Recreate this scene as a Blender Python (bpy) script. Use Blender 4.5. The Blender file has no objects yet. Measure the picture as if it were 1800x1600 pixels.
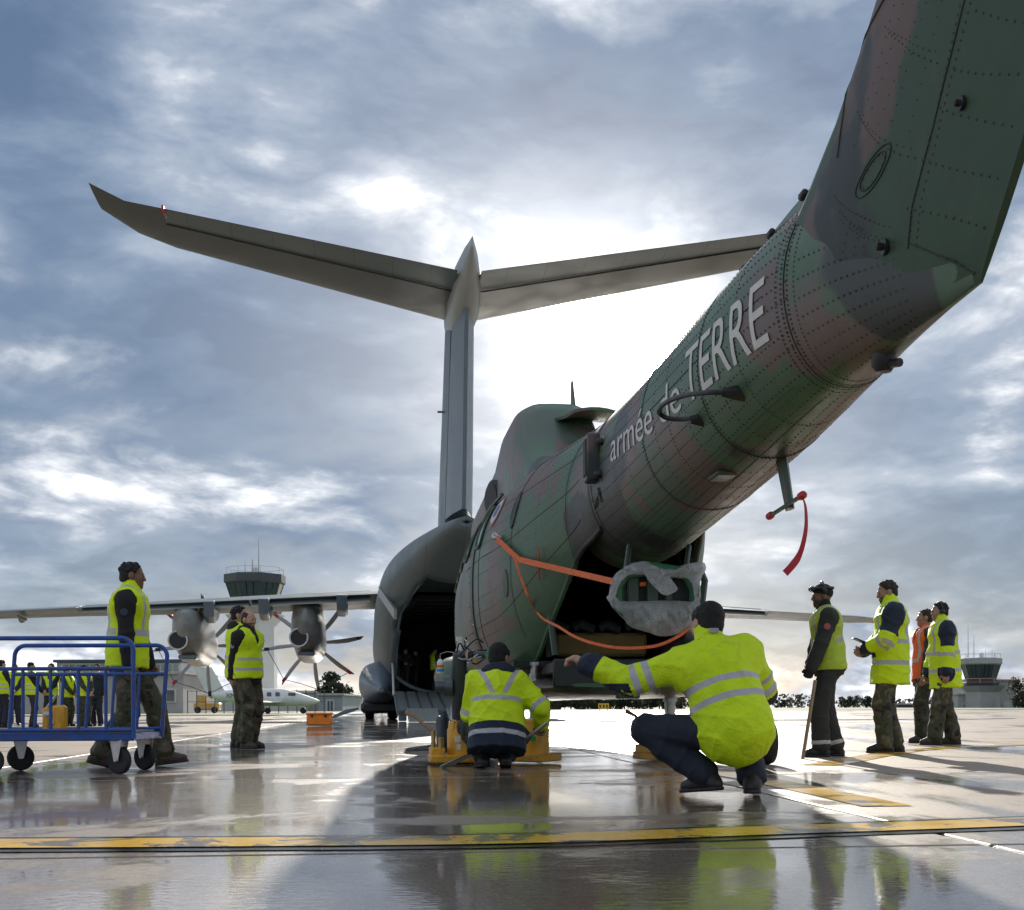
import bpy, bmesh, math, random
import numpy as np
from mathutils import Matrix, Vector

random.seed(7)
PI = math.pi
R = math.radians
scene = bpy.context.scene
C = scene.collection

# ---------------------------------------------------------------- camera
F = 2200.0          # focal length in photo pixels (photo 1800 x 1600)
CX, CY = 900.0, 1243.0
CAMH = 0.5
ROLL = R(0.2)
cam_d = bpy.data.cameras.new('camera')
cam_d.sensor_width = 36.0
cam_d.sensor_fit = 'HORIZONTAL'
cam_d.lens = F / 1800.0 * 36.0
cam_d.shift_y = (CY - 800.0) / 1800.0
cam_d.clip_start = 0.05
cam_d.clip_end = 6000.0
cam = bpy.data.objects.new('camera', cam_d)
C.objects.link(cam)
cam.matrix_world = Matrix.Translation((0, 0, CAMH)) @ Matrix.Rotation(R(90), 4, 'X') @ Matrix.Rotation(-ROLL, 4, 'Z')
scene.camera = cam

RV = Vector((math.cos(ROLL), 0, -math.sin(ROLL)))
UV = Vector((math.sin(ROLL), 0, math.cos(ROLL)))

def ray(px, py):
    d = Vector((0, 1, 0)) + RV * ((px - CX) / F) - UV * ((py - CY) / F)
    return d / d.y

def G(px, py):
    """ground point under a photo pixel"""
    d = ray(px, py)
    t = -CAMH / d.z
    return Vector((d.x * t, t, 0))

def W(px, py, Y):
    """world point at depth Y"""
    d = ray(px, py)
    return Vector((d.x * Y, Y, CAMH + d.z * Y))

# ---------------------------------------------------------------- light
SUN_D = ray(1010, 545).normalized()
sun_el = math.asin(SUN_D.z)
sun_az = math.atan2(SUN_D.x, SUN_D.y)     # to the right of +Y
sd = bpy.data.lights.new('sun', 'SUN')
sd.energy = 5.0
sd.angle = R(0.6)
sd.color = (1.0, 0.93, 0.82)
so = bpy.data.objects.new('sun', sd)
C.objects.link(so)
so.rotation_euler = SUN_D.to_track_quat('Z', 'Y').to_euler()

world = bpy.data.worlds.new('World')
scene.world = world
world.use_nodes = True
wn = world.node_tree.nodes
wl = world.node_tree.links
wn.clear()

def wmath(op, a, b=None, c=None, clamp=False):
    n = wn.new('ShaderNodeMath'); n.operation = op; n.use_clamp = clamp
    for i, v in enumerate((a, b, c)):
        if v is None: continue
        if isinstance(v, (int, float)): n.inputs[i].default_value = v
        else: wl.new(v, n.inputs[i])
    return n.outputs[0]

def wvec(op, a, b=None):
    n = wn.new('ShaderNodeVectorMath'); n.operation = op
    for i, v in enumerate((a, b)):
        if v is None: continue
        if isinstance(v, (tuple, list, Vector)): n.inputs[i].default_value = tuple(v)
        else: wl.new(v, n.inputs[i])
    return n

def build_world():
    tc = wn.new('ShaderNodeTexCoord')
    d = wvec('NORMALIZE', tc.outputs['Generated']).outputs[0]
    sep = wn.new('ShaderNodeSeparateXYZ'); wl.new(d, sep.inputs[0])
    x, y, z = sep.outputs
    zz = wmath('ADD', wmath('MAXIMUM', z, 0.0), 0.34)
    comb = wn.new('ShaderNodeCombineXYZ')
    wl.new(wmath('DIVIDE', x, zz), comb.inputs[0])
    wl.new(wmath('DIVIDE', y, zz), comb.inputs[1])
    wl.new(wmath('MULTIPLY', z, 2.2), comb.inputs[2])

    def noise(scale, detail, rough, dist, off):
        m = wn.new('ShaderNodeMapping'); wl.new(comb.outputs[0], m.inputs[0])
        m.inputs['Location'].default_value = off
        m.inputs['Rotation'].default_value = (0, 0, R(-28))
        n = wn.new('ShaderNodeTexNoise'); wl.new(m.outputs[0], n.inputs['Vector'])
        n.inputs['Scale'].default_value = scale; n.inputs['Detail'].default_value = detail
        n.inputs['Roughness'].default_value = rough; n.inputs['Distortion'].default_value = dist
        return n.outputs['Fac']
    n1 = noise(2.4, 9, 0.57, 0.45, (5.3, 2.9, 0.4))
    n2 = noise(8.5, 8, 0.62, 0.5, (9.0, 4.0, 2.0))
    n3 = noise(2.0, 5, 0.5, 0.2, (-4.0, 7.5, 1.0))
    n4 = noise(5.2, 5, 0.5, 0.3, (1.7, 8.3, 3.0))
    puff = wmath('MULTIPLY', wmath('SUBTRACT', wmath('ABSOLUTE', wmath('SUBTRACT', n4, 0.5)), 0.085), 2.0)
    B = wmath('ADD', 0.46, wmath('MULTIPLY', wmath('SUBTRACT', n1, 0.5), 2.5))
    B = wmath('ADD', B, wmath('MULTIPLY', wmath('SUBTRACT', n2, 0.5), 0.62))
    B = wmath('ADD', B, puff)
    # cloud banks and breaks where the photograph shows them
    lumps = [  # px, py, sx, sy, amount
        (985, 560, 300, 170, 0.12), (960, 620, 180, 100, 0.22), (850, 380, 130, 50, 0.16), (800, 400, 110, 60, 0.25),
        (420, 835, 130, 45, 0.42), (265, 170, 60, 130, 0.32), (400, 300, 60, 60, 0.12), (1760, 620, 60, 150, 0.34),
        (50, 850, 110, 30, 0.26), (1450, 900, 110, 70, 0.24), (1215, 400, 55, 45, 0.30),
        (590, 690, 200, 90, -0.42), (150, 745, 220, 55, -0.30), (330, 560, 250, 110, -0.30), (480, 420, 220, 90, -0.20),
        (1690, 900, 190, 90, -0.38), (60, 430, 160, 150, -0.36), (480, 1000, 330, 50, -0.34), (300, 1090, 420, 50, -0.26), (1450, 1060, 300, 60, -0.20),
        (1250, 130, 320, 140, -0.34), (1180, 30, 300, 90, -0.30), (120, 960, 200, 50, -0.30), (620, 180, 260, 130, -0.26), (880, 200, 180, 100, -0.16),
        (1650, 1180, 250, 40, 0.14), (900, 830, 140, 120, -0.06), (80, 60, 150, 130, -0.34), (1600, 330, 200, 150, -0.15),
    ]
    for px, py, sx, sy, am in lumps:
        d0 = ray(px, py).normalized()
        v = wvec('SUBTRACT', d, d0).outputs[0]
        v = wvec('MULTIPLY', v, (F / sx, F / sx, F / sy)).outputs[0]
        q = wvec('DOT_PRODUCT', v, v).outputs['Value']
        e = wmath('MULTIPLY', wmath('EXPONENT', wmath('MULTIPLY', q, -0.5)), am)
        B = wmath('ADD', B, e)
    hz = wmath('MULTIPLY', wmath('EXPONENT', wmath('MULTIPLY', wmath('ABSOLUTE', z), -22.0)), 0.13)
    B = wmath('ADD', B, hz)
    ramp = wn.new('ShaderNodeValToRGB')
    wl.new(wmath('DIVIDE', wmath('ADD', B, 0.35), 1.35), ramp.inputs[0])
    cr = ramp.color_ramp
    pts = [(-0.35, (.056, .094, .165)), (-0.05, (.088, .134, .212)), (0.18, (.145, .192, .270)), (0.40, (.245, .288, .355)), (0.58, (.42, .450, .50)),
           (0.76, (.70, .715, .74)), (1.0, (1.12, 1.12, 1.12))]
    pts = [((p + .35) / 1.35, c) for p, c in pts]
    cr.elements[0].position, cr.elements[0].color = pts[0][0], (*pts[0][1], 1)
    cr.elements[1].position, cr.elements[1].color = pts[-1][0], (*pts[-1][1], 1)
    for p, c in pts[1:-1]:
        e = cr.elements.new(p); e.color = (*c, 1)
    sky = wn.new('ShaderNodeTexSky')
    sky.sky_type = 'NISHITA'; sky.sun_disc = False
    sky.sun_elevation = sun_el; sky.sun_rotation = sun_az
    sky.altitude = 100; sky.dust_density = 0.6; sky.ozone_density = 2.0
    sk = wvec('SCALE', sky.outputs[0]).outputs[0]
    sk.node.inputs['Scale'].default_value = 0.075
    clear = wn.new('ShaderNodeMapRange'); clear.interpolation_type = 'SMOOTHSTEP'
    wl.new(wmath('ADD', n3, wmath('MULTIPLY', B, 0.35)), clear.inputs[0])
    clear.inputs[1].default_value = 0.52; clear.inputs[2].default_value = 0.74
    clear.inputs[3].default_value = 0.85; clear.inputs[4].default_value = 1.0
    mix = wn.new('ShaderNodeMix'); mix.data_type = 'RGBA'
    wl.new(clear.outputs[0], mix.inputs[0]); wl.new(sk, mix.inputs[6]); wl.new(ramp.outputs[0], mix.inputs[7])
    # aureole of the sun in the thin cloud in front of it
    dt = wvec('DOT_PRODUCT', d, SUN_D).outputs['Value']
    a2 = wmath('MULTIPLY', wmath('SUBTRACT', 1.0, dt), 2.0)           # ~ angle squared
    g1 = wmath('MULTIPLY', wmath('EXPONENT', wmath('MULTIPLY', a2, -1 / R(3.3) ** 2)), .8)
    g1 = wmath('MULTIPLY', g1, wmath('MAXIMUM', wmath('ADD', 0.15, wmath('MULTIPLY', n1, 1.7)), 0.0))
    g2 = wmath('MULTIPLY', wmath('EXPONENT', wmath('MULTIPLY', a2, -1 / R(1.0) ** 2)), 20.0)
    g3 = wmath('MULTIPLY', wmath('EXPONENT', wmath('MULTIPLY', a2, -1 / R(11.0) ** 2)), 0.12)
    g = wmath('ADD', wmath('ADD', g1, g2), g3)
    gc = wvec('SCALE', (1.0, 0.975, 0.93)).outputs[0]
    wl.new(g, gc.node.inputs['Scale'])
    add = wvec('ADD', mix.outputs[2], gc).outputs[0]
    bg = wn.new('ShaderNodeBackground'); wl.new(add, bg.inputs[0]); bg.inputs[1].default_value = 1.0
    out = wn.new('ShaderNodeOutputWorld'); wl.new(bg.outputs[0], out.inputs[0])
build_world()

vs = scene.view_settings
vs.view_transform = 'Standard'; vs.look = 'None'; vs.exposure = 0.70; vs.gamma = 1.0
scene.render.engine = 'CYCLES'
scene.cycles.use_denoising = True

# ---------------------------------------------------------------- mesh helpers
class MB:
    def __init__(s, M=None):
        s.v = []; s.f = []; s.M = M
    def _add(s, vs_, fs, M=None):
        b = len(s.v)
        M = M if M is not None else s.M
        if M is not None: vs_ = [M @ Vector(p) for p in vs_]
        s.v += [tuple(p) for p in vs_]
        s.f += [tuple(i + b for i in f) for f in fs]
        return s
    def box(s, c, d, bev=0.0, M=None):
        hx, hy, hz = d[0] / 2, d[1] / 2, d[2] / 2
        if bev <= 0:
            vs_ = [(c[0] + x * hx, c[1] + y * hy, c[2] + z * hz) for x in (-1, 1) for y in (-1, 1) for z in (-1, 1)]
            return s._add(vs_, [(0, 1, 3, 2), (4, 6, 7, 5), (0, 4, 5, 1), (2, 3, 7, 6), (0, 2, 6, 4), (1, 5, 7, 3)], M)
        b = min(bev, hx * .95, hy * .95, hz * .95)
        vs_, ix = [], {}
        for x in (-1, 1):
            for y in (-1, 1):
                for z in (-1, 1):
                    for a in range(3):
                        p = [x * hx, y * hy, z * hz]
                        sg = (x, y, z)
                        for k in range(3):
                            if k != a: p[k] -= sg[k] * b
                        ix[(x, y, z, a)] = len(vs_)
                        vs_.append((c[0] + p[0], c[1] + p[1], c[2] + p[2]))
        fs = []
        S = [(-1, -1), (1, -1), (1, 1), (-1, 1)]
        for sg in (-1, 1):
            fs.append(tuple(ix[(sg, p, q, 0)] for p, q in S))
            fs.append(tuple(ix[(p, sg, q, 1)] for p, q in S))
            fs.append(tuple(ix[(p, q, sg, 2)] for p, q in S))
        for p in (-1, 1):
            for q in (-1, 1):
                fs.append((ix[(-1, p, q, 1)], ix[(1, p, q, 1)], ix[(1, p, q, 2)], ix[(-1, p, q, 2)]))
                fs.append((ix[(p, -1, q, 0)], ix[(p, 1, q, 0)], ix[(p, 1, q, 2)], ix[(p, -1, q, 2)]))
                fs.append((ix[(p, q, -1, 0)], ix[(p, q, 1, 0)], ix[(p, q, 1, 1)], ix[(p, q, -1, 1)]))
                for r in (-1, 1):
                    fs.append((ix[(p, q, r, 0)], ix[(p, q, r, 1)], ix[(p, q, r, 2)]))
        return s._add(vs_, fs, M)
    def loft(s, rings, cap0=True, cap1=True, closed=True, M=None):
        n = len(rings[0]); vs_ = [p for r in rings for p in r]; fs = []
        for i in range(len(rings) - 1):
            for j in range(n if closed else n - 1):
                k = (j + 1) % n
                fs.append((i * n + j, i * n + k, (i + 1) * n + k, (i + 1) * n + j))
        if cap0: fs.append(tuple(range(n)))
        if cap1: fs.append(tuple(range((len(rings) - 1) * n, len(rings) * n))[::-1])
        return s._add(vs_, fs, M)
    def tube(s, pts, r, n=8, caps=True, M=None):
        pts = [Vector(p) for p in pts]
        rs = r if isinstance(r, (list, tuple)) else [r] * len(pts)
        t0 = (pts[1] - pts[0]).normalized()
        a = t0.orthogonal().normalized()
        rings = []
        for i, p in enumerate(pts):
            t = (pts[min(i + 1, len(pts) - 1)] - pts[max(i - 1, 0)]).normalized()
            a = (a - t * a.dot(t)).normalized(); b = t.cross(a)
            rings.append([p + (a * math.cos(2 * PI * j / n) + b * math.sin(2 * PI * j / n)) * rs[i] for j in range(n)])
        return s.loft(rings, caps, caps, True, M)
    def lathe(s, prof, n=16, M=None, caps=True):
        rings = [[(r * math.cos(2 * PI * j / n), r * math.sin(2 * PI * j / n), z) for j in range(n)] for r, z in prof]
        return s.loft(rings, caps, caps, True, M)
    def ribbon(s, pts, w, side, th=0.002, M=None):
        """flat strap through pts, width w along the side vectors, with thickness"""
        pts = [Vector(p) for p in pts]; rings = []
        for i, p in enumerate(pts):
            t = (pts[min(i + 1, len(pts) - 1)] - pts[max(i - 1, 0)]).normalized()
            sv = Vector(side[i] if isinstance(side, list) else side)
            sv = (sv - t * sv.dot(t)).normalized(); nv = t.cross(sv)
            ww = w[i] if isinstance(w, list) else w
            rings.append([p + sv * ww / 2 + nv * th / 2, p - sv * ww / 2 + nv * th / 2,
                          p - sv * ww / 2 - nv * th / 2, p + sv * ww / 2 - nv * th / 2])
        return s.loft(rings, True, True, True, M)
    def prism(s, poly, ax, lo, hi, M=None):
        """extrude a 2D polygon along axis ax (0,1,2) from lo to hi"""
        def mk(p, t):
            q = [0, 0, 0]; o = [k for k in range(3) if k != ax]
            q[o[0]], q[o[1]] = p; q[ax] = t
            return tuple(q)
        return s.loft([[mk(p, lo) for p in poly], [mk(p, hi) for p in poly]], M=M)

def link(name, me, mat, parent=None, smooth=38):
    if smooth:
        me.shade_smooth(); me.set_sharp_from_angle(angle=R(smooth))
    o = bpy.data.objects.new(name, me)
    C.objects.link(o)
    if mat is not None and not me.materials: me.materials.append(mat)
    if parent is not None: o.parent = parent
    return o

def obj(name, mb, mat, parent=None, smooth=38):
    me = bpy.data.meshes.new(name)
    me.from_pydata(mb.v, [], mb.f)
    bm = bmesh.new(); bm.from_mesh(me)
    bmesh.ops.recalc_face_normals(bm, faces=bm.faces)
    bm.to_mesh(me); bm.free()
    return link(name, me, mat, parent, smooth)

def tag(o, label=None, cat=None, group=None, kind=None):
    if label: o['label'] = label
    if cat: o['category'] = cat
    if group: o['group'] = group
    if kind: o['kind'] = kind
    return o

MATS = {}
def thing(name, label, cat, loc=(0, 0, 0), rz=0.0, group=None):
    o = bpy.data.objects.new(name, None)
    o.empty_display_size = 0.2
    C.objects.link(o)
    o.location = loc; o.rotation_euler = (0, 0, rz)
    tag(o, label, cat, group)
    MATS[o.name] = Matrix.Translation(loc) @ Matrix.Rotation(rz, 4, 'Z')
    return o

def L(root, p):
    """world point to the local frame of a thing"""
    return MATS[root.name].inverted() @ Vector(p)

KIDS = {}
def copy_tree(o, parent=None):
    c = o.copy(); C.objects.link(c); c.parent = parent
    for ch in [k for k in bpy.data.objects if k.parent == o]:
        copy_tree(ch, c)
    return c

# ---------------------------------------------------------------- materials
def new_mat(name):
    m = bpy.data.materials.new(name); m.use_nodes = True
    nt = m.node_tree
    return m, nt, nt.nodes['Principled BSDF']

def nd(nt, t, **kw):
    n = nt.nodes.new(t)
    for k, v in kw.items():
        if k.startswith('i_'):
            n.inputs[k[2:].replace('_', ' ')].default_value = v
        else: setattr(n, k, v)
    return n

def ramp(nt, src, pts, const=False):
    r = nt.nodes.new('ShaderNodeValToRGB')
    if const: r.color_ramp.interpolation = 'CONSTANT'
    nt.links.new(src, r.inputs[0])
    e = r.color_ramp.elements
    while len(e) < len(pts): e.new(0.5)
    for k, (p, c) in enumerate(pts):
        e[k].position = p; e[k].color = (*c, 1) if len(c) == 3 else c
    return r.outputs[0]

def mixc(nt, fac, a, b, mode='MIX'):
    n = nt.nodes.new('ShaderNodeMix'); n.data_type = 'RGBA'; n.blend_type = mode
    for i, v in ((0, fac), (6, a), (7, b)):
        if isinstance(v, (int, float)): n.inputs[i].default_value = v
        elif isinstance(v, tuple): n.inputs[i].default_value = (*v, 1)
        else: nt.links.new(v, n.inputs[i])
    return n.outputs[2]

def mth(nt, op, a, b=None, clamp=False):
    n = nt.nodes.new('ShaderNodeMath'); n.operation = op; n.use_clamp = clamp
    for i, v in enumerate((a, b)):
        if v is None: continue
        if isinstance(v, (int, float)): n.inputs[i].default_value = v
        else: nt.links.new(v, n.inputs[i])
    return n.outputs[0]

def coords(nt, scale=(1, 1, 1), rot=(0, 0, 0), kind='Object', loc=(0, 0, 0)):
    t = nt.nodes.new('ShaderNodeTexCoord'); m = nt.nodes.new('ShaderNodeMapping')
    nt.links.new(t.outputs[kind], m.inputs[0])
    m.inputs['Scale'].default_value = scale; m.inputs['Rotation'].default_value = rot
    m.inputs['Location'].default_value = loc
    return m.outputs[0]

def noise(nt, vec, scale, detail=4, rough=.5, dist=0):
    n = nt.nodes.new('ShaderNodeTexNoise'); nt.links.new(vec, n.inputs['Vector'])
    n.inputs['Scale'].default_value = scale; n.inputs['Detail'].default_value = detail
    n.inputs['Roughness'].default_value = rough; n.inputs['Distortion'].default_value = dist
    return n.outputs['Fac']

def bump(nt, bs, h, strength=.2, dist=.01, prev=None):
    b = nt.nodes.new('ShaderNodeBump'); nt.links.new(h, b.inputs['Height'])
    b.inputs['Strength'].default_value = strength; b.inputs['Distance'].default_value = dist
    if prev is not None: nt.links.new(prev, b.inputs['Normal'])
    nt.links.new(b.outputs[0], bs.inputs['Normal'])
    return b.outputs[0]

_pm = {}
def pm(name, col, rough=.5, metal=0.0, var=.15, scale=5.0, bmp=0.0, bscale=60.0, spec=.5, coat=0.0, stretch=(1, 1, 1), dirt=None, dirt_amt=.5):
    """painted / plain surface with uneven colour, gloss and fine relief"""
    if name in _pm: return _pm[name]
    m, nt, bs = new_mat(name)
    v = coords(nt, stretch)
    f = noise(nt, v, scale, 6, .6)
    lo = tuple(max(0, c * (1 - var)) for c in col); hi = tuple(min(1, c * (1 + var)) for c in col)
    c = ramp(nt, f, [(.3, lo), (.7, hi)])
    if dirt:
        f2 = noise(nt, v, scale * .45, 8, .65, .4)
        k = ramp(nt, f2, [(.5, (0, 0, 0)), (.72, (dirt_amt,) * 3)])
        c = mixc(nt, k, c, dirt)
    nt.links.new(c, bs.inputs['Base Color'])
    rr = ramp(nt, f, [(.25, (max(.03, rough * .8),) * 3), (.75, (min(1, rough * 1.2),) * 3)])
    nt.links.new(rr, bs.inputs['Roughness'])
    bs.inputs['Metallic'].default_value = metal
    bs.inputs['Specular IOR Level'].default_value = spec
    bs.inputs['Coat Weight'].default_value = coat
    if bmp > 0:
        bump(nt, bs, noise(nt, v, bscale, 3, .5), bmp, .01)
    _pm[name] = m
    return m

def camo_mat(name, cols, scale=2.0, rough=.55, thr=(.42, .52, .60), bmp=.1, bscale=50, soft=.01, dirt=0.0, off=(0, 0, 0)):
    m, nt, bs = new_mat(name)
    v = coords(nt, loc=off)
    f = noise(nt, v, scale, 3, .45, .5)
    v2 = coords(nt, loc=(off[0] + 3.7, off[1] + 1.3, off[2] + 8.1))
    f2 = noise(nt, v2, scale * 1.15, 3, .45, .5)
    c = mixc(nt, ramp(nt, f, [(thr[1] - soft, (0, 0, 0)), (thr[1] + soft, (1, 1, 1))]), cols[0], cols[1])
    c = mixc(nt, ramp(nt, f2, [(thr[2] - soft, (0, 0, 0)), (thr[2] + soft, (1, 1, 1))]), c, cols[2])
    if len(cols) > 3:
        c = mixc(nt, ramp(nt, f2, [(thr[0] - soft, (1, 1, 1)), (thr[0] + soft, (0, 0, 0))]), c, cols[3])
    g = noise(nt, v, scale * 9, 6, .65)
    c = mixc(nt, 1.0, c, ramp(nt, g, [(.25, (.72, .72, .72)), (.75, (1.15, 1.15, 1.15))]), 'MULTIPLY')
    if dirt > 0:
        vs_ = coords(nt, (1.2, 1.2, 1.2))
        k = ramp(nt, noise(nt, vs_, 2.3, 9, .7, .6), [(.5, (0, 0, 0)), (.75, (dirt,) * 3)])
        c = mixc(nt, k, c, (.24, .21, .18))
    nt.links.new(c, bs.inputs['Base Color'])
    rr = ramp(nt, g, [(.25, (rough * .8,) * 3), (.75, (min(1, rough * 1.2),) * 3)])
    nt.links.new(rr, bs.inputs['Roughness'])
    if bmp: bump(nt, bs, noise(nt, v, bscale, 4, .55), bmp, .01)
    return m
# ---------------------------------------------------------------- ground
JA = R(5.4)                                # joints run with the aircraft, slightly to the left
jr = Matrix.Rotation(JA, 3, 'Z')
def joint_uv(P):                           # u across, v along the joints
    q = jr.inverted() @ Vector((P[0], P[1], 0)); return q.x, q.y

def ground_mat(name, seam=False):
    m, nt, bs = new_mat(name)
    g = nt.nodes.new('ShaderNodeNewGeometry')
    mp = nt.nodes.new('ShaderNodeMapping'); nt.links.new(g.outputs['Position'], mp.inputs[0])
    pos = mp.outputs[0]
    mr = nt.nodes.new('ShaderNodeMapping'); nt.links.new(g.outputs['Position'], mr.inputs[0])
    mr.inputs['Rotation'].default_value = (0, 0, -JA)
    sep = nt.nodes.new('ShaderNodeSeparateXYZ'); nt.links.new(mr.outputs[0], sep.inputs[0])
    u, v = sep.outputs[0], sep.outputs[1]
    # standing water lies in the lane of slabs the helicopter is on, damp concrete outside it
    wob = mth(nt, 'MULTIPLY', mth(nt, 'SUBTRACT', noise(nt, pos, .55, 5, .6), .5), 1.5)
    uu = mth(nt, 'ADD', u, wob)
    def band(lo, hi, s):
        a = mth(nt, 'MULTIPLY', mth(nt, 'SUBTRACT', uu, lo), s, True)
        b = mth(nt, 'MULTIPLY', mth(nt, 'SUBTRACT', hi, uu), s, True)
        return mth(nt, 'MULTIPLY', a, b)
    lane = band(-3.6, 2.7, 1.6)
    pud = ramp(nt, noise(nt, pos, .42, 7, .62, .5), [(.44, (0, 0, 0)), (.53, (1, 1, 1))])
    pud2 = ramp(nt, noise(nt, pos, .9, 7, .65, .8), [(.53, (0, 0, 0)), (.61, (1, 1, 1))])
    mpx = nt.nodes.new('ShaderNodeMapping'); nt.links.new(g.outputs['Position'], mpx.inputs[0])
    mpx.inputs['Scale'].default_value = (1, .22, 1); mpx.inputs['Location'].default_value = (11, 4, 0)
    pud3 = ramp(nt, noise(nt, mpx.outputs[0], .5, 6, .6, .3), [(.53, (0, 0, 0)), (.60, (1, 1, 1))])
    wet = mth(nt, 'ADD', mth(nt, 'MULTIPLY', lane, mth(nt, 'ADD', mth(nt, 'MULTIPLY', pud, .52), .44)),
              mth(nt, 'MULTIPLY', pud2, .5), True)
    wet = mth(nt, 'MAXIMUM', wet, mth(nt, 'MULTIPLY', pud3, .8))
    # concrete
    mo = noise(nt, pos, 1.3, 8, .65, .3)
    fine = noise(nt, pos, 38, 4, .7)
    dry = mixc(nt, mo, (.22, .172, .130), (.375, .305, .24))
    damp = mixc(nt, mo, (.105, .070, .046), (.200, .142, .098))
    c = mixc(nt, wet, dry, damp)
    c = mixc(nt, 1.0, c, ramp(nt, fine, [(.3, (.78, .78, .78)), (.7, (1.12, 1.12, 1.12))]), 'MULTIPLY')
    agg = nt.nodes.new('ShaderNodeTexVoronoi'); nt.links.new(pos, agg.inputs['Vector']); agg.inputs['Scale'].default_value = 75
    c = mixc(nt, ramp(nt, agg.outputs['Distance'], [(.12, (.5,) * 3), (.3, (0, 0, 0))]), c, (.46, .42, .36))
    st = ramp(nt, noise(nt, pos, 2.2, 10, .75, 1.0), [(.57, (0, 0, 0)), (.70, (.7, .7, .7))])
    c = mixc(nt, st, c, (.05, .045, .04))
    if seam: c = mixc(nt, .75, c, (.03, .03, .03))
    nt.links.new(c, bs.inputs['Base Color'])
    bs.inputs['Specular IOR Level'].default_value = .22
    nt.links.new(ramp(nt, wet, [(0, (.62,) * 3), (.6, (.42,) * 3)]), bs.inputs['Roughness'])
    # film of water: a clear coat that is thick and still in the puddles, thin and broken on the damp parts
    nt.links.new(ramp(nt, wet, [(.16, (0,) * 3), (.40, (.45,) * 3), (.62, (.9,) * 3), (.74, (1,) * 3)]), bs.inputs['Coat Weight'])
    cr_ = ramp(nt, wet, [(.2, (.34,) * 3), (.45, (.20,) * 3), (.62, (.10,) * 3), (.74, (.03,) * 3), (.92, (.012,) * 3)])
    cr_ = mixc(nt, 1.0, cr_, ramp(nt, fine, [(.3, (.7,) * 3), (.7, (1.3,) * 3)]), 'MULTIPLY')
    nt.links.new(cr_, bs.inputs['Coat Roughness'])
    bs.inputs['Coat IOR'].default_value = 1.34
    b1 = nt.nodes.new('ShaderNodeBump'); b1.inputs['Distance'].default_value = .004; b1.inputs['Strength'].default_value = .5
    nt.links.new(noise(nt, pos, 210, 3, .6), b1.inputs['Height'])
    nt.links.new(b1.outputs[0], bs.inputs['Normal'])
    gs = mth(nt, 'MULTIPLY', mth(nt, 'SUBTRACT', 1.0, ramp(nt, wet, [(.45, (0,) * 3), (.8, (1,) * 3)])), .35)
    b3 = nt.nodes.new('ShaderNodeBump'); b3.inputs['Distance'].default_value = .003
    nt.links.new(noise(nt, pos, 150, 3, .6), b3.inputs['Height']); nt.links.new(gs, b3.inputs['Strength'])
    rip = nt.nodes.new('ShaderNodeMapping'); nt.links.new(g.outputs['Position'], rip.inputs[0])
    rip.inputs['Scale'].default_value = (.7, 1.3, 1)
    b2 = nt.nodes.new('ShaderNodeBump'); b2.inputs['Distance'].default_value = .02
    nt.links.new(noise(nt, rip.outputs[0], 24, 4, .5, .5), b2.inputs['Height'])
    rs = mth(nt, 'MULTIPLY', ramp(nt, noise(nt, pos, .8, 3, .5), [(.42, (.12,) * 3), (.66, (1,) * 3)]), .10)
    nt.links.new(rs, b2.inputs['Strength'])
    nt.links.new(b3.outputs[0], b2.inputs['Normal'])
    nt.links.new(b2.outputs[0], bs.inputs['Coat Normal'])
    return m
M_ground = ground_mat('concrete_wet')
M_seam = ground_mat('concrete_base', True)

gm = MB()
gm._add([(-4000, -40, -.03), (4000, -40, -.03), (4000, 5000, -.03), (-4000, 5000, -.03)], [(0, 1, 2, 3)])
ground = obj('ground', gm, M_ground); tag(ground, 'wide wet concrete apron reaching to the horizon', 'ground', kind='structure')
apron = bpy.data.objects.new('apron', None); C.objects.link(apron)
tag(apron, 'wet tan concrete slabs laid out around the aircraft', 'apron', kind='structure')
u0, _ = joint_uv(G(1130, 1345))
_, v0 = joint_uv(G(900, 1497))
DU, DV = 5.45, 4.62
slab_me = None
base_mb = MB()
nslab = 0
for j in range(-1, 17):
    for i in range(-9, 9):
        uc, vc = u0 + (i + .5) * DU, v0 + (j + .5) * DV
        P = jr @ Vector((uc, vc, 0))
        if P.y > 72 or abs(P.x) > (P.y + 5.5) * .44 + 4.2: continue
        if slab_me is None:
            sb = MB()
            hx, hy = DU / 2 - .012, DV / 2 - .012
            def rg(ix, z): return [(-hx + ix, -hy + ix, z), (hx - ix, -hy + ix, z), (hx - ix, hy - ix, z), (-hx + ix, hy - ix, z)]
            sb.loft([rg(0, -.028), rg(0, -.009), rg(.004, -.003), rg(.012, 0.0)], False, True)
            o = obj('slab', sb, M_ground, apron, 0); slab_me = o.data
        else:
            o = bpy.data.objects.new('slab', slab_me); C.objects.link(o); o.parent = apron
        o.location = (P.x, P.y, 0); o.rotation_euler = (0, 0, JA)
        nslab += 1

def line_mat(name, col, wear=.515, rough=.16):
    m, nt, bs = new_mat(name)
    g = nt.nodes.new('ShaderNodeNewGeometry')
    pos = g.outputs['Position']
    c = mixc(nt, noise(nt, pos, 3, 6, .6), tuple(k * .8 for k in col), tuple(min(1, k * 1.12) for k in col))
    k = ramp(nt, noise(nt, pos, 2.6, 10, .72, .6), [(wear, (0, 0, 0)), (wear + .045, (1, 1, 1))])
    c = mixc(nt, k, c, (.13, .11, .09))
    nt.links.new(c, bs.inputs['Base Color'])
    nt.links.new(ramp(nt, noise(nt, pos, 1.1, 5, .6), [(.4, (rough,) * 3), (.65, (rough * 2.2,) * 3)]), bs.inputs['Roughness'])
    bs.inputs['IOR'].default_value = 1.34
    b = bump(nt, bs, noise(nt, pos, 160, 3, .6), .16, .003)
    bump(nt, bs, noise(nt, pos, 14, 3, .5), .045, .01, b)
    return m
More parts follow.
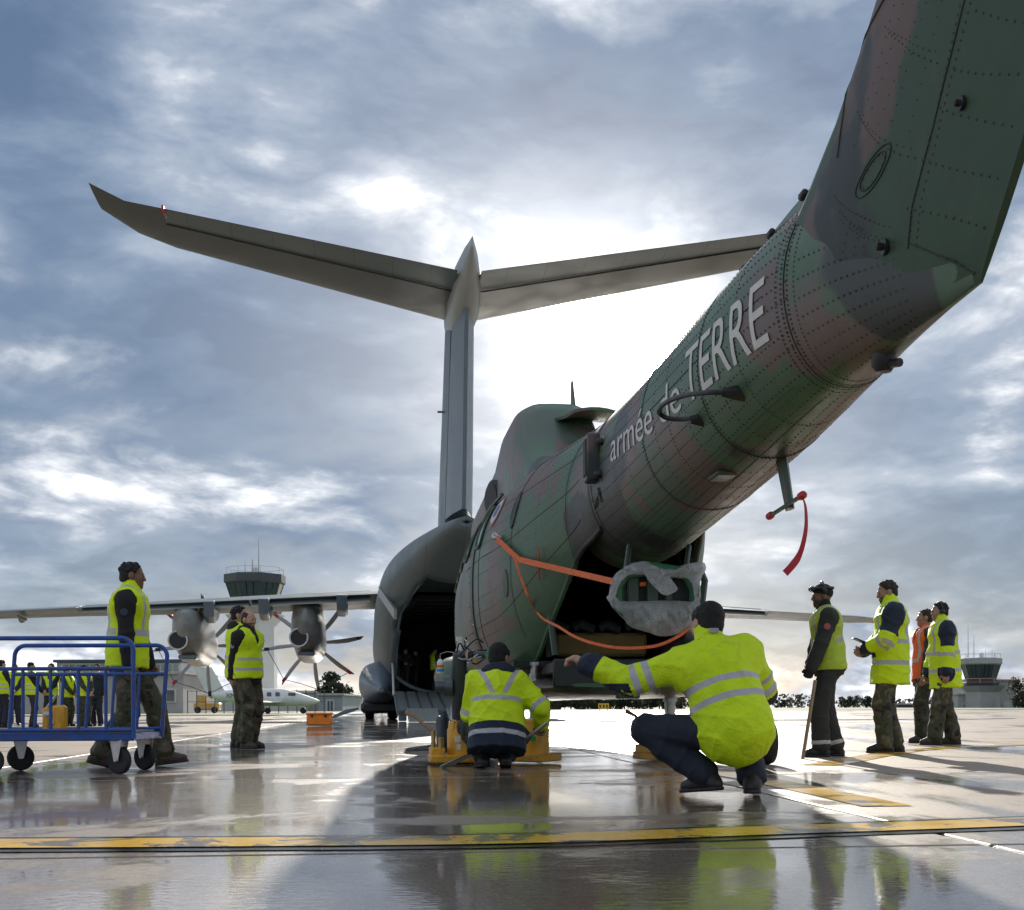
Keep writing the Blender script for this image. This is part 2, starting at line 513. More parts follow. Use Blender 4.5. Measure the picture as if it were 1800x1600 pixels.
M_yel = line_mat('line_yellow', (.72, .42, .035))
M_blk = line_mat('line_black', (.018, .018, .018), .7, .1)
M_wht = line_mat('line_white', (.75, .74, .70), .6)

def strip(name, pts, w, z, mat, label, parent=None):
    pts = [Vector((p[0], p[1], z)) for p in pts]
    mb = MB(); vs_ = []
    for i, p in enumerate(pts):
        t = (pts[min(i + 1, len(pts) - 1)] - pts[max(i - 1, 0)]).normalized()
        n = Vector((-t.y, t.x, 0))
        vs_ += [p + n * w / 2, p - n * w / 2]
    mb._add(vs_, [(2 * i, 2 * i + 1, 2 * i + 3, 2 * i + 2) for i in range(len(pts) - 1)])
    o = obj(name, mb, mat, parent, 0); tag(o, label, None if parent else 'line', kind='structure')
    return o
def spline(P, n=12):
    out = []
    P = [Vector((*p, 0)) if len(p) == 2 else Vector(p) for p in P]
    Q = [P[0] * 2 - P[1]] + P + [P[-1] * 2 - P[-2]]
    for i in range(1, len(Q) - 2):
        for k in range(n):
            t = k / n
            out.append(.5 * ((2 * Q[i]) + (Q[i + 1] - Q[i - 1]) * t + (2 * Q[i - 1] - 5 * Q[i] + 4 * Q[i + 1] - Q[i + 2]) * t * t
                             + (3 * Q[i] - Q[i - 1] - 3 * Q[i + 1] + Q[i + 2]) * t ** 3))
    out.append(P[-1])
    return out
yl = [G(x, y).to_2d() for x, y in ((-500, 1489), (0, 1486), (450, 1483), (900, 1478), (1340, 1463), (1800, 1447), (2300, 1425))]
yl = spline(yl)
strip('painted_line_edge', yl, .50, .004, M_blk, 'black border under the near yellow taxi line')
strip('painted_line', yl, .31, .008, M_yel, 'near yellow taxi line crossing the wet foreground')
yd = spline([G(x, y).to_2d() for x, y in ((1265, 1358), (1400, 1384), (1560, 1418))])
strip('painted_line', yd, .26, .004, M_yel, 'short worn yellow line beside the crouching man at right')
ye = spline([G(x, y).to_2d() for x, y in ((1440, 1346), (1620, 1318), (1820, 1309))])
strip('painted_line', ye, .30, .004, M_yel, 'far yellow line under the feet of the men at right')
wl2 = [G(x, y).to_2d() for x, y in ((-300, 1321), (640, 1325), (790, 1321))]
# grass beyond the apron at the left and under the far trees
M_grass = pm('grass', (.085, .14, .03), .9, var=.35, scale=1.5, bmp=.6, bscale=30)
def flat(name, poly, z, mat, label, kind='structure'):
    mb = MB(); mb._add([(p[0], p[1], z) for p in poly], [tuple(range(len(poly)))])
    o = obj(name, mb, mat, None, 0); tag(o, label, name.replace('_', ' '), kind=kind); return o
flat('grass_strip', [(-90, 88), (-14, 88), (-10, 112), (-110, 125)], .012, M_grass, 'strip of bright grass before the left buildings')
flat('grass_field', [(-600, 150), (900, 150), (2600, 1500), (-2600, 1500)], .012, pm('grass_far', (.06, .085, .03), .95, var=.3, scale=.2), 'dark far grass field before the treeline')
# ---------------------------------------------------------------- transport aircraft
def sring(y, zb, zt, hw, e=2.2, n=40, cx=0.0, zm=None):
    """superellipse ring in the plane y = const"""
    zc = (zb + zt) / 2 if zm is None else zm
    out = []
    for j in range(n):
        a = 2 * PI * j / n
        ca, sa = math.cos(a), math.sin(a)
        X = abs(ca) ** (2 / e) * (1 if ca >= 0 else -1) * hw
        h = (zt - zc) if sa >= 0 else (zc - zb)
        out.append((cx + X, y, zc + abs(sa) ** (2 / e) * (1 if sa >= 0 else -1) * h))
    return out

def lerp_tab(tab, s):
    if s <= tab[0][0]: return tab[0][1:]
    for a, b in zip(tab, tab[1:]):
        if s <= b[0]:
            t = (s - a[0]) / (b[0] - a[0])
            return tuple(x + (y - x) * t for x, y in zip(a[1:], b[1:]))
    return tab[-1][1:]

def smooth_tab(tab, s):
    """catmull-rom through a table"""
    n = len(tab)
    for i in range(n - 1):
        if s <= tab[i + 1][0] or i == n - 2:
            p1, p2 = tab[i], tab[i + 1]
            p0 = tab[i - 1] if i else p1; p3 = tab[i + 2] if i + 2 < n else p2
            t = max(0, min(1, (s - p1[0]) / (p2[0] - p1[0])))
            out = []
            for k in range(1, len(p1)):
                m1 = (p2[k] - p0[k]) / max(1e-6, p2[0] - p0[0]) * (p2[0] - p1[0])
                m2 = (p3[k] - p1[k]) / max(1e-6, p3[0] - p1[0]) * (p2[0] - p1[0])
                out.append((2 * t ** 3 - 3 * t * t + 1) * p1[k] + (t ** 3 - 2 * t * t + t) * m1 + (-2 * t ** 3 + 3 * t * t) * p2[k] + (t ** 3 - t * t) * m2)
            return tuple(out)

def airfoil(chord, th, n=9):
    """closed section, x from 0 (leading) to -chord, z thickness"""
    up = []
    for k in range(n + 1):
        t = (1 - math.cos(PI * k / n)) / 2
        z = 5 * th * (.2969 * math.sqrt(t) - .126 * t - .3516 * t * t + .2843 * t ** 3 - .1036 * t ** 4) * chord
        up.append((-t * chord, z))
    return up + [(x, -z * .75) for x, z in up[-2:0:-1]]

def aero_mat():
    m, nt, bs = new_mat('aircraft_grey')
    v = coords(nt)
    f = noise(nt, v, .9, 7, .6)
    c = mixc(nt, f, (.080, .118, .126), (.130, .172, .178))
    st = coords(nt, (3.0, .25, 1.2))
    k = ramp(nt, noise(nt, st, 1.6, 8, .7), [(.5, (0, 0, 0)), (.78, (.5, .5, .5))])
    c = mixc(nt, k, c, (.12, .135, .14))
    br = nt.nodes.new('ShaderNodeTexBrick'); nt.links.new(coords(nt, (1, 1, 1), (0, 0, R(90))), br.inputs[0])
    br.inputs['Scale'].default_value = 1.0; br.inputs['Mortar Size'].default_value = .012
    br.inputs['Brick Width'].default_value = 2.4; br.inputs['Row Height'].default_value = 1.1
    br.inputs['Color1'].default_value = (1, 1, 1, 1); br.inputs['Color2'].default_value = (.93, .93, .93, 1); br.inputs['Mortar'].default_value = (.55, .55, .55, 1)
    c = mixc(nt, 1.0, c, br.outputs[0], 'MULTIPLY')
    nt.links.new(c, bs.inputs['Base Color'])
    nt.links.new(ramp(nt, f, [(.3, (.36,) * 3), (.7, (.52,) * 3)]), bs.inputs['Roughness'])
    return m
M_aero = aero_mat()
M_aero2 = pm('aircraft_blue_grey', (.13, .175, .21), .4, var=.12, scale=2)
M_aeroL = pm('aircraft_light', (.34, .37, .36), .4, var=.1, scale=2)
M_dark = pm('dark_rubber', (.014, .014, .015), .6, var=.3, scale=20, bmp=.2)
M_black = pm('black_metal', (.012, .012, .013), .45, var=.3, scale=12)
M_hold = pm('hold_lining', (.10, .135, .115), .7, var=.3, scale=2)
M_steel = pm('steel', (.42, .42, .42), .32, .85, var=.2, scale=20)
M_galv = pm('galvanised_steel', (.50, .51, .52), .36, .7, var=.15, scale=30)
M_white = pm('white_paint', (.74, .74, .72), .45, var=.06, scale=4, dirt=(.35, .33, .3), dirt_amt=.4)
M_red = pm('red_paint', (.50, .025, .025), .5, var=.2, scale=14)

PSI = R(6.4)
DT = 38.3
xt = W(817, 1000, DT)
plane = thing('transport_aircraft', 'large grey four-engine military transport aircraft with rear cargo ramp lowered', 'aircraft', (xt.x, DT, 0), PSI)
def S(s): return 43.5 - s

fus_tab = [  # station, bottom, top, half width, exponent
    (0, 3.3, 3.5, .08, 2.0), (.6, 2.5, 4.2, .85, 2.0), (2, 1.7, 5.1, 1.75, 2.05), (4.5, 1.2, 6.3, 2.5, 2.1), (8, 1.0, 6.75, 2.75, 2.2),
    (15, 1.0, 6.8, 2.75, 2.2), (30.5, 1.0, 6.75, 2.74, 2.2), (32.3, 1.2, 6.75, 2.72, 2.2), (35.5, 2.85, 6.72, 2.50, 2.15), (38.5, 4.15, 6.60, 1.92, 2.1),
    (41.5, 5.05, 6.42, 1.22, 2.05), (43.6, 5.62, 6.28, .62, 2.0), (44.6, 5.95, 6.2, .1, 2.0)]
def make_fuselage():
    n = 64
    st = [0, .25, .6, 1.2, 2, 3, 4.5, 6, 8, 11, 15, 20, 25, 29] + [30 + .4 * k for k in range(37)]
    rings = []
    for s in st:
        zb, zt, hw, e = smooth_tab(fus_tab, s)
        rings.append(sring(S(s), zb, zt, hw, e, n))
    verts = [p for r in rings for p in r]
    faces = []
    for i in range(len(rings) - 1):
        for j in range(n):
            k = (j + 1) % n
            q = (i * n + j, i * n + k, (i + 1) * n + k, (i + 1) * n + j)
            cx = sum(verts[a][0] for a in q) / 4; cz = sum(verts[a][2] for a in q) / 4
            s = (st[i] + st[i + 1]) / 2
            zb, zt, hw, e = smooth_tab(fus_tab, s)
            lim = 1.92 if s < 36 else 1.92 - (s - 36) * .22
            if 31.2 < s < 40.2 and abs(cx) < lim and cz < (zb + zt) / 2 - .05: continue
            faces.append(q)
    mb = MB(); mb.v = verts; mb.f = faces
    o = obj('fuselage', mb, M_aero, plane, 50)
    md = o.modifiers.new('skin', 'SOLIDIFY'); md.thickness = .14; md.offset = -1
    # cargo hold lining: floor, walls, ceiling, front bulkhead, and the raised door above
    h = MB()
    poly = [(-2.0, 1.12), (-2.0, 3.7), (-1.7, 4.6), (-1.0, 5.0), (1.0, 5.0), (1.7, 4.6), (2.0, 3.7), (2.0, 1.12)]
    ys = [S(14), S(20), S(26), S(31.3)]
    h.loft([[(x, y, z) for x, z in poly] for y in ys], True, False, True)
    obj('hold_lining', h, M_hold, plane, 20)
    fr = MB()
    for s in range(16, 32, 2):
        pts = [(-1.96, S(s), 1.3), (-1.96, S(s), 3.65), (-1.66, S(s), 4.52), (-.98, S(s), 4.94), (.98, S(s), 4.94), (1.66, S(s), 4.52), (1.96, S(s), 3.65), (1.96, S(s), 1.3)]
        fr.tube(pts, .07, 6)
    obj('hold_frame', fr, pm('hold_frame_paint', (.10, .12, .11), .6), plane, 20)
    # raised rear door panel seen inside the opening
    d = MB(); d.loft([[(-1.7, S(31.6), 5.1), (1.7, S(31.6), 5.1), (1.7, S(31.6), 5.25), (-1.7, S(31.6), 5.25)],
                      [(-1.5, S(36), 5.35), (1.5, S(36), 5.35), (1.5, S(36), 5.5), (-1.5, S(36), 5.5)],
                      [(-1.0, S(39.8), 5.55), (1.0, S(39.8), 5.55), (1.0, S(39.8), 5.7), (-1.0, S(39.8), 5.7)]])
    obj('cargo_door', d, M_hold, plane, 20)
    # strengthened lip round the opening
    lp = MB()
    for sx in (-1, 1):
        pts = []
        for s in [31.3, 32.3, 33.5, 35, 36.5, 38, 39.2, 40.1]:
            zb, zt, hw, e = smooth_tab(fus_tab, s)
            lim = 1.92 if s < 36 else 1.92 - (s - 36) * .22
            zc = (zb + zt) / 2
            lim = min(lim, hw * .97)
            t = max(0.0, 1 - (lim / hw) ** e) ** (1 / e)
            pts.append((sx * (lim - .03), S(s), zc - t * (zc - zb) + .05))
        lp.tube(pts, .05, 6)
    obj('opening_lip', lp, M_aero2, plane)
make_fuselage()

def make_ramp():
    r = MB()
    a, b = S(31.4), S(37.0)
    za, zb_ = 1.12, .42
    def pz(y): return za + (zb_ - za) * (a - y) / (a - b)
    r.loft([[(-1.95, a, za), (1.95, a, za), (1.95, a, za - .3), (-1.95, a, za - .3)],
            [(-1.95, b, zb_), (1.95, b, zb_), (1.95, b, zb_ - .22), (-1.95, b, zb_ - .22)]])
    ro = obj('ramp', r, pm('ramp_deck', (.12, .145, .15), .5, var=.25, scale=4), plane, 20)
    for k in range(9):                       # deck planks / roller trays
        x = -1.72 + k * .43
        q = MB(); q.loft([[(x - .16, a - .05, za + .025), (x + .16, a - .05, za + .025), (x + .16, a - .05, za), (x - .16, a - .05, za)],
                          [(x - .16, b + .05, zb_ + .03), (x + .16, b + .05, zb_ + .03), (x + .16, b + .05, zb_), (x - .16, b + .05, zb_)]])
        obj('ramp_track', q, pm('ramp_track_paint', (.18, .21, .215), .45, var=.2, scale=6), ro, 20)
    for x, m in ((-1.05, M_aeroL), (.35, M_aeroL)):   # ribbed toe plates down to the concrete
        t = MB(); n = 11
        for i in range(n):
            xx = x - .55 + 1.1 * i / n
            t.loft([[(xx, b + .15, zb_ + .05), (xx + .07, b + .15, zb_ + .05), (xx + .07, b + .15, zb_ + .0), (xx, b + .15, zb_)],
                    [(xx, b - 2.3, .05), (xx + .07, b - 2.3, .05), (xx + .07, b - 2.3, .01), (xx, b - 2.3, .01)]])
        t.loft([[(x - .56, b + .15, zb_ + .03), (x + .53, b + .15, zb_ + .03), (x + .53, b + .15, zb_), (x - .56, b + .15, zb_)],
                [(x - .56, b - 2.3, .03), (x + .53, b - 2.3, .03), (x + .53, b - 2.3, .006), (x - .56, b - 2.3, .006)]])
        obj('ramp_toe', t, M_aeroL, plane, 20)
    for x in (-1.75, -.2, 1.75):
        sp = MB(); sp.box((x, b + .25, .2), (.28, .5, .38), .03); obj('ramp_support', sp, M_aero2, plane)
    for sx in (-1, 1):
        p = MB(); p.tube([(sx * 2.02, S(32.4), 2.6), (sx * 2.0, S(34.0), .95)], .055, 8)
        obj('ramp_actuator', p, M_galv, plane)
make_ramp()

def foil_wing(name, secs, mat, parent, th=.12):
    """secs: (x, y_leading, z, chord); airfoil lofted along x"""
    mb = MB(); rings = []
    for x, y, z, c, *tt in secs:
        rings.append([(x, y + px, z + pz) for px, pz in airfoil(c, tt[0] if tt else th)])
    mb.loft(rings)
    return obj(name, mb, mat, parent, 40)

def foil_part(name, secs, f0, f1, mat, parent, th=.12, lift=1.02, drop=0.0):
    """rear slice of an airfoil (flap, elevator) set a little proud"""
    mb = MB(); rings = []
    for x, y, z, c in secs:
        top = []; bot = []
        for k in range(5):
            t = f0 + (f1 - f0) * k / 4
            hz = 5 * th * (.2969 * math.sqrt(t) - .126 * t - .3516 * t * t + .2843 * t ** 3 - .1036 * t ** 4) * c * lift + .008
            dz = -drop * (t - f0) * c
            top.append((x, y - t * c, z + hz + dz)); bot.append((x, y - t * c, z - hz * .75 + dz))
        rings.append(top + bot[::-1])
    mb.loft(rings)
    return obj(name, mb, mat, parent, 30)

M_nac = pm('nacelle_grey', (.27, .285, .27), .34, var=.2, scale=1.4, dirt=(.10, .10, .09), dirt_amt=.6, stretch=(1, .3, 1))
def make_wings():
    for sx in (-1, 1):
        xs = [0.3, 2.7, 6, 11, 16, 20.2, 21.2]
        secs = []
        for x in xs:
            c = 6.0 - (6.0 - 2.4) * x / 21.2
            if x > 21: c = 1.5
            yl_ = S(16.6) - x * .305 - (.5 if x > 21 else 0)
            z = 5.98 - x * .066
            secs.append((sx * x, yl_, z, c, .19 if x < 12 else .15))
        foil_wing('wing', secs, M_aero, plane)
        cs = [s[:4] for s in secs]
        def at(x):
            return lerp_tab([(abs(q[0]), q[1], q[2], q[3]) for q in cs], x)
        def sl(x): y, z, c = at(x); return (sx * x, y, z, c)
        for x0, x1 in ((2.9, 8.3), (8.4, 15.6)):
            foil_part('flap', [sl(x0), sl((x0 + x1) / 2), sl(x1)], .72, 1.0, M_aeroL, plane, .19, 1.02, .22)
        foil_part('aileron', [sl(15.8), sl(18), sl(20.1)], .66, 1.03, M_aero2, plane, .13, 1.25)
        for x in (4.2, 7.7, 10.1):                  # flap track fairings
            y, z, c = at(x)
            f = MB(); y0 = y - c * .55
            pr = [(y0 + .4, z - .15), (y0 - .6, z - .72), (y0 - c * .35, z - .95), (y0 - c * .52, z - .70), (y0 - c * .58, z - .05), (y0 - c * .5, z + .05)]
            f.loft([[(sx * x + dx * .55, py, z + (pz - z) * .94) for py, pz in pr] for dx in (-.42,)] +
                   [[(sx * x + dx * .55, py, pz) for py, pz in pr] for dx in (-.25, .25)] +
                   [[(sx * x + dx * .55, py, z + (pz - z) * .94) for py, pz in pr] for dx in (.42,)])
            obj('flap_track_fairing', f, M_aero2, plane, 40)
        for x, s0 in ((13.2, 0), (18.2, 0)):
            y, z, c = at(x)
            f = MB(); f.tube([(sx * x, y - c * .5, z - .28), (sx * x, y - c * .75, z - .36), (sx * x, y - c * .98, z - .2)], [.05, .14, .03], 8)
            obj('hinge_fairing', f, M_aero, plane)
        f = MB(); f.tube([(sx * 21.3, S(22.5), 4.6), (sx * 21.35, S(24), 4.58), (sx * 21.3, S(26), 4.55)], [.02, .16, .08], 10)
        obj('wingtip_pod', f, M_aeroL, plane)
        for x, zc in ((5.9, 3.85), (11.15, 3.62)):
            y, z, c = at(x)
            X = sx * x
            yp = y + 3.1                            # propeller plane
            nac = MB(); rings = []
            for yy, zb_, zt_, hw in ((yp - .25, zc - .5, zc + .5, .5), (yp - .9, zc - .95, zc + .72, .68), (yp - 2.4, zc - 1.12, zc + .95, .80), (y - .5, zc - 1.1, z + .2, .82),
                                     (y - 2.2, zc - .92, z + .1, .80), (y - 3.4, zc - .70, z - .05, .72), (y - 4.1, zc - .32, z - .22, .60), (y - 4.5, zc + .1, z - .35, .40), (y - 4.8, zc + .55, z - .5, .10)):
                rings.append(sring(yy, zb_, zt_, hw, 2.5, 24, X))
            nac.loft(rings)
            no = obj('engine_nacelle', nac, M_nac, plane, 45)
            ex = MB()
            Mx = Matrix.Translation((X - .30, y - 3.75, zc - .08)) @ Matrix.Rotation(R(90), 4, 'X')
            ex.lathe([(.40, -.4), (.46, .25), (.45, .75), (.38, .75), (.34, .2), (.33, -.3)], 18, Mx, False)
            obj('exhaust_pipe', ex, M_steel, no)
            ei = MB(); ei.lathe([(.40, .70), (.395, .69)], 18, Mx, True); obj('exhaust_core', ei, M_black, no)
            w = MB(); w.box((X + .40, y - 3.95, zc + .42), (.30, .5, .30), .02); obj('heat_vent', w, M_white, no)
            w2 = MB(); w2.box((X + .40, y - 4.22, zc + .42), (.16, .04, .16)); obj('vent_grille', w2, M_black, no)
            it = MB(); it.box((X, y - 3.3, zc - .80), (.8, .9, .2), .06); obj('oil_cooler_exit', it, M_aero2, no)
            pr = thing_part('propeller', plane, (X, yp, zc))
            sp = MB(); sp.lathe([(.5, -.25), (.5, 0), (.42, .35), (.22, .75), (.03, .95)], 16, Matrix.Rotation(R(-90), 4, 'X'))
            obj('spinner', sp, M_aero2, pr)
            a0 = R(-6 if x < 8 else -3)
            bme = None
            for k in range(8):
                if bme is None:
                    b = MB(); br = []
                    for r_, ch, tw, sw in ((.42, .26, 66, 0), (.8, .34, 62, .0), (1.3, .40, 58, .03), (1.8, .40, 56, .02), (2.3, .32, 54, -.06), (2.55, .20, 53, -.12), (2.67, .05, 53, -.18)):
                        ang = R(tw); sec = []
                        for t, hh in ((-.5, 0), (-.2, .045), (.2, .05), (.5, 0), (.2, -.03), (-.2, -.03)):
                            cx_, cy_ = t * ch + sw, hh * (1 if r_ < 2 else .6)
                            sec.append((cx_ * math.cos(ang) - cy_ * math.sin(ang), cx_ * math.sin(ang) + cy_ * math.cos(ang), r_))
                        br.append(sec)
                    b.loft(br)
                    bo = obj('blade', b, pm('blade_grey', (.24, .245, .24), .4, var=.15), pr, 40); bme = bo.data
                else:
                    bo = bpy.data.objects.new('blade', bme); C.objects.link(bo); bo.parent = pr
                bo.rotation_euler = (0, a0 + k * PI / 4 + PI / 2, 0)
                if sx == -1:
                    tcap = MB(); tcap.box((-.03 , -.07, 2.40), (.16, .26, .26), .03)
                    to = obj('blade_tip_cover', tcap, M_red if k % 2 else M_black, bo)
            if sx == -1:                            # tie-down lines between the lower blades
                for k in (0, 1, 2):
                    ang = a0 + (k + 1) * PI / 4
                    p0 = Vector((X + 2.4 * math.cos(ang), yp - .1, zc - 2.4 * math.sin(ang)))
                    ang = a0 + (k + 2) * PI / 4
                    p1 = Vector((X + 2.4 * math.cos(ang), yp - .1, zc - 2.4 * math.sin(ang)))
                    t = MB(); t.tube([p0, (p0 + p1) / 2 + Vector((0, 0, .04)), p1], .018, 5)
                    obj('tie_line', t, M_black, plane)
def thing_part(name, parent, loc):
    o = bpy.data.objects.new(name, None); o.empty_display_size = .2
    C.objects.link(o); o.parent = parent; o.location = loc
    return o
make_wings()

def make_tail():
    # fin, leaning back, seen almost edge-on
    secs = [(6.2, 36.2, 7.0, 1.10), (8, 37.2, 6.4, 1.05), (10.5, 38.6, 5.5, .95), (13.3, 40.1, 4.6, .85)]
    mb = MB()
    def fin_ring(z, s, c, th, f1=.70):
        out = []
        fo = [(px, pz) for px, pz in airfoil(c, th / c)]
        up = [p for p in fo[:10] if -p[0] <= c * f1 + .01]
        r = [(pz, S(s) + px, z) for px, pz in up] + [(-pz, S(s) + px, z) for px, pz in up[::-1]]
        return r
    mb.loft([fin_ring(z, s, c, th) for z, s, c, th in secs])
    obj('fin', mb, M_aero, plane, 30)
    rd = MB()
    rings = []
    for z, s, c, th in secs[0:]:
        y0, y1 = S(s) - c * .67, S(s) - c * 1.0
        z = max(z, 6.62)
        rings.append([(-th * .40, y0 - .04, z), (-th * .27, (y0 * .5 + y1 * .5), z), (-.06, y1, z), (.06, y1, z), (th * .27, (y0 * .5 + y1 * .5), z), (th * .40, y0 - .04, z)])
    rings[0] = [(x, y, 6.62) for x, y, z in rings[0]]
    rings[-1] = [(x, y, 12.45) for x, y, z in rings[-1]]
    rd.loft(rings)
    obj('rudder', rd, M_aero2, plane, 25)
    # bullet fairing over the joint
    bl = MB(); rings = []
    for s, zb_, zt_, hw in ((39.2, 12.9, 13.1, .05), (39.9, 12.6, 13.5, .36), (41.2, 12.25, 13.70, .48), (43.4, 12.05, 13.76, .50), (44.9, 12.4, 13.78, .42), (46.0, 12.95, 13.75, .22), (46.8, 13.4, 13.68, .03)):
        rings.append(sring(S(s), zb_, zt_, hw, 2.1, 24))
    bl.loft(rings)
    obj('tail_fairing', bl, M_aeroL, plane, 40)
    for sx in (-1, 1):
        secs = []
        for x in (.35, 2, 4, 6, 8.3, 9.2, 9.9):
            t = x / 9.9
            c = 4.7 - 2.25 * t
            yl_ = S(41.05) - x * .50
            if x > 8.5: yl_ -= (x - 8.5) ** 2 * .75; c = 2.75 - (x - 8.5) * .75
            secs.append((sx * x, yl_, 13.02 + x * .075, c, .105))
        foil_wing('tailplane', secs, pm('tailplane_grey', (.065, .078, .076), .5, var=.2, scale=.8, dirt=(.05, .05, .045), dirt_amt=.5), plane)
        cs = [s[:4] for s in secs]
        ev = [cs[0], cs[1], cs[3], cs[4]]
        foil_part('elevator', ev, .70, .995, M_aero, plane, .105, 1.06)
        hl_ = MB(); hl_.tube([(q_[0], q_[1] - q_[3] * .695, q_[2] - 5 * .105 * .0635 * q_[3]) for q_ in cs[:5]], .022, 5); obj('hinge_line', hl_, M_black, plane)
        x = 8.25
        h = MB(); h.box((sx * x, secs[4][1] - secs[4][3] * .93, 13.02 + x * .075), (.06, .62, .12), .02)
        obj('balance_horn', h, M_red if sx < 0 else M_aero2, plane)
    a = MB(); a.box((-.42, S(40.6), 10.2), (.5, .07, .07), .02); obj('fin_antenna', a, M_aero2, plane)
    lm = MB(); lm.box((.0, S(41.9), 5.35), (.28, .1, .08), .02); obj('tail_lamp', lm, M_white, plane)
    dr = MB(); dr.loft([[(-2.48, S(35.4), 4.95), (-1.95, S(37.4), 3.95), (-1.95, S(37.4), 3.6), (-2.48, S(35.4), 4.6)],
                        [(-2.58, S(35.5), 4.95), (-2.05, S(37.5), 3.95), (-2.05, S(37.5), 3.6), (-2.58, S(35.5), 4.6)]])
    obj('door_strake', dr, M_aeroL, plane)
make_tail()

def wheel_mesh(r, w, rim=.55, n=24):
    t = MB(); M = Matrix.Rotation(R(90), 4, 'Y')
    t.lathe([(r * rim, -w * .45), (r * .8, -w * .5), (r * .93, -w * .46), (r, -w * .28), (r, w * .28), (r * .93, w * .46), (r * .8, w * .5), (r * rim, w * .45)], n, M)
    h = MB(); h.lathe([(.01, -w * .36), (r * .2, -w * .47), (r * .28, -w * .36), (r * rim * .92, -w * .30), (r * rim * 1.01, -w * .47), (r * rim * 1.01, w * .47), (r * rim * .92, w * .30), (r * .28, w * .36), (r * .2, w * .47), (.01, w * .36)], n, M)
    return t, h

def make_gear():
    for sx in (-1, 1):
        sp = MB(); rings = []
        for s, zb_, zt_, hw in ((14, 1.3, 1.6, .1), (15.5, .75, 2.3, .75), (19, .6, 2.55, .95), (25, .6, 2.55, .97), (28.0, .66, 2.3, .88), (30.2, .85, 1.75, .55), (31.6, 1.1, 1.3, .08)):
            rings.append(sring(S(s), zb_, zt_, hw, 2.4, 28, sx * 2.45))
        sp.loft(rings)
        so_ = obj('gear_fairing', sp, M_aero2, plane, 40)
        for k in range(0):
            w = MB(); w.box((sx * (2.2 + .26 * k), S(30.45) - .02 + .22 * k * 0, 1.42 + .035 * k), (.16, .5, .24), .02)
            obj('slot', w, M_black, so_)
        # open gear bay, hanging doors and the main wheels
        d = MB(); d.box((sx * 2.45, S(25), .5), (1.7, 6.5, .5), .12); obj('gear_door', d, M_black, plane)
        for s in (22, 24.3, 26.6):
            for dx in (-.38, .38):
                t, h = wheel_mesh(.55, .40)
                M = Matrix.Translation((sx * 2.42 + dx * 1.35, S(s), .55))
                t.v = [tuple(M @ Vector(p)) for p in t.v]; h.v = [tuple(M @ Vector(p)) for p in h.v]
                wo = obj('tyre', t, M_dark, plane); obj('rim', h, M_aeroL, wo)
    f = MB(); f.loft([[(-4.5, S(29.0), .14), (-3.9, S(28.6), .42), (-3.4, S(28.6), .50), (-3.4, S(28.6), .40), (-4.5, S(29.0), .03)],
                      [(-4.5, S(30.2), .14), (-3.9, S(29.8), .42), (-3.4, S(29.8), .50), (-3.4, S(29.8), .40), (-4.5, S(30.2), .03)]])
    obj('open_hatch', f, M_aero2, plane)
make_gear()
# ---------------------------------------------------------------- helicopter
HPSI = R(5.14)
heli = thing('helicopter', 'green and brown camouflaged military transport helicopter with tail towards the viewer', 'helicopter', (1.075, 10.0, 0), HPSI)
M_camo = camo_mat('helicopter_camouflage', [(.060, .128, .070), (.130, .092, .078), (.032, .042, .040), (.074, .108, .080)], .75, .44, (.38, .52, .61), .04, 90, .012, .06)
M_green = pm('dark_green_paint', (.045, .075, .05), .45, var=.2, scale=6)
M_hin = pm('helicopter_interior', (.022, .032, .026), .75, var=.3, scale=5)
M_rivet = pm('rivet_dark', (.028, .030, .028), .5)
M_glass = pm('cabin_glass', (.10, .13, .14), .08, var=.1)
M_orange = pm('orange_webbing', (.86, .17, .045), .7, var=.3, scale=45, bmp=.5, bscale=260, dirt=(.30, .08, .04), dirt_amt=.6)
M_tan = pm('tan_padding', (.24, .165, .055), .8, var=.2, scale=8, bmp=.3, bscale=40)

boom_tab = [(-5.75, 1.93, 2.30, .02, 2.0), (-5.4, 1.92, 2.50, .10, 2.0), (-4.9, 1.91, 2.70, .22, 2.0), (-4.3, 1.885, 2.80, .325, 2.05), (-3.1, 1.80, 2.81, .405, 2.1),
            (-.9, 1.69, 2.86, .475, 2.1), (.0, 1.655, 2.90, .51, 2.1), (.6, 1.66, 2.90, .52, 2.1)]
def bsurf(y, a, off=0.0):
    zb, zt, hw, e = smooth_tab(boom_tab, y)
    zc = (zb + zt) / 2
    ca, sa = math.cos(a), math.sin(a)
    x = abs(ca) ** (2 / e) * (1 if ca >= 0 else -1) * (hw + off)
    z = zc + abs(sa) ** (2 / e) * (1 if sa >= 0 else -1) * ((zt - zb) / 2 + off)
    return Vector((x, y, z))
def surf_n(fn, y, a):
    p = fn(y, a); t1 = fn(y + .01, a) - p; t2 = fn(y, a + .01) - p
    n = t2.cross(t1).normalized()
    return n
bm_ = MB()
bm_.loft([[bsurf(y, 2 * PI * j / 56) for j in range(56)] for y in [-5.75, -5.6, -5.4, -5.15, -4.9, -4.6, -4.3, -3.9, -3.5, -3.1, -2.6, -2, -1.5, -.9, -.4, 0, .3, .6]])
boom = obj('tail_boom', bm_, M_camo, heli, 50)

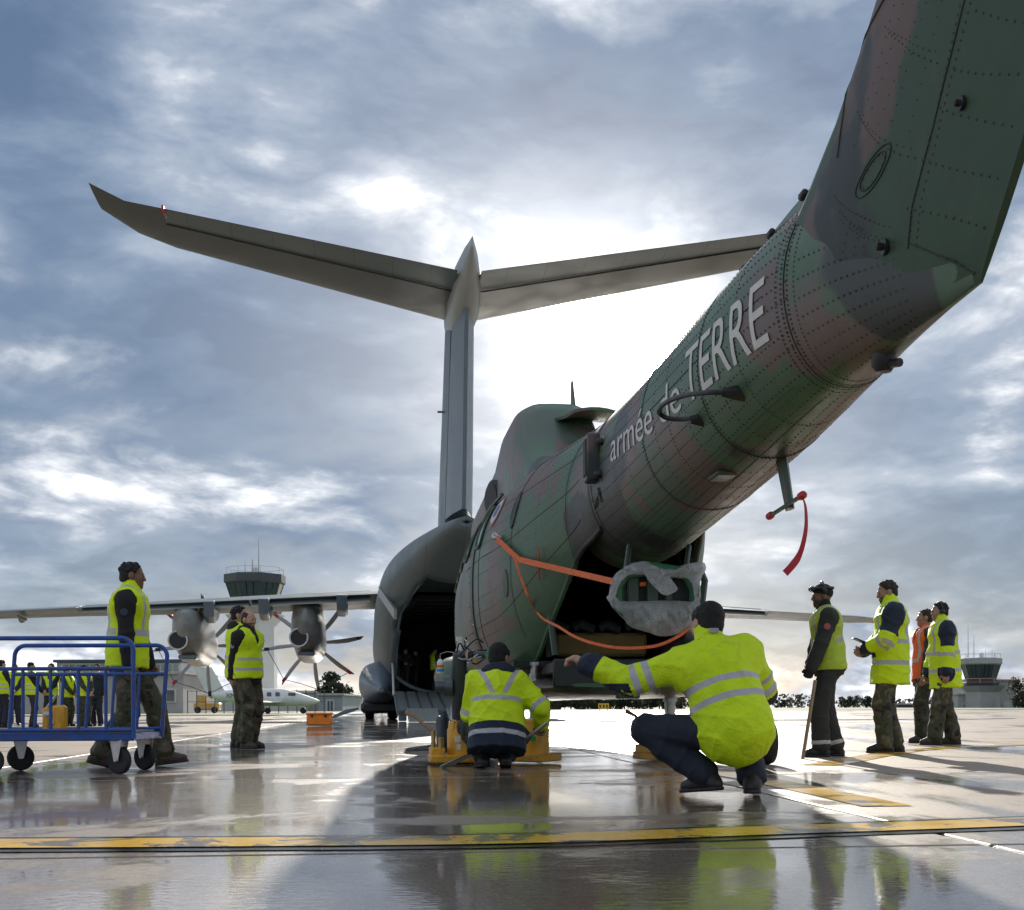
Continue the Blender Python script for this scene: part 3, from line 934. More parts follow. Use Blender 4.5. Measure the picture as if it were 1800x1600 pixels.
cab_tab = [(-.25, 1.66, 2.90, .50, 2.1), (.25, 1.40, 2.90, .57, 2.15), (.75, 1.08, 2.88, .74, 2.25), (1.25, .76, 2.86, .90, 2.4), (1.6, .63, 2.84, 1.00, 2.5), (2.2, .60, 2.80, 1.12, 2.6),
           (3.2, .58, 2.76, 1.21, 2.7), (5, .58, 2.72, 1.22, 2.7), (7.0, .6, 2.6, 1.16, 2.5), (8.4, .75, 2.2, .95, 2.3), (9.4, 1.0, 1.8, .6, 2.1), (9.9, 1.25, 1.5, .1, 2.0)]
def csurf(y, a, off=0.0):
    zb, zt, hw, e = smooth_tab(cab_tab, y)
    zc = (zb + zt) / 2
    ca, sa = math.cos(a), math.sin(a)
    k_ = max(0, min(1, y / 1.6)); k_ = k_ * k_ * (3 - 2 * k_)
    x = abs(ca) ** (2 / e) * (1 if ca >= 0 else -1) * (hw * (1 - .06 * k_) + off) - .13 * k_
    z = zc + abs(sa) ** (2 / e) * (1 if sa >= 0 else -1) * ((zt - zb) / 2 + off)
    return Vector((x, y, z))
def make_cabin():
    n = 240
    ys = [-.25 + .04 * k for k in range(50)] + [1.85, 2.2, 2.6, 3.2, 4, 5, 6, 7, 7.7, 8.4, 8.9, 9.4, 9.7, 9.9]
    V, Fc = [], []
    for y in ys: V += [tuple(csurf(y, 2 * PI * j / n)) for j in range(n)]
    for i in range(len(ys) - 1):
        for j in range(n):
            k = (j + 1) % n
            q = (i * n + j, i * n + k, (i + 1) * n + k, (i + 1) * n + j)
            y = (ys[i] + ys[i + 1]) / 2
            cx = sum(V[a][0] for a in q) / 4 + .06 * max(0, min(1, y)); cz = sum(V[a][2] for a in q) / 4
            zb, zt, hw, e = smooth_tab(cab_tab, y)
            lim = .40 + max(0, y + .25) * .17
            if y < 1.45 and abs(cx) < lim and cz < (zb + zt) / 2: continue
            Fc.append(q)
    global CAB_BVH
    from mathutils.bvhtree import BVHTree
    CAB_BVH = BVHTree.FromPolygons([Vector(p_) for p_ in V], Fc)
    mb = MB(); mb.v = V; mb.f = Fc
    o = obj('cabin_shell', mb, M_camo, heli, 60)
    o.data.materials.append(M_hin)
    md = o.modifiers.new('skin', 'SOLIDIFY'); md.thickness = .045; md.offset = -1; md.material_offset = 1; md.material_offset_rim = 0
    for sx_ in (-1, 1):                                     # rolled edge of the ramp opening
        pts = []
        for k in range(18):
            y = -.25 + 1.68 * k / 17
            zb, zt, hw, e = smooth_tab(cab_tab, y)
            lim = .40 + max(0, y + .25) * .17
            k_ = max(0, min(1, y / 1.6)); k_ = k_ * k_ * (3 - 2 * k_); hh = hw * (1 - .06 * k_)
            xl = sx_ * lim - .06 * max(0, min(1, y)); xo = min(.999, abs(xl + .13 * k_) / hh)
            zc = (zb + zt) / 2
            pts.append((xl, y, zc - (1 - xo ** e) ** (1 / e) * (zt - zb) / 2))
        mb = MB(); mb.tube(pts, .022, 8); obj('opening_edge', mb, M_camo, heli)
    # floor, rear bulkhead ribs, tan padding in the ramp opening
    f = MB(); f.box((0, 3.2, .88), (1.9, 3.9, .06)); obj('cabin_floor', f, M_hin, heli)
    for k in range(3):
        f = MB(); f.tube([(-.62, .9 + .5 * k, .95), (-.7, .9 + .5 * k, 1.6), (-.45, .9 + .5 * k, 2.2), (.45, .9 + .5 * k, 2.2), (.7, .9 + .5 * k, 1.6), (.62, .9 + .5 * k, .95)], .03, 6)
        obj('interior_frame', f, M_green, heli)
    t = MB(); t.box((-.12, 1.55, 1.07), (.85, .14, .22), .03); obj('tan_panel', t, M_tan, heli)
    t = MB()
    for k in range(5): t.tube([(-.62 + .24 * k, 1.45, 1.22), (-.56 + .24 * k, 1.43, 1.25), (-.44 + .24 * k, 1.45, 1.20)], .045, 6)
    obj('rolled_curtain', t, M_hin, heli)
    # lowered tail ramp seen from its end
    r = MB(); r.box((-.08, .95, .83), (1.20, .95, .10), .015)
    r.box((-.08, .50, .78), (1.22, .06, .24), .015)
    rp = obj('rear_ramp', r, pm('ramp_black', (.02, .024, .022), .55, var=.3, scale=8), heli)
    for x in (-.42, -.12, .2):
        d = MB(); M = Matrix.Translation((x, .465, .80)) @ Matrix.Rotation(R(45), 4, 'Y'); d.box((0, 0, 0), (.028, .01, .028), 0, M); obj('tie_ring', d, M_tan, rp)
    b = MB(); b.box((-.06, .50, .625), (.19, .12, .12), .012); bo = obj('lamp_housing', b, M_green, rp)
    b = MB(); b.box((-.06, .436, .625), (.12, .012, .07)); obj('lamp_glass', b, M_black, bo)
    # dark sponson shelf under the ramp hinge and belly skin to the rear
    bl = MB(); bl.loft([sring(y, zb_, zt_, hw, 2.6, 28) for y, zb_, zt_, hw in ((.42, .66, .70, .55), (.7, .60, .72, .72), (1.3, .575, .78, .92), (1.9, .57, .8, 1.02))])
    obj('belly_fairing', bl, M_camo, heli)
make_cabin()

def on_cabin(px, py, off=.02):
    """world point on the outside of the cabin seen at a photo pixel, lifted off the skin"""
    Mi = MATS[heli.name].inverted()
    o_ = Mi @ Vector((0, 0, CAMH)); d_ = (Mi.to_3x3() @ ray(px, py)).normalized()
    loc, nr, ix, ds = CAB_BVH.ray_cast(o_, d_)
    if loc is None: return W(px, py, 12.0)
    if nr.dot(d_) > 0: nr = -nr
    return MATS[heli.name] @ (loc + nr * off)

def fin_mat():
    """dark green fin with a brown paint band behind its leading edge"""
    m, nt, bs = new_mat('fin_camouflage')
    v = coords(nt)
    sep = nt.nodes.new('ShaderNodeSeparateXYZ'); nt.links.new(v, sep.inputs[0])
    n_ = noise(nt, v, 1.3, 4, .5, .4)
    q_ = mth(nt, 'ADD', mth(nt, 'ADD', sep.outputs[1], mth(nt, 'MULTIPLY', mth(nt, 'SUBTRACT', sep.outputs[2], 2.86), 1.32)), 4.76)
    q_ = mth(nt, 'ADD', q_, mth(nt, 'MULTIPLY', mth(nt, 'SUBTRACT', n_, .5), .9))
    band_ = ramp(nt, mth(nt, 'MULTIPLY', q_, -.5), [(.10, (0, 0, 0)), (.125, (1, 1, 1)), (.42, (1, 1, 1)), (.445, (0, 0, 0))])
    c = mixc(nt, band_, (.034, .076, .042), (.120, .082, .068))
    dk = ramp(nt, noise(nt, coords(nt, loc=(4, 1, 2)), .9, 4, .5, .4), [(.62, (0, 0, 0)), (.65, (1, 1, 1))])
    c = mixc(nt, dk, c, (.026, .036, .033))
    g = noise(nt, v, 7, 7, .68)
    c = mixc(nt, 1.0, c, ramp(nt, g, [(.25, (.75,) * 3), (.75, (1.15,) * 3)]), 'MULTIPLY')
    st_ = ramp(nt, noise(nt, coords(nt, (9, 2, .8)), 2.2, 8, .7), [(.56, (0, 0, 0)), (.78, (.22,) * 3)])
    c = mixc(nt, st_, c, (.17, .16, .14))
    nt.links.new(c, bs.inputs['Base Color'])
    nt.links.new(ramp(nt, g, [(.25, (.42,) * 3), (.75, (.56,) * 3)]), bs.inputs['Roughness'])
    bs.inputs['Specular IOR Level'].default_value = .35
    bump(nt, bs, noise(nt, v, 5, 3, .5), .06, .05)
    return m

FINP = [(0, 0), (.008, .42), (.025, .70), (.05, .88), (.09, .98), (.13, 1.0), (.35, .93), (.52, .80), (.75, .42), (1.0, .06)]
def make_fin():
    rings = []
    zs = [(1.93, -3.9, -5.79, .12), (1.98, -3.8, -5.83, .30), (2.1, -3.7, -5.94, .46), (2.3, -3.7, -6.12, .52), (2.5, -4.02, -6.29, .50), (2.7, -4.46, -6.46, .44), (2.86, -4.76, -6.60, .40), (3.05, -5.04, -6.76, .37), (3.3, -5.38, -6.98, .35), (3.8, -6.02, -7.41, .31), (4.5, -6.90, -8.01, .25)]
    def sec(z, le, te, th):
        c = le - te
        up = FINP
        return [(-t / 2 * th, le - c * f, z) for f, t in up] + [(t / 2 * th, le - c * f, z) for f, t in up[:0:-1]]
    mb = MB(); mb.loft([sec(*q) for q in zs])
    obj('tail_fin', mb, fin_mat(), heli, 40)
    def fs(z, f, off=0.0):
        le, te, th = lerp_tab(zs, z)
        up = FINP
        t = lerp_tab(up, f)[0]
        return Vector((-t / 2 * th - off, le - (le - te) * f, z))
    return fs
fsurf = make_fin()
def fin_at(px, py):
    """(height, chord fraction) of the fin's port face seen at a photo pixel"""
    best = None; Mh = MATS[heli.name]
    d = ray(px, py)
    for i in range(61):
        z = 1.95 + 2.4 * i / 60
        for j in range(41):
            f = .02 + .97 * j / 40
            p = Mh @ fsurf(z, f); e = (p.x / p.y - d.x) ** 2 + ((p.z - CAMH) / p.y - d.z) ** 2
            if best is None or e < best[0]: best = (e, z, f)
    return best[1], best[2]

def rivets(name, pts, r=.0056, mat=None, parent=None):
    """pts: (position, outward normal)"""
    V, Fc = [], []
    for p, n in pts:
        a = n.orthogonal().normalized(); b = n.cross(a); k0 = len(V)
        for j in range(6):
            V.append(tuple(p + (a * math.cos(j * PI / 3) + b * math.sin(j * PI / 3)) * r - n * .001))
        V.append(tuple(p + n * r * .55))
        Fc += [(k0 + j, k0 + (j + 1) % 6, k0 + 6) for j in range(6)]
    mb = MB(); mb.v = V; mb.f = Fc
    o = obj(name, mb, mat or M_rivet, parent or heli, 0)
    o['kind'] = 'stuff'
    return o

def make_rivets():
    P = []
    def row(fn, ya, yb, a, step):
        n = int(abs(yb - ya) / step)
        for k in range(n + 1):
            y = ya + (yb - ya) * k / max(1, n)
            P.append((fn(y, a), surf_n(fn, y, a)))
    def ring(fn, y, a0, a1, step):
        n = max(2, int((a1 - a0) / step))
        for k in range(n + 1):
            a = a0 + (a1 - a0) * k / n
            P.append((fn(y, a), surf_n(fn, y, a)))
    for k in range(22):
        a = R(95 + k * 9.3)
        row(bsurf, -.25, -4.55, a, .047)
    for y in (-.3, -.36, -1.15, -1.2, -2.05, -2.1, -2.7, -3.35, -3.4, -3.95, -4.45, -4.5, -4.56, -4.62):
        ring(bsurf, y, R(92), R(312), .048)
    for y in (-.75, -1.6, -2.4, -3.05, -3.65): ring(bsurf, y, R(92), R(312), .085)
    for k in range(9): row(bsurf, -4.66, -5.35, R(170 + k * 11), .04)
    for k in range(17):
        a = R(112 + k * 6.0)
        row(csurf, .05, 3.0, a, .06)
    for y in (.3, .36, .8, 1.25, 1.3, 1.8, 2.3, 2.9): ring(csurf, y, R(108), R(214), .03)
    nf = Vector((-1, -.15, 0)).normalized()
    FR = []
    def frow(pix, step, r2=False, dbl=0.0):
        zf = [fin_at(*p_) for p_ in pix]
        for (z0, f0), (z1, f1) in zip(zf, zf[1:]):
            a_, b_ = fsurf(z0, f0), fsurf(z1, f1); n = max(1, int((b_ - a_).length / step))
            for k in range(n):
                t = k / n; z, f = z0 + (z1 - z0) * t, f0 + (f1 - f0) * t
                (FR if r2 else P).append((fsurf(z, f), nf))
                if dbl: (FR if r2 else P).append((fsurf(z + dbl, f + dbl * .3), nf))
    for x0, x1 in ((1700, 1596), (1712, 1606)): frow([(x0, -60), (x1 + 40, 230), (x1, 440)], .026, True)
    for x0, x1, y1 in ((1575, 1488, 285), (1600, 1512, 240), (1640, 1556, 240), (1665, 1590, 260), (1600 + 25, 1530, 240)): frow([(x0, -20), (x1, y1)], .05)
    for p_ in ([(1706, 20), (1830, 40)], [(1676, 115), (1830, 140)], [(1650, 200), (1820, 236)], [(1622, 282), (1790, 326)], [(1602, 360), (1765, 412)], [(1590, 430), (1740, 498)]): frow(p_, .042, True)
    for d_ in (0, 7, 14): frow([(1560, 50 + d_), (1662, 102 + d_)], .035)
    for d_ in (0, 7, 14): frow([(1506, 196 + d_), (1612, 268 + d_)], .035)
    for d_ in (0, 10, 20, 30, 42): frow([(1470 + d_ * .2, 345 + d_), (1570 + d_ * .3, 400 + d_)], .03)
    for k in range(6): frow([(1490 + 17 * k, 400 + 6 * k), (1478 + 20 * k, 520 + 2 * k)], .03)
    rivets('fin_rivets', FR, .0076)
    rivets('rivet_rows', P)
make_rivets()

def make_seams():
    mt = pm('seam_dark', (.022, .026, .024), .6)
    for y in (-.33, -2.08, -3.37, -4.53):
        mb = MB(); mb.tube([bsurf(y, R(92 + 4 * k), .0) for k in range(56)], .0026, 5); obj('panel_seam', mb, mt, heli)
    for a in (123, 178, 238, 262):
        mb = MB(); mb.tube([bsurf(-.3 - .2 * k, R(a), .0) for k in range(21)], .0022, 5); obj('panel_seam', mb, mt, heli)
    for y in (.33, 1.27, 2.32):
        mb = MB(); mb.tube([csurf(y, R(108 + 4 * k), .0) for k in range(28)], .0035, 5); obj('panel_seam', mb, mt, heli)
    for a in (128, 150, 172, 196):
        mb = MB(); mb.tube([csurf(.05 + .1 * k, R(a), .0) for k in range(34)], .0028, 5); obj('panel_seam', mb, mt, heli)
    def fline(name, pix, r_, n=14):
        zf = [fin_at(*p_) for p_ in pix]; pts = []
        for (z0, f0), (z1, f1) in zip(zf, zf[1:]): pts += [fsurf(z0 + (z1 - z0) * k / n, f0 + (f1 - f0) * k / n, .001) for k in range(n)]
        mb = MB(); mb.tube(pts, r_, 5); return obj(name, mb, mt, heli)
    fline('panel_seam', [(1706, -40), (1640, 230), (1600, 445)], .0028)
    fline('panel_seam', [(1562, -20), (1520, 120), (1470, 290)], .004)
    fline('panel_seam', [(1595, 432), (1738, 498)], .0026)
    zc_, fc_ = fin_at(1531, 310)
    for nm, rz_, rf_, rr_ in (('round_panel', .060, .046, .0028), ('round_panel', .044, .033, .0024)):
        mb = MB(); mb.tube([fsurf(zc_ + rz_ * math.sin(2 * PI * k / 28), fc_ + rf_ * math.cos(2 * PI * k / 28), .001) for k in range(29)], rr_, 5); obj(nm, mb, mt, heli)
    rivets('round_panel_bolts', [(fsurf(zc_ + .038 * math.sin(2 * PI * k / 12), fc_ + .028 * math.cos(2 * PI * k / 12)), Vector((-1, 0, 0))) for k in range(12)], .0065, M_black)
    for px_, py_, sc_ in ((1556, 428, 1.0), (1684, 174, .8)):
        zz_, ff_ = fin_at(px_, py_)
        mb = MB(); mb.lathe([(.03 * sc_, 0), (.03 * sc_, .010), (.014 * sc_, .012), (.014 * sc_, .035 * sc_), (.004, .04 * sc_)], 12, Matrix.Translation(fsurf(zz_, ff_)) @ Matrix.Rotation(R(-90), 4, 'Y')); obj('fin_bolt', mb, M_black, heli)
    # drive shaft cover along the spine with latches
    mb = MB(); rings = []
    for k in range(20):
        y = -4.55 + 4.5 * k / 19
        zt = smooth_tab(boom_tab, y)[1]
        rings.append([(-.13, y, zt - .03), (-.10, y, zt + .055), (0, y, zt + .08), (.10, y, zt + .055), (.13, y, zt - .03)])
    mb.loft(rings); obj('drive_shaft_cover', mb, M_camo, heli, 30)
    for k in range(9):
        y = -4.3 + .5 * k; zt = smooth_tab(boom_tab, y)[1]
        mb = MB(); mb.box((-.125, y, zt + .03), (.03, .07, .035), .008); obj('latch', mb, M_black, heli)
    for y in (-2.1, -2.75):
        zt = smooth_tab(boom_tab, y)[1]
        mb = MB(); mb.lathe([(.05, 0), (.05, .06), (.03, .085), (.005, .09)], 12, Matrix.Translation((0, y, zt + .06))); obj('spine_lamp', mb, M_green, heli)
    mb = MB(); p = fsurf(2.86, .0, 0); mb.tube([p + Vector((0, .02, 0)), p + Vector((-.03, .08, .02)), p + Vector((-.035, .10, .06))], .012, 6); obj('fin_fitting', mb, M_black, heli)
    # lettering wrapped on the port side of the boom
    cu = bpy.data.curves.new('lettering', 'FONT')
    cu.body = 'armée de'; cu.size = 1.0; cu.resolution_u = 4
    mtx = pm('white_lettering', (.62, .62, .60), .55, var=.1, scale=20)
    def text(body, y0, y1, a_base, h, sub=3):
        cu.body = body
        o = bpy.data.objects.new('tmp', cu); C.objects.link(o)
        dg = bpy.context.evaluated_depsgraph_get(); dg.update()
        me = bpy.data.meshes.new_from_object(o.evaluated_get(dg))
        bpy.data.objects.remove(o)
        bm = bmesh.new(); bm.from_mesh(me)
        bmesh.ops.triangulate(bm, faces=bm.faces)
        for _ in range(sub):
            es = [e for e in bm.edges if e.calc_length() > .12]
            if es: bmesh.ops.subdivide_edges(bm, edges=es, cuts=1); bmesh.ops.triangulate(bm, faces=bm.faces)
        xs = [v.co.x for v in bm.verts]; x0, x1 = min(xs), max(xs)
        for v in bm.verts:
            y = y0 + (y1 - y0) * (v.co.x - x0) / (x1 - x0)
            zb, zt, hw, e = smooth_tab(boom_tab, y)
            a = a_base + R(20) * (-1.1 - y) / 3.24 - (v.co.y * h) / ((zt - zb) / 2 * .5 + hw * .5)
            v.co = bsurf(y, a, .004)
        bm.verts.index_update(); bm.faces.index_update()
        bmesh.ops.recalc_face_normals(bm, faces=bm.faces)
        isl = []; seen = set()
        for f0 in bm.faces:                                 # islands, then islands that overlap along the boom are one letter
            if f0.index in seen: continue
            stack = [f0]; grp = []; seen.add(f0.index)
            while stack:
                g_ = stack.pop(); grp.append(g_)
                for e_ in g_.edges:
                    for h_ in e_.link_faces:
                        if h_.index not in seen: seen.add(h_.index); stack.append(h_)
            ys_ = [v.co.y for g_ in grp for v in g_.verts]; isl.append([min(ys_), max(ys_), grp])
        isl.sort(key=lambda t_: -t_[1] + t_[0]); out = []
        for i_ in isl:
            m_ = (i_[0] + i_[1]) / 2
            for o_ in out:
                if o_[0] < m_ < o_[1]: o_[2] += i_[2]; break
            else: out.append(i_)
        for o_ in out:
            ix = {}; vv = []; ff = []
            for g_ in o_[2]:
                ff.append(tuple(ix.setdefault(v.index, len(ix)) for v in g_.verts))
            inv = {k_: v_ for v_, k_ in ix.items()}; bm.verts.ensure_lookup_table()
            vv = [tuple(bm.verts[inv[k_]].co) for k_ in range(len(inv))]
            lm_ = bpy.data.meshes.new('letter'); lm_.from_pydata(vv, [], ff); link('letter', lm_, mtx, heli, 0)
        bm.free()
    text('armée de', -1.10, -3.02, R(184), .25)
    text('TERRE', -3.12, -4.34, R(184), .36)
make_seams()

def make_heli_details():
    # louvred box at the boom root
    p = bsurf(-.55, R(172), .0)
    d = MB(); d.box((p.x - .035, p.y, p.z), (.10, .16, .36), .012); bx = obj('dispenser_box', d, M_camo, heli)
    for k in range(3):
        q = MB(); q.box((p.x - .089, p.y - .045 + .045 * k, p.z), (.012, .022, .27)); obj('slot', q, M_black, bx)
    for yy, aa in ((-.72, 163), (-.72, 185)):
        q = MB(); pp = bsurf(yy, R(aa)); q.lathe([(.03, 0), (.03, .025), (.015, .05), (.003, .055)], 10, Matrix.Translation(pp) @ Matrix.Rotation(R(-90), 4, 'Y')); obj('sensor', q, M_black, heli)
    q = MB(); q.tube([bsurf(-.62, R(196), .01), bsurf(-.5, R(199), .012), bsurf(-.36, R(203), .01)], .008, 5); q.tube([bsurf(-.60, R(192), .01), bsurf(-.60, R(203), .01)], .008, 5); obj('hand_grip', q, M_green, heli)
    # HF rail antenna standing off the port side
    pts = [L(heli, W(*t)) for t in ((1272, 690, 6.15), (1245, 690, 6.2), (1205, 695, 6.4), (1172, 707, 6.65), (1158, 722, 6.85), (1170, 734, 6.9), (1195, 737, 6.85), (1216, 735, 6.75))]
    q = MB(); q.tube(spline(pts, 6), .0135, 8); obj('rail_antenna', q, M_black, heli)
    for t in ((1268, 690, 6.15), (1213, 738, 6.75)):
        pp = L(heli, W(*t)); q = MB(); q.tube([pp, pp + Vector((.06, 0, 0)), pp + Vector((.16, 0, .0))], [.02, .035, .05], 8); obj('antenna_foot', q, M_black, heli)
    # ventral strut with a probe bar and red end caps
    p0 = L(heli, W(1372, 800, 6.75)); p1 = L(heli, W(1388, 896, 6.62))
    q = MB(); rings = []
    for t, c, w in ((-.25, .30, .05), (0, .20, .045), (.2, .155, .04), (1.0, .13, .03)):
        c0 = p0.lerp(p1, t)
        rings.append([c0 + Vector((0, c / 2, 0)), c0 + Vector((w / 2, c * .2, 0)), c0 + Vector((w / 2, -c * .3, 0)), c0 + Vector((0, -c / 2, 0)), c0 + Vector((-w / 2, -c * .3, 0)), c0 + Vector((-w / 2, c * .2, 0))])
    q.loft(rings); obj('ventral_strut', q, M_green, heli, 30)
    a0 = L(heli, W(1352, 908, 7.0)); a1 = L(heli, W(1412, 870, 6.3))
    q = MB(); q.tube([a0, a1], .012, 8); obj('probe_bar', q, M_green, heli)
    for e_, s_ in ((a0, a1), (a1, a0)):
        dv = (s_ - e_).normalized(); q = MB(); q.tube([e_ - dv * .015, e_, e_ + dv * .05, e_ + dv * .07], [.012, .021, .021, .014], 10); obj('end_cap', q, M_red, heli)
    # small blister and stencilled plate under the boom
    q = MB(); pp = bsurf(-2.9, R(252)); q.box((pp.x, pp.y, pp.z - .005), (.12, .22, .03), .012); obj('underside_fairing', q, M_green, heli)
    q = MB(); pp = bsurf(-4.95, R(268)); q.lathe([(.05, .02), (.05, -.03), (.03, -.06), (.004, -.065)], 12, Matrix.Translation(pp)); q.tube([pp + Vector((0, 0, -.03)), pp + Vector((.03, -.09, -.045))], .018, 8); obj('tail_lamp', q, M_black, heli)
    # engine cowling on the roof
    q = MB(); rings = []
    for y, zt, hw, zb in ((2.3, 2.92, .36, 2.55), (2.7, 3.10, .40, 2.5), (3.1, 3.40, .44, 2.45), (3.4, 3.66, .47, 2.4), (3.65, 3.80, .49, 2.4), (4.2, 3.90, .51, 2.4), (5.2, 3.95, .52, 2.4), (6.4, 3.8, .50, 2.4), (7.5, 3.3, .7, 2.3), (8.4, 2.6, .4, 2.0)):
        rings.append(sring(y, zb, zt, hw, 3.8, 48, -.27, 2.72))
    q.loft(rings); cow = obj('engine_cowling', q, M_camo, heli, 45)
    q = MB(); rings = []
    for y, z, hw, cxx in ((4.0, 3.72, .30, -.10), (3.6, 3.62, .30, -.08), (3.25, 3.545, .28, -.04), (3.0, 3.52, .25, .0), (2.84, 3.54, .22, .04)):
        top = [(cxx + hw * t_, y, z + .035 * (1 - t_ * t_)) for t_ in (-1, -.6, -.2, .2, .6, 1)]
        rings.append(top + [(p_[0] * .98, p_[1], p_[2] - .03) for p_ in top[::-1]])
    q.loft(rings)
    obj('cowling_lip', q, M_camo, heli, 40)
    q = MB(); q.loft([[(.0 + .09 * math.cos(2 * PI * j / 16), 3.18 + .01 * j * 0, 3.42 + .05 * math.sin(2 * PI * j / 16)) for j in range(16)],
                      [(.0 + .09 * math.cos(2 * PI * j / 16), 3.3, 3.42 + .05 * math.sin(2 * PI * j / 16)) for j in range(16)]]); obj('cooling_vent', q, M_black, cow)
    t_ = L(heli, W(1005, 672, 14.3)); b_ = L(heli, W(1008, 724, 14.3))
    q = MB(); q.loft([[b_ + Vector((-.02, .12, -.06)), b_ + Vector((.02, .12, -.06)), b_ + Vector((.02, -.12, -.06)), b_ + Vector((-.02, -.12, -.06))],
                      [t_ + Vector((-.008, .03, 0)), t_ + Vector((.008, .03, 0)), t_ + Vector((.008, -.05, 0)), t_ + Vector((-.008, -.05, 0))]]); obj('blade_antenna', q, M_camo, heli)
    c0 = L(heli, W(873, 878, 15.2))
    q = MB(); Mx = Matrix.Translation(c0) @ Matrix.Rotation(R(-62), 4, 'Z') @ Matrix.Rotation(R(90), 4, 'X') @ Matrix.Scale(.75, 4, (1, 0, 0))
    q.lathe([(.20, -.25), (.235, -.1), (.235, .06), (.2, .08)], 24, Mx); q.lathe([(.19, .075), (.185, .09)], 24, Mx); obj('engine_exhaust', q, M_black, heli)
    # sliding door gap, windows and roundel on the port side
    q = MB(); q.loft([[csurf(2.62, R(128 + 4 * k), .012), csurf(2.76, R(128 + 4 * k), .012), csurf(2.76, R(128 + 4 * k), -.03), csurf(2.62, R(128 + 4 * k), -.03)] for k in range(21)]); obj('door_gap', q, M_black, heli)
    q = MB(); q.tube([csurf(2.2 + .3 * k, R(136), .03) for k in range(14)], .02, 6); obj('door_rail', q, M_green, heli)
    def patch(name, y0, y1, a0, a1, off, mat, parent, corner=.3, n=10):
        mb = MB(); outer = []
        for k in range(40):
            t = 2 * PI * k / 40
            ex = abs(math.cos(t)) ** .5 * (1 if math.cos(t) >= 0 else -1); ey = abs(math.sin(t)) ** .5 * (1 if math.sin(t) >= 0 else -1)
            outer.append(((y0 + y1) / 2 + ex * (y1 - y0) / 2, (a0 + a1) / 2 + ey * (a1 - a0) / 2))
        rings = []
        for s_ in (1.0, .6, .2):
            rings.append([csurf((y0 + y1) / 2 + (y - (y0 + y1) / 2) * s_, R((a0 + a1) / 2 + (a - (a0 + a1) / 2) * s_), off) for y, a in outer])
        mb.loft(rings, False, True)
        fr = MB(); fr.tube([csurf(y, R(a), off) for y, a in outer] + [csurf(outer[0][0], R(outer[0][1]), off)], .014, 6)
        o = obj(name, mb, mat, parent, 60)
        obj('frame', fr, M_green, o)
        return o
    for y0 in (3.1, 4.0, 4.9, 5.8):
        patch('window', y0, y0 + .62, 142, 166, .012, M_glass, heli)
    patch('window', 2.28, 2.58, 142, 166, .012, M_glass, heli)
    def disc(cy, ca, r, mat, off, name):
        mb = MB(); zb, zt, hw, e = smooth_tab(cab_tab, cy); k_ = 1 / ((zt - zb) / 2)
        rings = [[csurf(cy + s_ * r * math.cos(2 * PI * j / 28), R(ca) + s_ * r * k_ * math.sin(2 * PI * j / 28), off) for j in range(28)] for s_ in (1, .5, .1)]
        mb.loft(rings, False, True); return obj(name, mb, mat, heli, 60)
    disc(1.95, 150, .17, pm('roundel_red', (.42, .12, .10), .5), .006, 'roundel')
    disc(1.95, 150, .14, pm('roundel_white', (.55, .55, .52), .5), .009, 'roundel')
    disc(1.95, 150, .075, pm('roundel_blue', (.06, .10, .30), .5), .012, 'roundel')
    # grab recess with orange loop, oval hatch, shackle point
    q = MB(); q.loft([[csurf(1.28 + .055 * math.cos(2 * PI * j / 20), R(158) + .17 * math.sin(2 * PI * j / 20), o_) for j in range(20)] for o_ in (-.01, .012)]); obj('filler_cap', q, M_black, heli)
    q = MB(); q.loft([[csurf(1.38 + .05 * math.cos(2 * PI * j / 20), R(186) + .09 * math.sin(2 * PI * j / 20), o_) for j in range(20)] for o_ in (-.01, .010)]); obj('oval_hatch', q, M_green, heli)
    # main gear legs and wheels
    for px, py, lab in ((778, 1312, 0), (1343, 1344, 1)):
        g0 = L(heli, G(px, py)); r_ = .19
        t, h = wheel_mesh(r_, .16, .55)
        Mw = Matrix.Translation((g0.x, g0.y, r_))
        t.v = [tuple(Mw @ Vector(p_)) for p_ in t.v]; h.v = [tuple(Mw @ Vector(p_)) for p_ in h.v]
        wo = obj('wheel', t, M_dark, heli); obj('rim', h, M_galv, wo)
        s_ = 1 if lab else -1
        lg = MB(); lg.tube([(g0.x - s_ * .13, g0.y, r_), (g0.x - s_ * .16, g0.y + .15, .55), (g0.x - s_ * .30, g0.y + .4, .95)], [.035, .045, .06], 10)
        lg.tube([(g0.x, g0.y, r_), (g0.x - s_ * .14, g0.y, r_)], .03, 8)
        obj('gear_leg', lg, M_galv, heli)
        sp = MB(); sp.loft([sring(g0.y + d, .72, zt_, hw, 2.4, 20, g0.x - s_ * .32) for d, zt_, hw in ((-.15, .78, .1), (.1, 1.05, .30), (.9, 1.2, .38), (2.4, 1.15, .36), (3.2, .85, .1))]); obj('sponson', sp, M_camo, heli)
make_heli_details()

# red streamer on the probe
pts = [W(*t) for t in ((1411, 874, 6.3), (1416, 892, 6.29), (1417, 925, 6.28), (1412, 955, 6.27), (1404, 978, 6.26), (1392, 995, 6.22), (1380, 1008, 6.20))]
q = MB(); q.ribbon(spline(pts, 5), .036, [(.35 + .6 * k / 30, .8 - .5 * k / 30, .1) for k in range(31)], .0015)
tag(obj('warning_streamer', q, pm('red_webbing', (.42, .018, .03), .75, var=.2, scale=40)), 'red warning streamer blowing below the helicopter tail probe', 'streamer')

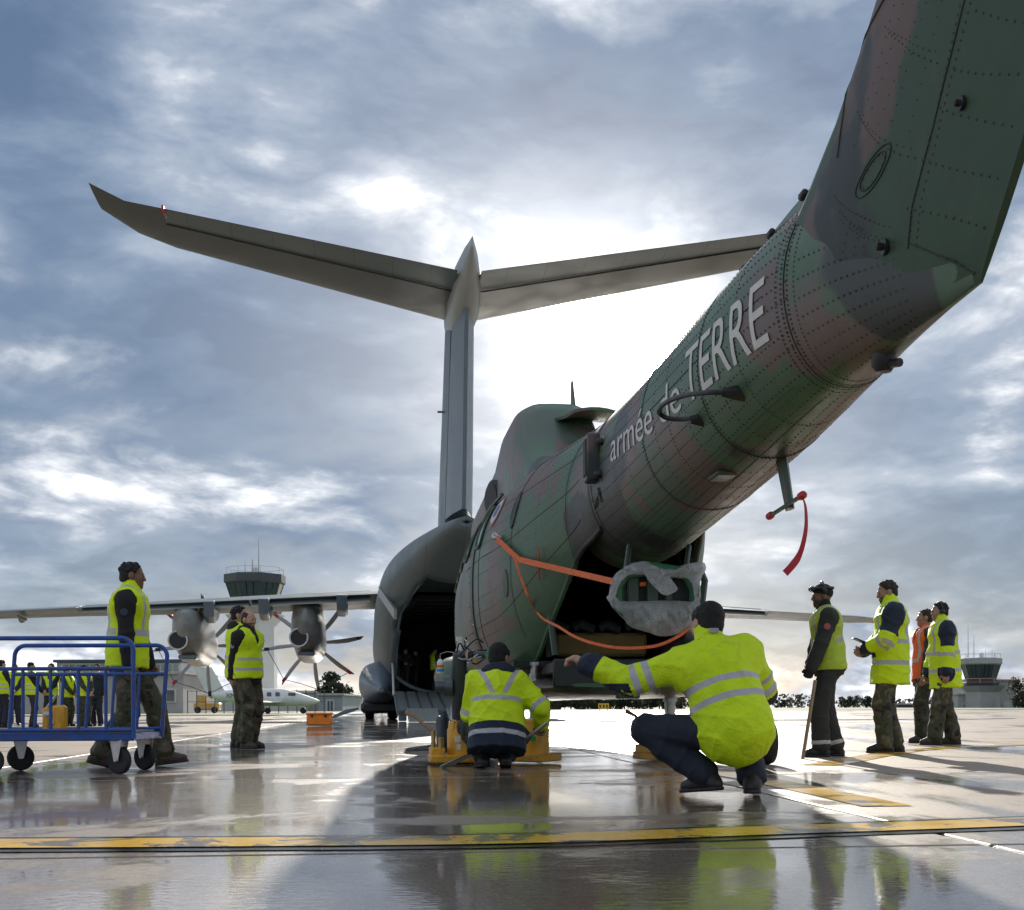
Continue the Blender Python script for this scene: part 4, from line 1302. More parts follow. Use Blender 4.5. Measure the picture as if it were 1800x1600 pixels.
# orange straps
def strap(name, pix, w, label, side=(0, .15, 1), n=8, mat=None):
    pts = spline([W(*t) for t in pix], n)
    q = MB(); q.ribbon(pts, w, side, .003)
    return tag(obj(name, q, mat or M_orange), label, 'strap', 'orange cargo straps')
A_ = on_cabin(880, 945, .05)
st = thing('cargo_strap', 'taut orange ratchet strap running from the helicopter door to the netted bundle', 'strap', A_)
pA = [on_cabin(882, 948, .05), on_cabin(898, 965, .04), on_cabin(920, 984, .04)]
pE = W(1080, 1023, 8.78)
pA += [pA[-1].lerp(pE, .33), pA[-1].lerp(pE, .66), pE]
q = MB(); q.ribbon([L(st, t) for t in pA], [.05, .055, .05, .047, .045, .045], (0, .1, 1), .003); obj('webbing', q, M_orange, st)
q = MB(); q.box((0, 0, 0), (.07, .05, .06), .012); q.tube([(-.02, -.03, .03), (.05, -.05, -.02)], .012, 6); obj('ratchet', q, M_galv, st)
sl = [on_cabin(914, 983, .05), on_cabin(921, 1010, .04), on_cabin(934, 1045, .04), on_cabin(955, 1080, .04)] + [W(*t) for t in ((982, 1102, 9.75), (1008, 1118, 9.3), (1040, 1130, 8.95), (1090, 1139, 8.7), (1150, 1136, 8.6), (1190, 1120, 8.6), (1212, 1104, 8.6))]
q = MB(); q.ribbon(spline(sl, 8), .021, (0, .15, 1), .003); tag(obj('slack_strap', q, M_orange), 'slack thin orange strap hanging in a curve under the netted bundle', 'strap', 'orange cargo straps')
q = MB(); q.ribbon(spline([on_cabin(x_, y_, .03) for x_, y_ in ((950, 962), (953, 975), (952, 995), (953, 1018))], 6), .018, (.7, .7, 0), .003); tag(obj('pull_tab', q, M_orange), 'short orange pull tab hanging on the helicopter side', 'pull tab')

# netted bundle under the boom
nb = thing('netted_bundle', 'green metal frame wrapped in white perforated plastic sheet under the tail boom', 'bundle', W(1150, 1050, 8.85))
M_gcase = pm('green_sheet', (.035, .15, .075), .5, var=.2, scale=10)
def nl(px, py, Y): return L(nb, W(px, py, Y))
q = MB(); q.tube([nl(*t) for t in ((1085, 1062, 8.75), (1085, 1030, 8.75), (1100, 1008, 8.75), (1150, 1000, 8.75), (1205, 1008, 8.75), (1222, 1035, 8.75), (1222, 1065, 8.75), (1205, 1085, 8.75), (1110, 1085, 8.75), (1085, 1062, 8.75))], .045, 8); obj('frame', q, M_gcase, nb)
for x0, x1 in ((1103, 1123), (1137, 1157), (1170, 1182)):
    q = MB(); a, b = nl(x0, 1010, 8.78), nl(x1, 1062, 8.78); q.box(((a.x + b.x) / 2, a.y, (a.z + b.z) / 2), (abs(b.x - a.x), .03, abs(a.z - b.z)), .006); obj('slat', q, M_green, nb)
q = MB(); a, b = nl(1090, 1000, 9.05), nl(1215, 1085, 9.05); q.box(((a.x + b.x) / 2, a.y, (a.z + b.z) / 2), (abs(b.x - a.x), .3, abs(a.z - b.z)), .03); obj('inner_box', q, M_black, nb)
q = MB(); a = nl(1130, 1027, 8.76); q.box(tuple(a), (.045, .02, .03), .005); obj('orange_clip', q, M_orange, nb)
for x0 in (1100, 1205):
    q = MB(); q.tube([nl(x0, 1005, 8.95), nl(x0 + 6, 960, 9.15)], .02, 8); obj('hanger', q, M_green, nb)
def net_mat():
    m, nt, bs = new_mat('perforated_plastic')
    v = coords(nt)
    vo = nt.nodes.new('ShaderNodeTexVoronoi'); nt.links.new(v, vo.inputs['Vector']); vo.inputs['Scale'].default_value = 85
    hole = ramp(nt, vo.outputs['Distance'], [(.22, (0, 0, 0)), (.34, (1, 1, 1))])
    bs.inputs['Base Color'].default_value = (.95, .96, .97, 1); bs.inputs['Roughness'].default_value = .18
    tr = nt.nodes.new('ShaderNodeBsdfTranslucent'); tr.inputs[0].default_value = (.8, .82, .84, 1)
    mx = nt.nodes.new('ShaderNodeMixShader'); mx.inputs[0].default_value = .5
    nt.links.new(bs.outputs[0], mx.inputs[1]); nt.links.new(tr.outputs[0], mx.inputs[2])
    tp = nt.nodes.new('ShaderNodeBsdfTransparent')
    m2 = nt.nodes.new('ShaderNodeMixShader')
    fac = mth(nt, 'MULTIPLY', mth(nt, 'ADD', mth(nt, 'MULTIPLY', hole, .32), mth(nt, 'ADD', .22, mth(nt, 'MULTIPLY', noise(nt, v, 7, 3, .5), .55))), 1.0)
    nt.links.new(fac, m2.inputs[0]); nt.links.new(tp.outputs[0], m2.inputs[1]); nt.links.new(mx.outputs[0], m2.inputs[2])
    nt.links.new(m2.outputs[0], nt.nodes['Material Output'].inputs[0])
    bump(nt, bs, noise(nt, v, 22, 6, .65, 2.0), 1.0, .03)
    return m
M_net = net_mat()
outl = [(1070, 1050), (1074, 1028), (1082, 1008), (1100, 998), (1118, 989), (1140, 988), (1158, 996), (1176, 1003), (1194, 996), (1214, 990), (1236, 989), (1240, 1002), (1232, 1018), (1229, 1045), (1230, 1070), (1224, 1086), (1212, 1098), (1196, 1112), (1178, 1117), (1160, 1119), (1138, 1111), (1112, 1103), (1096, 1088), (1078, 1070)]
inn = [(1082, 1048), (1087, 1036), (1095, 1022), (1103, 1013), (1116, 1011), (1133, 1012), (1150, 1012), (1162, 1014), (1174, 1016), (1184, 1016), (1195, 1017), (1205, 1018), (1213, 1024), (1218, 1036), (1220, 1048), (1217, 1056), (1205, 1057), (1190, 1056), (1175, 1056), (1155, 1056), (1135, 1057), (1115, 1057), (1102, 1057), (1090, 1055)]
def resample(poly, n):
    pts = [Vector((*p_, 0)) for p_ in poly] + [Vector((*poly[0], 0))]
    sp_ = spline(pts, 6)
    return [sp_[int(k_ * (len(sp_) - 1) / n)] for k_ in range(n)]
NN = 96
O_, I_ = resample(outl, NN), resample(inn, NN)
def fold(a_, f, sd_):
    return (abs(math.sin(a_ * 3.5 + 2 * f + sd_)) - .5) * .8 + (abs(math.sin(a_ * 6.5 - 4 * f + sd_ * 2)) - .5) * .6 + (abs(math.sin(a_ * 11.5 + 9 * f)) - .5) * .4 + (abs(math.sin(a_ * 19 + 4 * f + 1)) - .5) * .25
def netring(f, Y, amp, yamp):
    out = []
    for k_, (o_, i_) in enumerate(zip(O_, I_)):
        a_ = 2 * PI * k_ / NN; w_ = fold(a_, f, 1.3)
        p_ = o_.lerp(i_, f); c_ = Vector((1150, 1048, 0)); dr_ = (p_ - c_).normalized()
        p_ = p_ + dr_ * amp * w_
        out.append(nl(p_.x, p_.y, Y + yamp * fold(a_ + .8, f * 1.7, .4)))
    return out
q = MB(); q.loft([netring(.45, 9.25, 2, .02), netring(.2, 9.22, 2, .02), netring(.04, 9.10, 1.5, .02), netring(0, 8.98, 1, .02), netring(.01, 8.86, 2, .02), netring(.08, 8.76, 3, .03), netring(.2, 8.68, 7, .05), netring(.34, 8.64, 7, .055),
                  netring(.5, 8.62, 7, .055), netring(.66, 8.62, 6, .05), netring(.82, 8.65, 3, .025), netring(.94, 8.69, 2, .015), netring(1.0, 8.74, 0, .01), netring(.92, 8.80, 2, .015)], False, False)
no = obj('plastic_sheet', q, M_net, nb, 0); no.data.shade_smooth()
fl_ = [[(1128, 1000), (1140, 996), (1156, 999), (1172, 1006)], [(1134, 1012), (1145, 1010), (1160, 1012), (1178, 1016)], [(1142, 1024), (1152, 1022), (1164, 1024), (1186, 1026)], [(1152, 1034), (1160, 1033), (1168, 1034), (1190, 1032)], [(1163, 1045), (1168, 1046), (1172, 1048), (1194, 1038)]]
q = MB(); q.loft([[nl(x_, y_, 8.64 + .03 * ((i_ + j_) % 2) - .01 * i_) for j_, (x_, y_) in enumerate(rw)] for i_, rw in enumerate(fl_)], False, False, False)
fo_ = obj('loose_flap', q, M_net, nb, 0); fo_.data.shade_smooth(); sb_ = fo_.modifiers.new('s', 'SUBSURF'); sb_.levels = 2; sb_.render_levels = 2

# ---------------------------------------------------------------- jacks
M_jyel = pm('jack_yellow', (.72, .36, .02), .42, var=.18, scale=9, dirt=(.10, .07, .04), dirt_amt=.7)
def jack(px, py, rz, hcol, label):
    g = G(px, py)
    j = thing('aircraft_jack', label, 'jack', (g.x, g.y, 0), rz, 'yellow hydraulic jacks under the helicopter')
    b = MB(); b.box((0, 0, .05), (.46, .40, .07), .012); b.box((-.16, .0, .11), (.12, .34, .08), .01); obj('base', b, M_jyel, j)
    c = MB(); c.lathe([(.13, .08), (.13, .30), (.12, .32), (.12, .36), (.09, .37)], 22, Matrix.Translation((.06, 0, 0))); co = obj('cylinder', c, M_jyel, j)
    for y in (-.09, .09):
        k = MB(); k.tube([(-.02, y, .30), (-.02, y, .375), (.14, y, .375), (.14, y, .30)], .011, 6); obj('carry_handle', k, M_jyel, j)
    s_ = MB(); prof = []
    z = .36
    while z < hcol - .1:
        prof += [(.052, z), (.052, z + .012), (.046, z + .014), (.046, z + .02)]; z += .022
    prof += [(.035, z), (.035, hcol - .03), (.05, hcol - .03), (.05, hcol)]
    s_.lathe(prof, 18, Matrix.Translation((.06, 0, 0))); obj('screw_column', s_, M_steel, j)
    for zz in (.36, .62 * hcol, .8 * hcol):
        k = MB(); k.lathe([(.05, zz), (.068, zz), (.068, zz + .03), (.05, zz + .03)], 18, Matrix.Translation((.06, 0, 0))); obj('collar', k, M_galv, j)
    k = MB(); k.tube([(-.2, -.12, .12), (-.2, -.12, .30)], .022, 8); k.tube([(-.14, -.14, .1), (-.14, -.14, .24)], .03, 8); obj('pump_block', k, pm('brass', (.42, .30, .12), .4, .7, var=.2, scale=30), j)
    k = MB(); k.tube([(-.2, -.12, .28), (-.36, -.08, .42), (-.44, -.06, .46)], [.014, .014, .02], 8); obj('pump_lever', k, pm('lever_brass', (.36, .25, .13), .45, .6, var=.2, scale=30), j)
    for x, w, m in ((-.02, .05, M_white), (.09, .045, pm('green_label', (.02, .28, .06), .5))):
        k = MB(); k.box((x + .03, -.137 + .012 * abs(x), .22), (w, .006, w), 0); obj('sticker', k, m, j)
    k = MB(); k.box((.02, -.14, .155), (.035, .005, .05), 0); obj('sticker', k, M_white, j)
    return j
jack(800, 1343, R(8), 1.12, 'tall yellow hydraulic jack with ribbed steel column left of the kneeling mechanic')
jack(930, 1341, R(-30), .9, 'yellow hydraulic jack standing right of the kneeling mechanic')
jack(1168, 1337, R(24), .88, 'yellow hydraulic jack left of the crouching man with outstretched arm')
# steel bars used as jack handles
def bar(name, a, b, r, label, mat, cat='bar'):
    q = MB(); q.tube([W(*a), W(*b)], r, 10); return tag(obj(name, q, mat), label, cat)
bar('jack_handle', (775, 1349, 10.3), (832, 1325, 10.6), .017, 'grey steel jack handle lying against the left yellow jack', M_steel)
bar('jack_handle', (918, 1304, 10.1), (962, 1270, 9.95), .015, 'grey steel bar gripped in the kneeling mechanic right hand', M_steel)
# hydraulic clutter on the fuselage flank beside the tall jack
hc = thing('hydraulic_fitting', 'cluster of steel hoses and brass valves at the helicopter flank above the tall jack', 'hose cluster', W(825, 1150, 10.9))
rnd = random.Random(11)
def hl(px, py, Y): return L(hc, W(px, py, Y))
q = MB(); q.tube([hl(800, 1152, 10.9), hl(868, 1150, 10.9)], .035, 10); q.tube([hl(765, 1206, 10.9), hl(800, 1206, 10.9)], .05, 12); q.tube([hl(782, 1206, 10.9), hl(796, 1206, 10.9)], .09, 14); obj('pipe', q, pm('gunmetal', (.10, .115, .13), .4, .4, var=.2), hc)
for k in range(9):
    a = hl(800 + rnd.uniform(-4, 30), 1150 + rnd.uniform(-8, 16), 10.82); b = hl(815 + rnd.uniform(0, 50), 1140 + rnd.uniform(-12, 22), 10.82); m_ = (a + b) / 2 + Vector((rnd.uniform(-.05, .05), -.05, rnd.uniform(-.08, .1)))
    q = MB(); q.tube(spline([a, m_, b], 6), .007, 6); obj('hose', q, M_steel if k % 2 else M_black, hc)
for px, py in ((835, 1160), (862, 1156), (836, 1168), (820, 1152)):
    q = MB(); p = hl(px, py, 10.8); q.box(tuple(p), (.02, .03, .05), .005); obj('valve', q, M_jyel, hc)
q = MB(); q.tube([hl(808, 1150, 10.85), hl(806, 1200, 10.9), hl(808, 1262, 11.0)], [.06, .075, .07], 12); obj('gear_strut', q, pm('gunmetal2', (.05, .06, .065), .45, .3), hc)
q = MB(); p = [hl(x, y, 10.8) for x, y in ((852, 1152), (858, 1136), (876, 1133), (878, 1150), (870, 1164), (856, 1160))]; q.loft([p, [v_ + Vector((0, .03, 0)) for v_ in p]]); obj('green_rag', q, pm('rag_green', (.10, .28, .20), .9, var=.25, scale=30), hc)
lt = thing('sample_bottle', 'small clear bottle with blue and orange label hung beside the tall jack', 'bottle', W(774, 1174, 10.85))
q = MB(); q.lathe([(.026, -.05), (.03, -.045), (.03, .05), (.02, .06), (.015, .075)], 14); obj('bottle', q, M_white, lt)
q = MB(); q.lathe([(.0312, -.035), (.0312, -.01)], 14, None, False); obj('blue_band', q, pm('label_blue', (.03, .2, .55), .5), lt)
q = MB(); q.lathe([(.0312, .0), (.0312, .025)], 14, None, False); obj('orange_band', q, M_orange, lt)
q = MB(); q.tube([(0, 0, .075), (0, .0, .12), (.06, .0, .14), (.12, 0, .13)], .003, 5); obj('hook', q, M_steel, lt)
bt = thing('cable_reel', 'dark rounded equipment case standing behind the tall yellow jack', 'equipment case', G(779, 1326))
q = MB(); q.box((0, 0, .21), (.13, .22, .42), .05); obj('case', q, pm('case_dark', (.035, .042, .05), .5), bt)
# ---------------------------------------------------------------- people: implicit surfaces turned into meshes
def V3(*a): return np.array(a if len(a) == 3 else a[0], dtype=float)
def unit(v): v = np.asarray(v, float); return v / max(1e-9, np.linalg.norm(v))

def cap(a, b, ra, rb, k=.03, flat=None, op='u'):
    return dict(t='cap', a=V3(a), b=V3(b), ra=ra, rb=rb, k=k, flat=flat, op=op)
def ell(c, r, Rm=None, k=.03, op='u'):
    return dict(t='ell', c=V3(c), r=V3(r), R=np.eye(3) if Rm is None else Rm, k=k, op=op)
def plane_cut(c, n): return dict(t='pln', c=V3(c), n=unit(n), op='i')

def bounds(prims):
    lo, hi = [], []
    for p in prims:
        if p['op'] != 'u': continue
        if p['t'] == 'cap':
            r = max(p['ra'], p['rb']) + p['k'] * .3
            lo.append(np.minimum(p['a'], p['b']) - r); hi.append(np.maximum(p['a'], p['b']) + r)
        elif p['t'] == 'ell':
            r = p['r'].max() + p['k'] * .3
            lo.append(p['c'] - r); hi.append(p['c'] + r)
    return np.min(lo, 0), np.max(hi, 0)

def sdf_grid(prims, h):
    lo, hi = bounds(prims)
    lo = lo - 3 * h; hi = hi + 3 * h
    n = np.ceil((hi - lo) / h).astype(int) + 1
    ax = [lo[i] + h * np.arange(n[i]) for i in range(3)]
    V = np.full(n, .5, np.float32)
    for p in prims:
        if p['t'] == 'pln':
            d = ((ax[0] - p['c'][0]) * p['n'][0])[:, None, None] + ((ax[1] - p['c'][1]) * p['n'][1])[None, :, None] + ((ax[2] - p['c'][2]) * p['n'][2])[None, None, :]
            V = np.maximum(V, d.astype(np.float32)); continue
        k = p['k']
        if p['t'] == 'cap':
            r = max(p['ra'], p['rb']); b0 = np.minimum(p['a'], p['b']) - r; b1 = np.maximum(p['a'], p['b']) + r
        else:
            r = p['r'].max(); b0 = p['c'] - r; b1 = p['c'] + r
        m = k + 2.5 * h
        i0 = np.clip(np.floor((b0 - m - lo) / h).astype(int), 0, n - 1); i1 = np.clip(np.ceil((b1 + m - lo) / h).astype(int) + 1, 1, n)
        x = ax[0][i0[0]:i1[0]][:, None, None]; y = ax[1][i0[1]:i1[1]][None, :, None]; z = ax[2][i0[2]:i1[2]][None, None, :]
        if p['t'] == 'cap':
            a, b = p['a'], p['b']
            if p['flat'] is not None:
                nv, f = p['flat']; Mt = np.eye(3) + (1 / f - 1) * np.outer(nv, nv)
                dx = (x - a[0]), (y - a[1]), (z - a[2])
                q = [Mt[i, 0] * dx[0] + Mt[i, 1] * dx[1] + Mt[i, 2] * dx[2] for i in range(3)]
                ba = Mt @ (b - a)
            else:
                q = [x - a[0], y - a[1], z - a[2]]; ba = b - a
            bb = max(1e-9, ba @ ba)
            t = np.clip((q[0] * ba[0] + q[1] * ba[1] + q[2] * ba[2]) / bb, 0, 1)
            d = np.sqrt((q[0] - t * ba[0]) ** 2 + (q[1] - t * ba[1]) ** 2 + (q[2] - t * ba[2]) ** 2) - (p['ra'] + (p['rb'] - p['ra']) * t)
        else:
            Rm, c, rr = p['R'], p['c'], p['r']
            q = [(Rm[0, i] * (x - c[0]) + Rm[1, i] * (y - c[1]) + Rm[2, i] * (z - c[2])) / rr[i] for i in range(3)]
            k0 = np.sqrt(q[0] ** 2 + q[1] ** 2 + q[2] ** 2)
            k1 = np.sqrt((q[0] / rr[0]) ** 2 + (q[1] / rr[1]) ** 2 + (q[2] / rr[2]) ** 2) + 1e-6
            d = k0 * (k0 - 1) / k1
        d = d.astype(np.float32)
        s = V[i0[0]:i1[0], i0[1]:i1[1], i0[2]:i1[2]]
        if p['op'] == 'u':
            hh = np.maximum(k - np.abs(s - d), 0) / max(k, 1e-6)
            s[...] = np.minimum(s, d) - hh * hh * k * .25
        else:
            hh = np.maximum(k - np.abs(s + d), 0) / max(k, 1e-6)
            s[...] = np.maximum(s, -d) + hh * hh * k * .25
    return V, lo, ax

def surface_nets(V, lo, h):
    Sg = (V < 0)
    n = np.array(V.shape) - 1
    cnt = np.zeros(n, np.int8)
    for i in (0, 1):
        for j in (0, 1):
            for k in (0, 1):
                cnt += Sg[i:i + n[0], j:j + n[1], k:k + n[2]]
    act = (cnt > 0) & (cnt < 8)
    I = np.argwhere(act)
    ids = np.full(n, -1, np.int64); ids[act] = np.arange(len(I))
    acc = np.zeros((len(I), 3)); ct = np.zeros(len(I))
    cor = [(i, j, k) for i in (0, 1) for j in (0, 1) for k in (0, 1)]
    for a in cor:
        for axn in range(3):
            if a[axn] == 0:
                b = list(a); b[axn] = 1
                v0 = V[I[:, 0] + a[0], I[:, 1] + a[1], I[:, 2] + a[2]]; v1 = V[I[:, 0] + b[0], I[:, 1] + b[1], I[:, 2] + b[2]]
                m = (v0 < 0) != (v1 < 0)
                t = np.where(m, v0 / np.where(m, v0 - v1, 1), 0)
                p = np.array(a, float)[None] + t[:, None] * (np.array(b, float) - np.array(a, float))[None]
                acc[m] += p[m]; ct[m] += 1
    verts = lo + h * (I + acc / np.maximum(ct, 1)[:, None])
    quads = []
    for axn in range(3):
        o1, o2 = [(1, 2), (2, 0), (0, 1)][axn]
        sl0 = [slice(None)] * 3; sl1 = [slice(None)] * 3
        sl0[axn] = slice(0, -1); sl1[axn] = slice(1, None)
        c = Sg[tuple(sl0)] != Sg[tuple(sl1)]
        E = np.argwhere(c)
        E = E[(E[:, o1] > 0) & (E[:, o2] > 0) & (E[:, o1] < n[o1]) & (E[:, o2] < n[o2])]
        ins = Sg[E[:, 0], E[:, 1], E[:, 2]]
        e1 = np.zeros(3, int); e1[o1] = 1; e2 = np.zeros(3, int); e2[o2] = 1
        def gid(Q): return ids[Q[:, 0], Q[:, 1], Q[:, 2]]
        q = np.stack([gid(E), gid(E - e1), gid(E - e1 - e2), gid(E - e2)], 1)
        q[~ins] = q[~ins][:, ::-1]
        quads.append(q)
    Q = np.concatenate(quads)
    return verts, Q[(Q >= 0).all(1)]

def wrinkle(V, ax, amp, f=22., seed=0., dirv=(0, 0, 1)):
    x = ax[0][:, None, None]; y = ax[1][None, :, None]; z = ax[2][None, None, :]
    w = np.sin(f * (x * .6 + z * 1.0 + .5 * y) + 2.3 * np.sin(9 * x + 7 * z + seed) + seed) * np.sin(f * .62 * (y - x * .7 + z * .35) + 1.7 * np.sin(8 * z - 6 * y + seed))
    w = w + .6 * np.sin(f * 1.9 * (z + .45 * x - .3 * y) + 2 * np.sin(11 * x - 5 * y) + seed * 2)
    cr = np.abs(np.sin(f * .55 * (z * 1.1 + x * .55 - y * .3) + 1.9 * np.sin(6 * x + 5 * y + seed) + 1.2 * np.sin(13 * z - 7 * x) + seed * .7))
    cr2 = np.abs(np.sin(f * .8 * (z * .7 - x * .9 + y * .6) + 1.6 * np.sin(7 * z + 8 * y + seed * 1.3)))
    w = w * .45 + 1.5 * (1 - cr) ** 3 + 1.2 * (1 - cr2) ** 3 - .45
    V -= (amp * w).astype(np.float32)

def sdf_obj(name, prims, h, mat, parent, wr=0.0, seed=0., attrs=None, smooth=2, wf=22.):
    V, lo, ax = sdf_grid(prims, h)
    if wr: wrinkle(V, ax, wr, wf, seed)
    v, q = surface_nets(V, lo, h)
    me = bpy.data.meshes.new(name)
    if len(q):
        # light smoothing of the grid stair-steps
        for _ in range(smooth):
            s = np.zeros_like(v); c = np.zeros(len(v))
            for a in range(4):
                np.add.at(s, q[:, a], v[q[:, (a + 1) % 4]]); np.add.at(c, q[:, a], 1)
                np.add.at(s, q[:, a], v[q[:, (a - 1) % 4]]); np.add.at(c, q[:, a], 1)
            v = v * .5 + .5 * s / np.maximum(c, 1)[:, None]
        me.vertices.add(len(v)); me.vertices.foreach_set('co', v.astype(np.float32).ravel())
        me.loops.add(q.size); me.loops.foreach_set('vertex_index', q.astype(np.int32).ravel())
        me.polygons.add(len(q)); me.polygons.foreach_set('loop_start', np.arange(0, q.size, 4, dtype=np.int32))
        me.update(); me.validate()
        if attrs:
            vv = np.zeros(len(me.vertices) * 3, np.float32); me.vertices.foreach_get('co', vv); vv = vv.reshape(-1, 3).astype(float)
            for an, fn in attrs.items():
                at_ = me.attributes.new(an, 'FLOAT', 'POINT'); at_.data.foreach_set('value', np.asarray(fn(vv), np.float32))
    me.shade_smooth()
    o = bpy.data.objects.new(name, me); C.objects.link(o)
    me.materials.append(mat); o.parent = parent
    return o

def attr(nt, name):
    a = nt.nodes.new('ShaderNodeAttribute'); a.attribute_name = name; return a.outputs['Fac']
def hivis_mat(name, col, zone=(.012, .022, .045), band=(.50, .50, .52), grime=.25, rough=.62):
    m, nt, bs = new_mat(name)
    v = coords(nt)
    f = noise(nt, v, 7, 5, .6)
    c = mixc(nt, f, tuple(k * .90 for k in col), col)
    d = ramp(nt, noise(nt, v, 6, 9, .72, .8), [(.56, (0, 0, 0)), (.74, (grime,) * 3)])
    c = mixc(nt, d, c, (.20, .22, .05))
    zc = mixc(nt, f, tuple(k * .75 for k in zone), tuple(k * 1.25 for k in zone))
    c = mixc(nt, ramp(nt, attr(nt, 'zone'), [(0, (0, 0, 0)), (.004, (1, 1, 1))]), c, zc)
    bc = mixc(nt, noise(nt, v, 25, 4, .6), tuple(k * .85 for k in band), band)
    bf = ramp(nt, attr(nt, 'band'), [(0, (0, 0, 0)), (.003, (1, 1, 1))])
    c = mixc(nt, bf, c, bc)
    nt.links.new(c, bs.inputs['Base Color'])
    nt.links.new(mixc(nt, bf, (rough,) * 3, (.38,) * 3), bs.inputs['Roughness'])
    bs.inputs['Specular IOR Level'].default_value = .35
    b = bump(nt, bs, noise(nt, v, 17, 6, .62, 1.2), .75, .02)
    bump(nt, bs, noise(nt, v, 240, 2, .5), .12, .002, b)
    return m
M_hv = hivis_mat('hivis_yellow', (.66, .90, .008), grime=.5)
M_hv2 = hivis_mat('hivis_yellow_clean', (.70, .93, .010), grime=.12)
M_hvo = hivis_mat('hivis_worn', (.50, .66, .05), band=(.42, .42, .38), grime=.6)
M_hvor = hivis_mat('hivis_orange', (.95, .16, .02), grime=.1)
M_cloth_black = pm('black_fleece', (.012, .012, .014), .9, var=.3, scale=25, bmp=.35, bscale=120)
M_navy = pm('navy_cloth', (.012, .018, .034), .8, var=.25, scale=20, bmp=.3, bscale=90)
M_olive = pm('olive_cloth', (.030, .034, .028), .85, var=.25, scale=18, bmp=.3, bscale=90)
M_camop = camo_mat('camouflage_cloth', [(.060, .066, .034), (.105, .080, .055), (.020, .018, .016), (.15, .135, .095)], 8.5, .85, (.385, .55, .60), .3, 110, .015)
M_camod = camo_mat('camouflage_cloth_dark', [(.040, .048, .026), (.068, .052, .036), (.016, .015, .013), (.095, .085, .06)], 9.5, .85, (.385, .55, .60), .3, 110, .015)
M_boot = pm('boot_leather', (.014, .013, .012), .5, var=.3, scale=30, bmp=.3, bscale=60)
M_bootb = pm('boot_brown', (.060, .038, .026), .6, var=.3, scale=30, bmp=.3, bscale=60)
M_hairb = pm('hair_black', (.007, .006, .006), .7, var=.3, scale=60, bmp=.8, bscale=190)
M_hairbr = pm('hair_brown', (.028, .018, .012), .7, var=.3, scale=60, bmp=.8, bscale=190)
M_glove = pm('leather_glove', (.22, .13, .06), .7, var=.25, scale=20, bmp=.3)
def skin_mat(name, col):
    m, nt, bs = new_mat(name)
    v = coords(nt)
    c = mixc(nt, noise(nt, v, 22, 5, .6), tuple(k * .85 for k in col), tuple(min(1, k * 1.1) for k in col))
    c = mixc(nt, ramp(nt, attr(nt, 'band'), [(0, (0, 0, 0)), (.012, (.78, .78, .78))]), c, (.025, .018, .014))
    c = mixc(nt, ramp(nt, attr(nt, 'zone'), [(0, (0, 0, 0)), (.003, (.85, .85, .85))]), c, (.02, .013, .010))
    nt.links.new(c, bs.inputs['Base Color']); bs.inputs['Roughness'].default_value = .5
    bs.inputs['Subsurface Weight'].default_value = .08; bs.inputs['Subsurface Radius'].default_value = (.012, .005, .003)
    bump(nt, bs, noise(nt, v, 160, 3, .6), .12, .003)
    return m
M_skin = skin_mat('skin_light', (.46, .27, .19))
M_skin_t = skin_mat('skin_tan', (.36, .20, .135))
M_skin_d = skin_mat('skin_dark', (.19, .10, .065))

def ik(a, b, l1, l2, hint):
    a, b = V3(a), V3(b); d = b - a; L_ = np.linalg.norm(d)
    if L_ > (l1 + l2) * .999: b = a + d / L_ * (l1 + l2) * .999; d = b - a; L_ = np.linalg.norm(d)
    x = (l1 * l1 - l2 * l2 + L_ * L_) / (2 * L_)
    hgt = math.sqrt(max(0, l1 * l1 - x * x))
    u_ = d / L_; hv = V3(hint) - u_ * (V3(hint) @ u_)
    return a + u_ * x + unit(hv) * hgt, b

def skel(H=1.78, pelvis=(0, 0, .985), chest=None, side=(1, 0, 0), ankL=(-.11, 0, .09), ankR=(.11, 0, .09), kneeL=(0, 1, 0), kneeR=(0, 1, 0), toeL=(-.2, 1, 0), toeR=(.2, 1, 0),
         handL=(-.25, .06, .83), handR=(.25, .06, .83), elbL=(-.4, -1, 0), elbR=(.4, -1, 0), head=(0, 0, 0), neck_tilt=(0, .05, 1), shw=.195, palmL=None, palmR=None, curl=.5, curlL=None, curlR=None, headoff=(0, 0, 0)):
    """joint positions; local frame: +y is where the person faces, +x is the right hand side"""
    s = H / 1.78
    K = dict(s=s)
    P = V3(pelvis); Ch = P + V3(0, 0, .49) if chest is None else V3(chest)
    t = unit(Ch - P); sd_ = V3(side); sd_ = unit(sd_ - t * (sd_ @ t)); fw = unit(np.cross(t, sd_))
    K.update(P=P, C=Ch, t=t, sd=sd_, fw=fw)
    K['hipL'], K['hipR'] = P - sd_ * .095 - t * .02, P + sd_ * .095 - t * .02
    K['shL'], K['shR'] = Ch - sd_ * shw, Ch + sd_ * shw
    nt_ = unit(neck_tilt)
    K['neck'] = Ch + t * .05; K['head'] = K['neck'] + nt_ * .165 + V3(headoff)
    K['kneeL'], K['ankL'] = ik(K['hipL'], ankL, .45, .44, kneeL); K['kneeR'], K['ankR'] = ik(K['hipR'], ankR, .45, .44, kneeR)
    K['elbL'], K['wrL'] = ik(K['shL'], handL, .30, .265, elbL); K['elbR'], K['wrR'] = ik(K['shR'], handR, .30, .265, elbR)
    K['toeL'], K['toeR'] = unit(toeL), unit(toeR)
    y, p, r = head
    K['Rh'] = np.array((Matrix.Rotation(R(y), 3, 'Z') @ Matrix.Rotation(R(p), 3, 'X') @ Matrix.Rotation(R(r), 3, 'Y')))
    K['palmL'] = palmL; K['palmR'] = palmR
    K['curlL'] = curl if curlL is None else curlL; K['curlR'] = curl if curlR is None else curlR
    return K

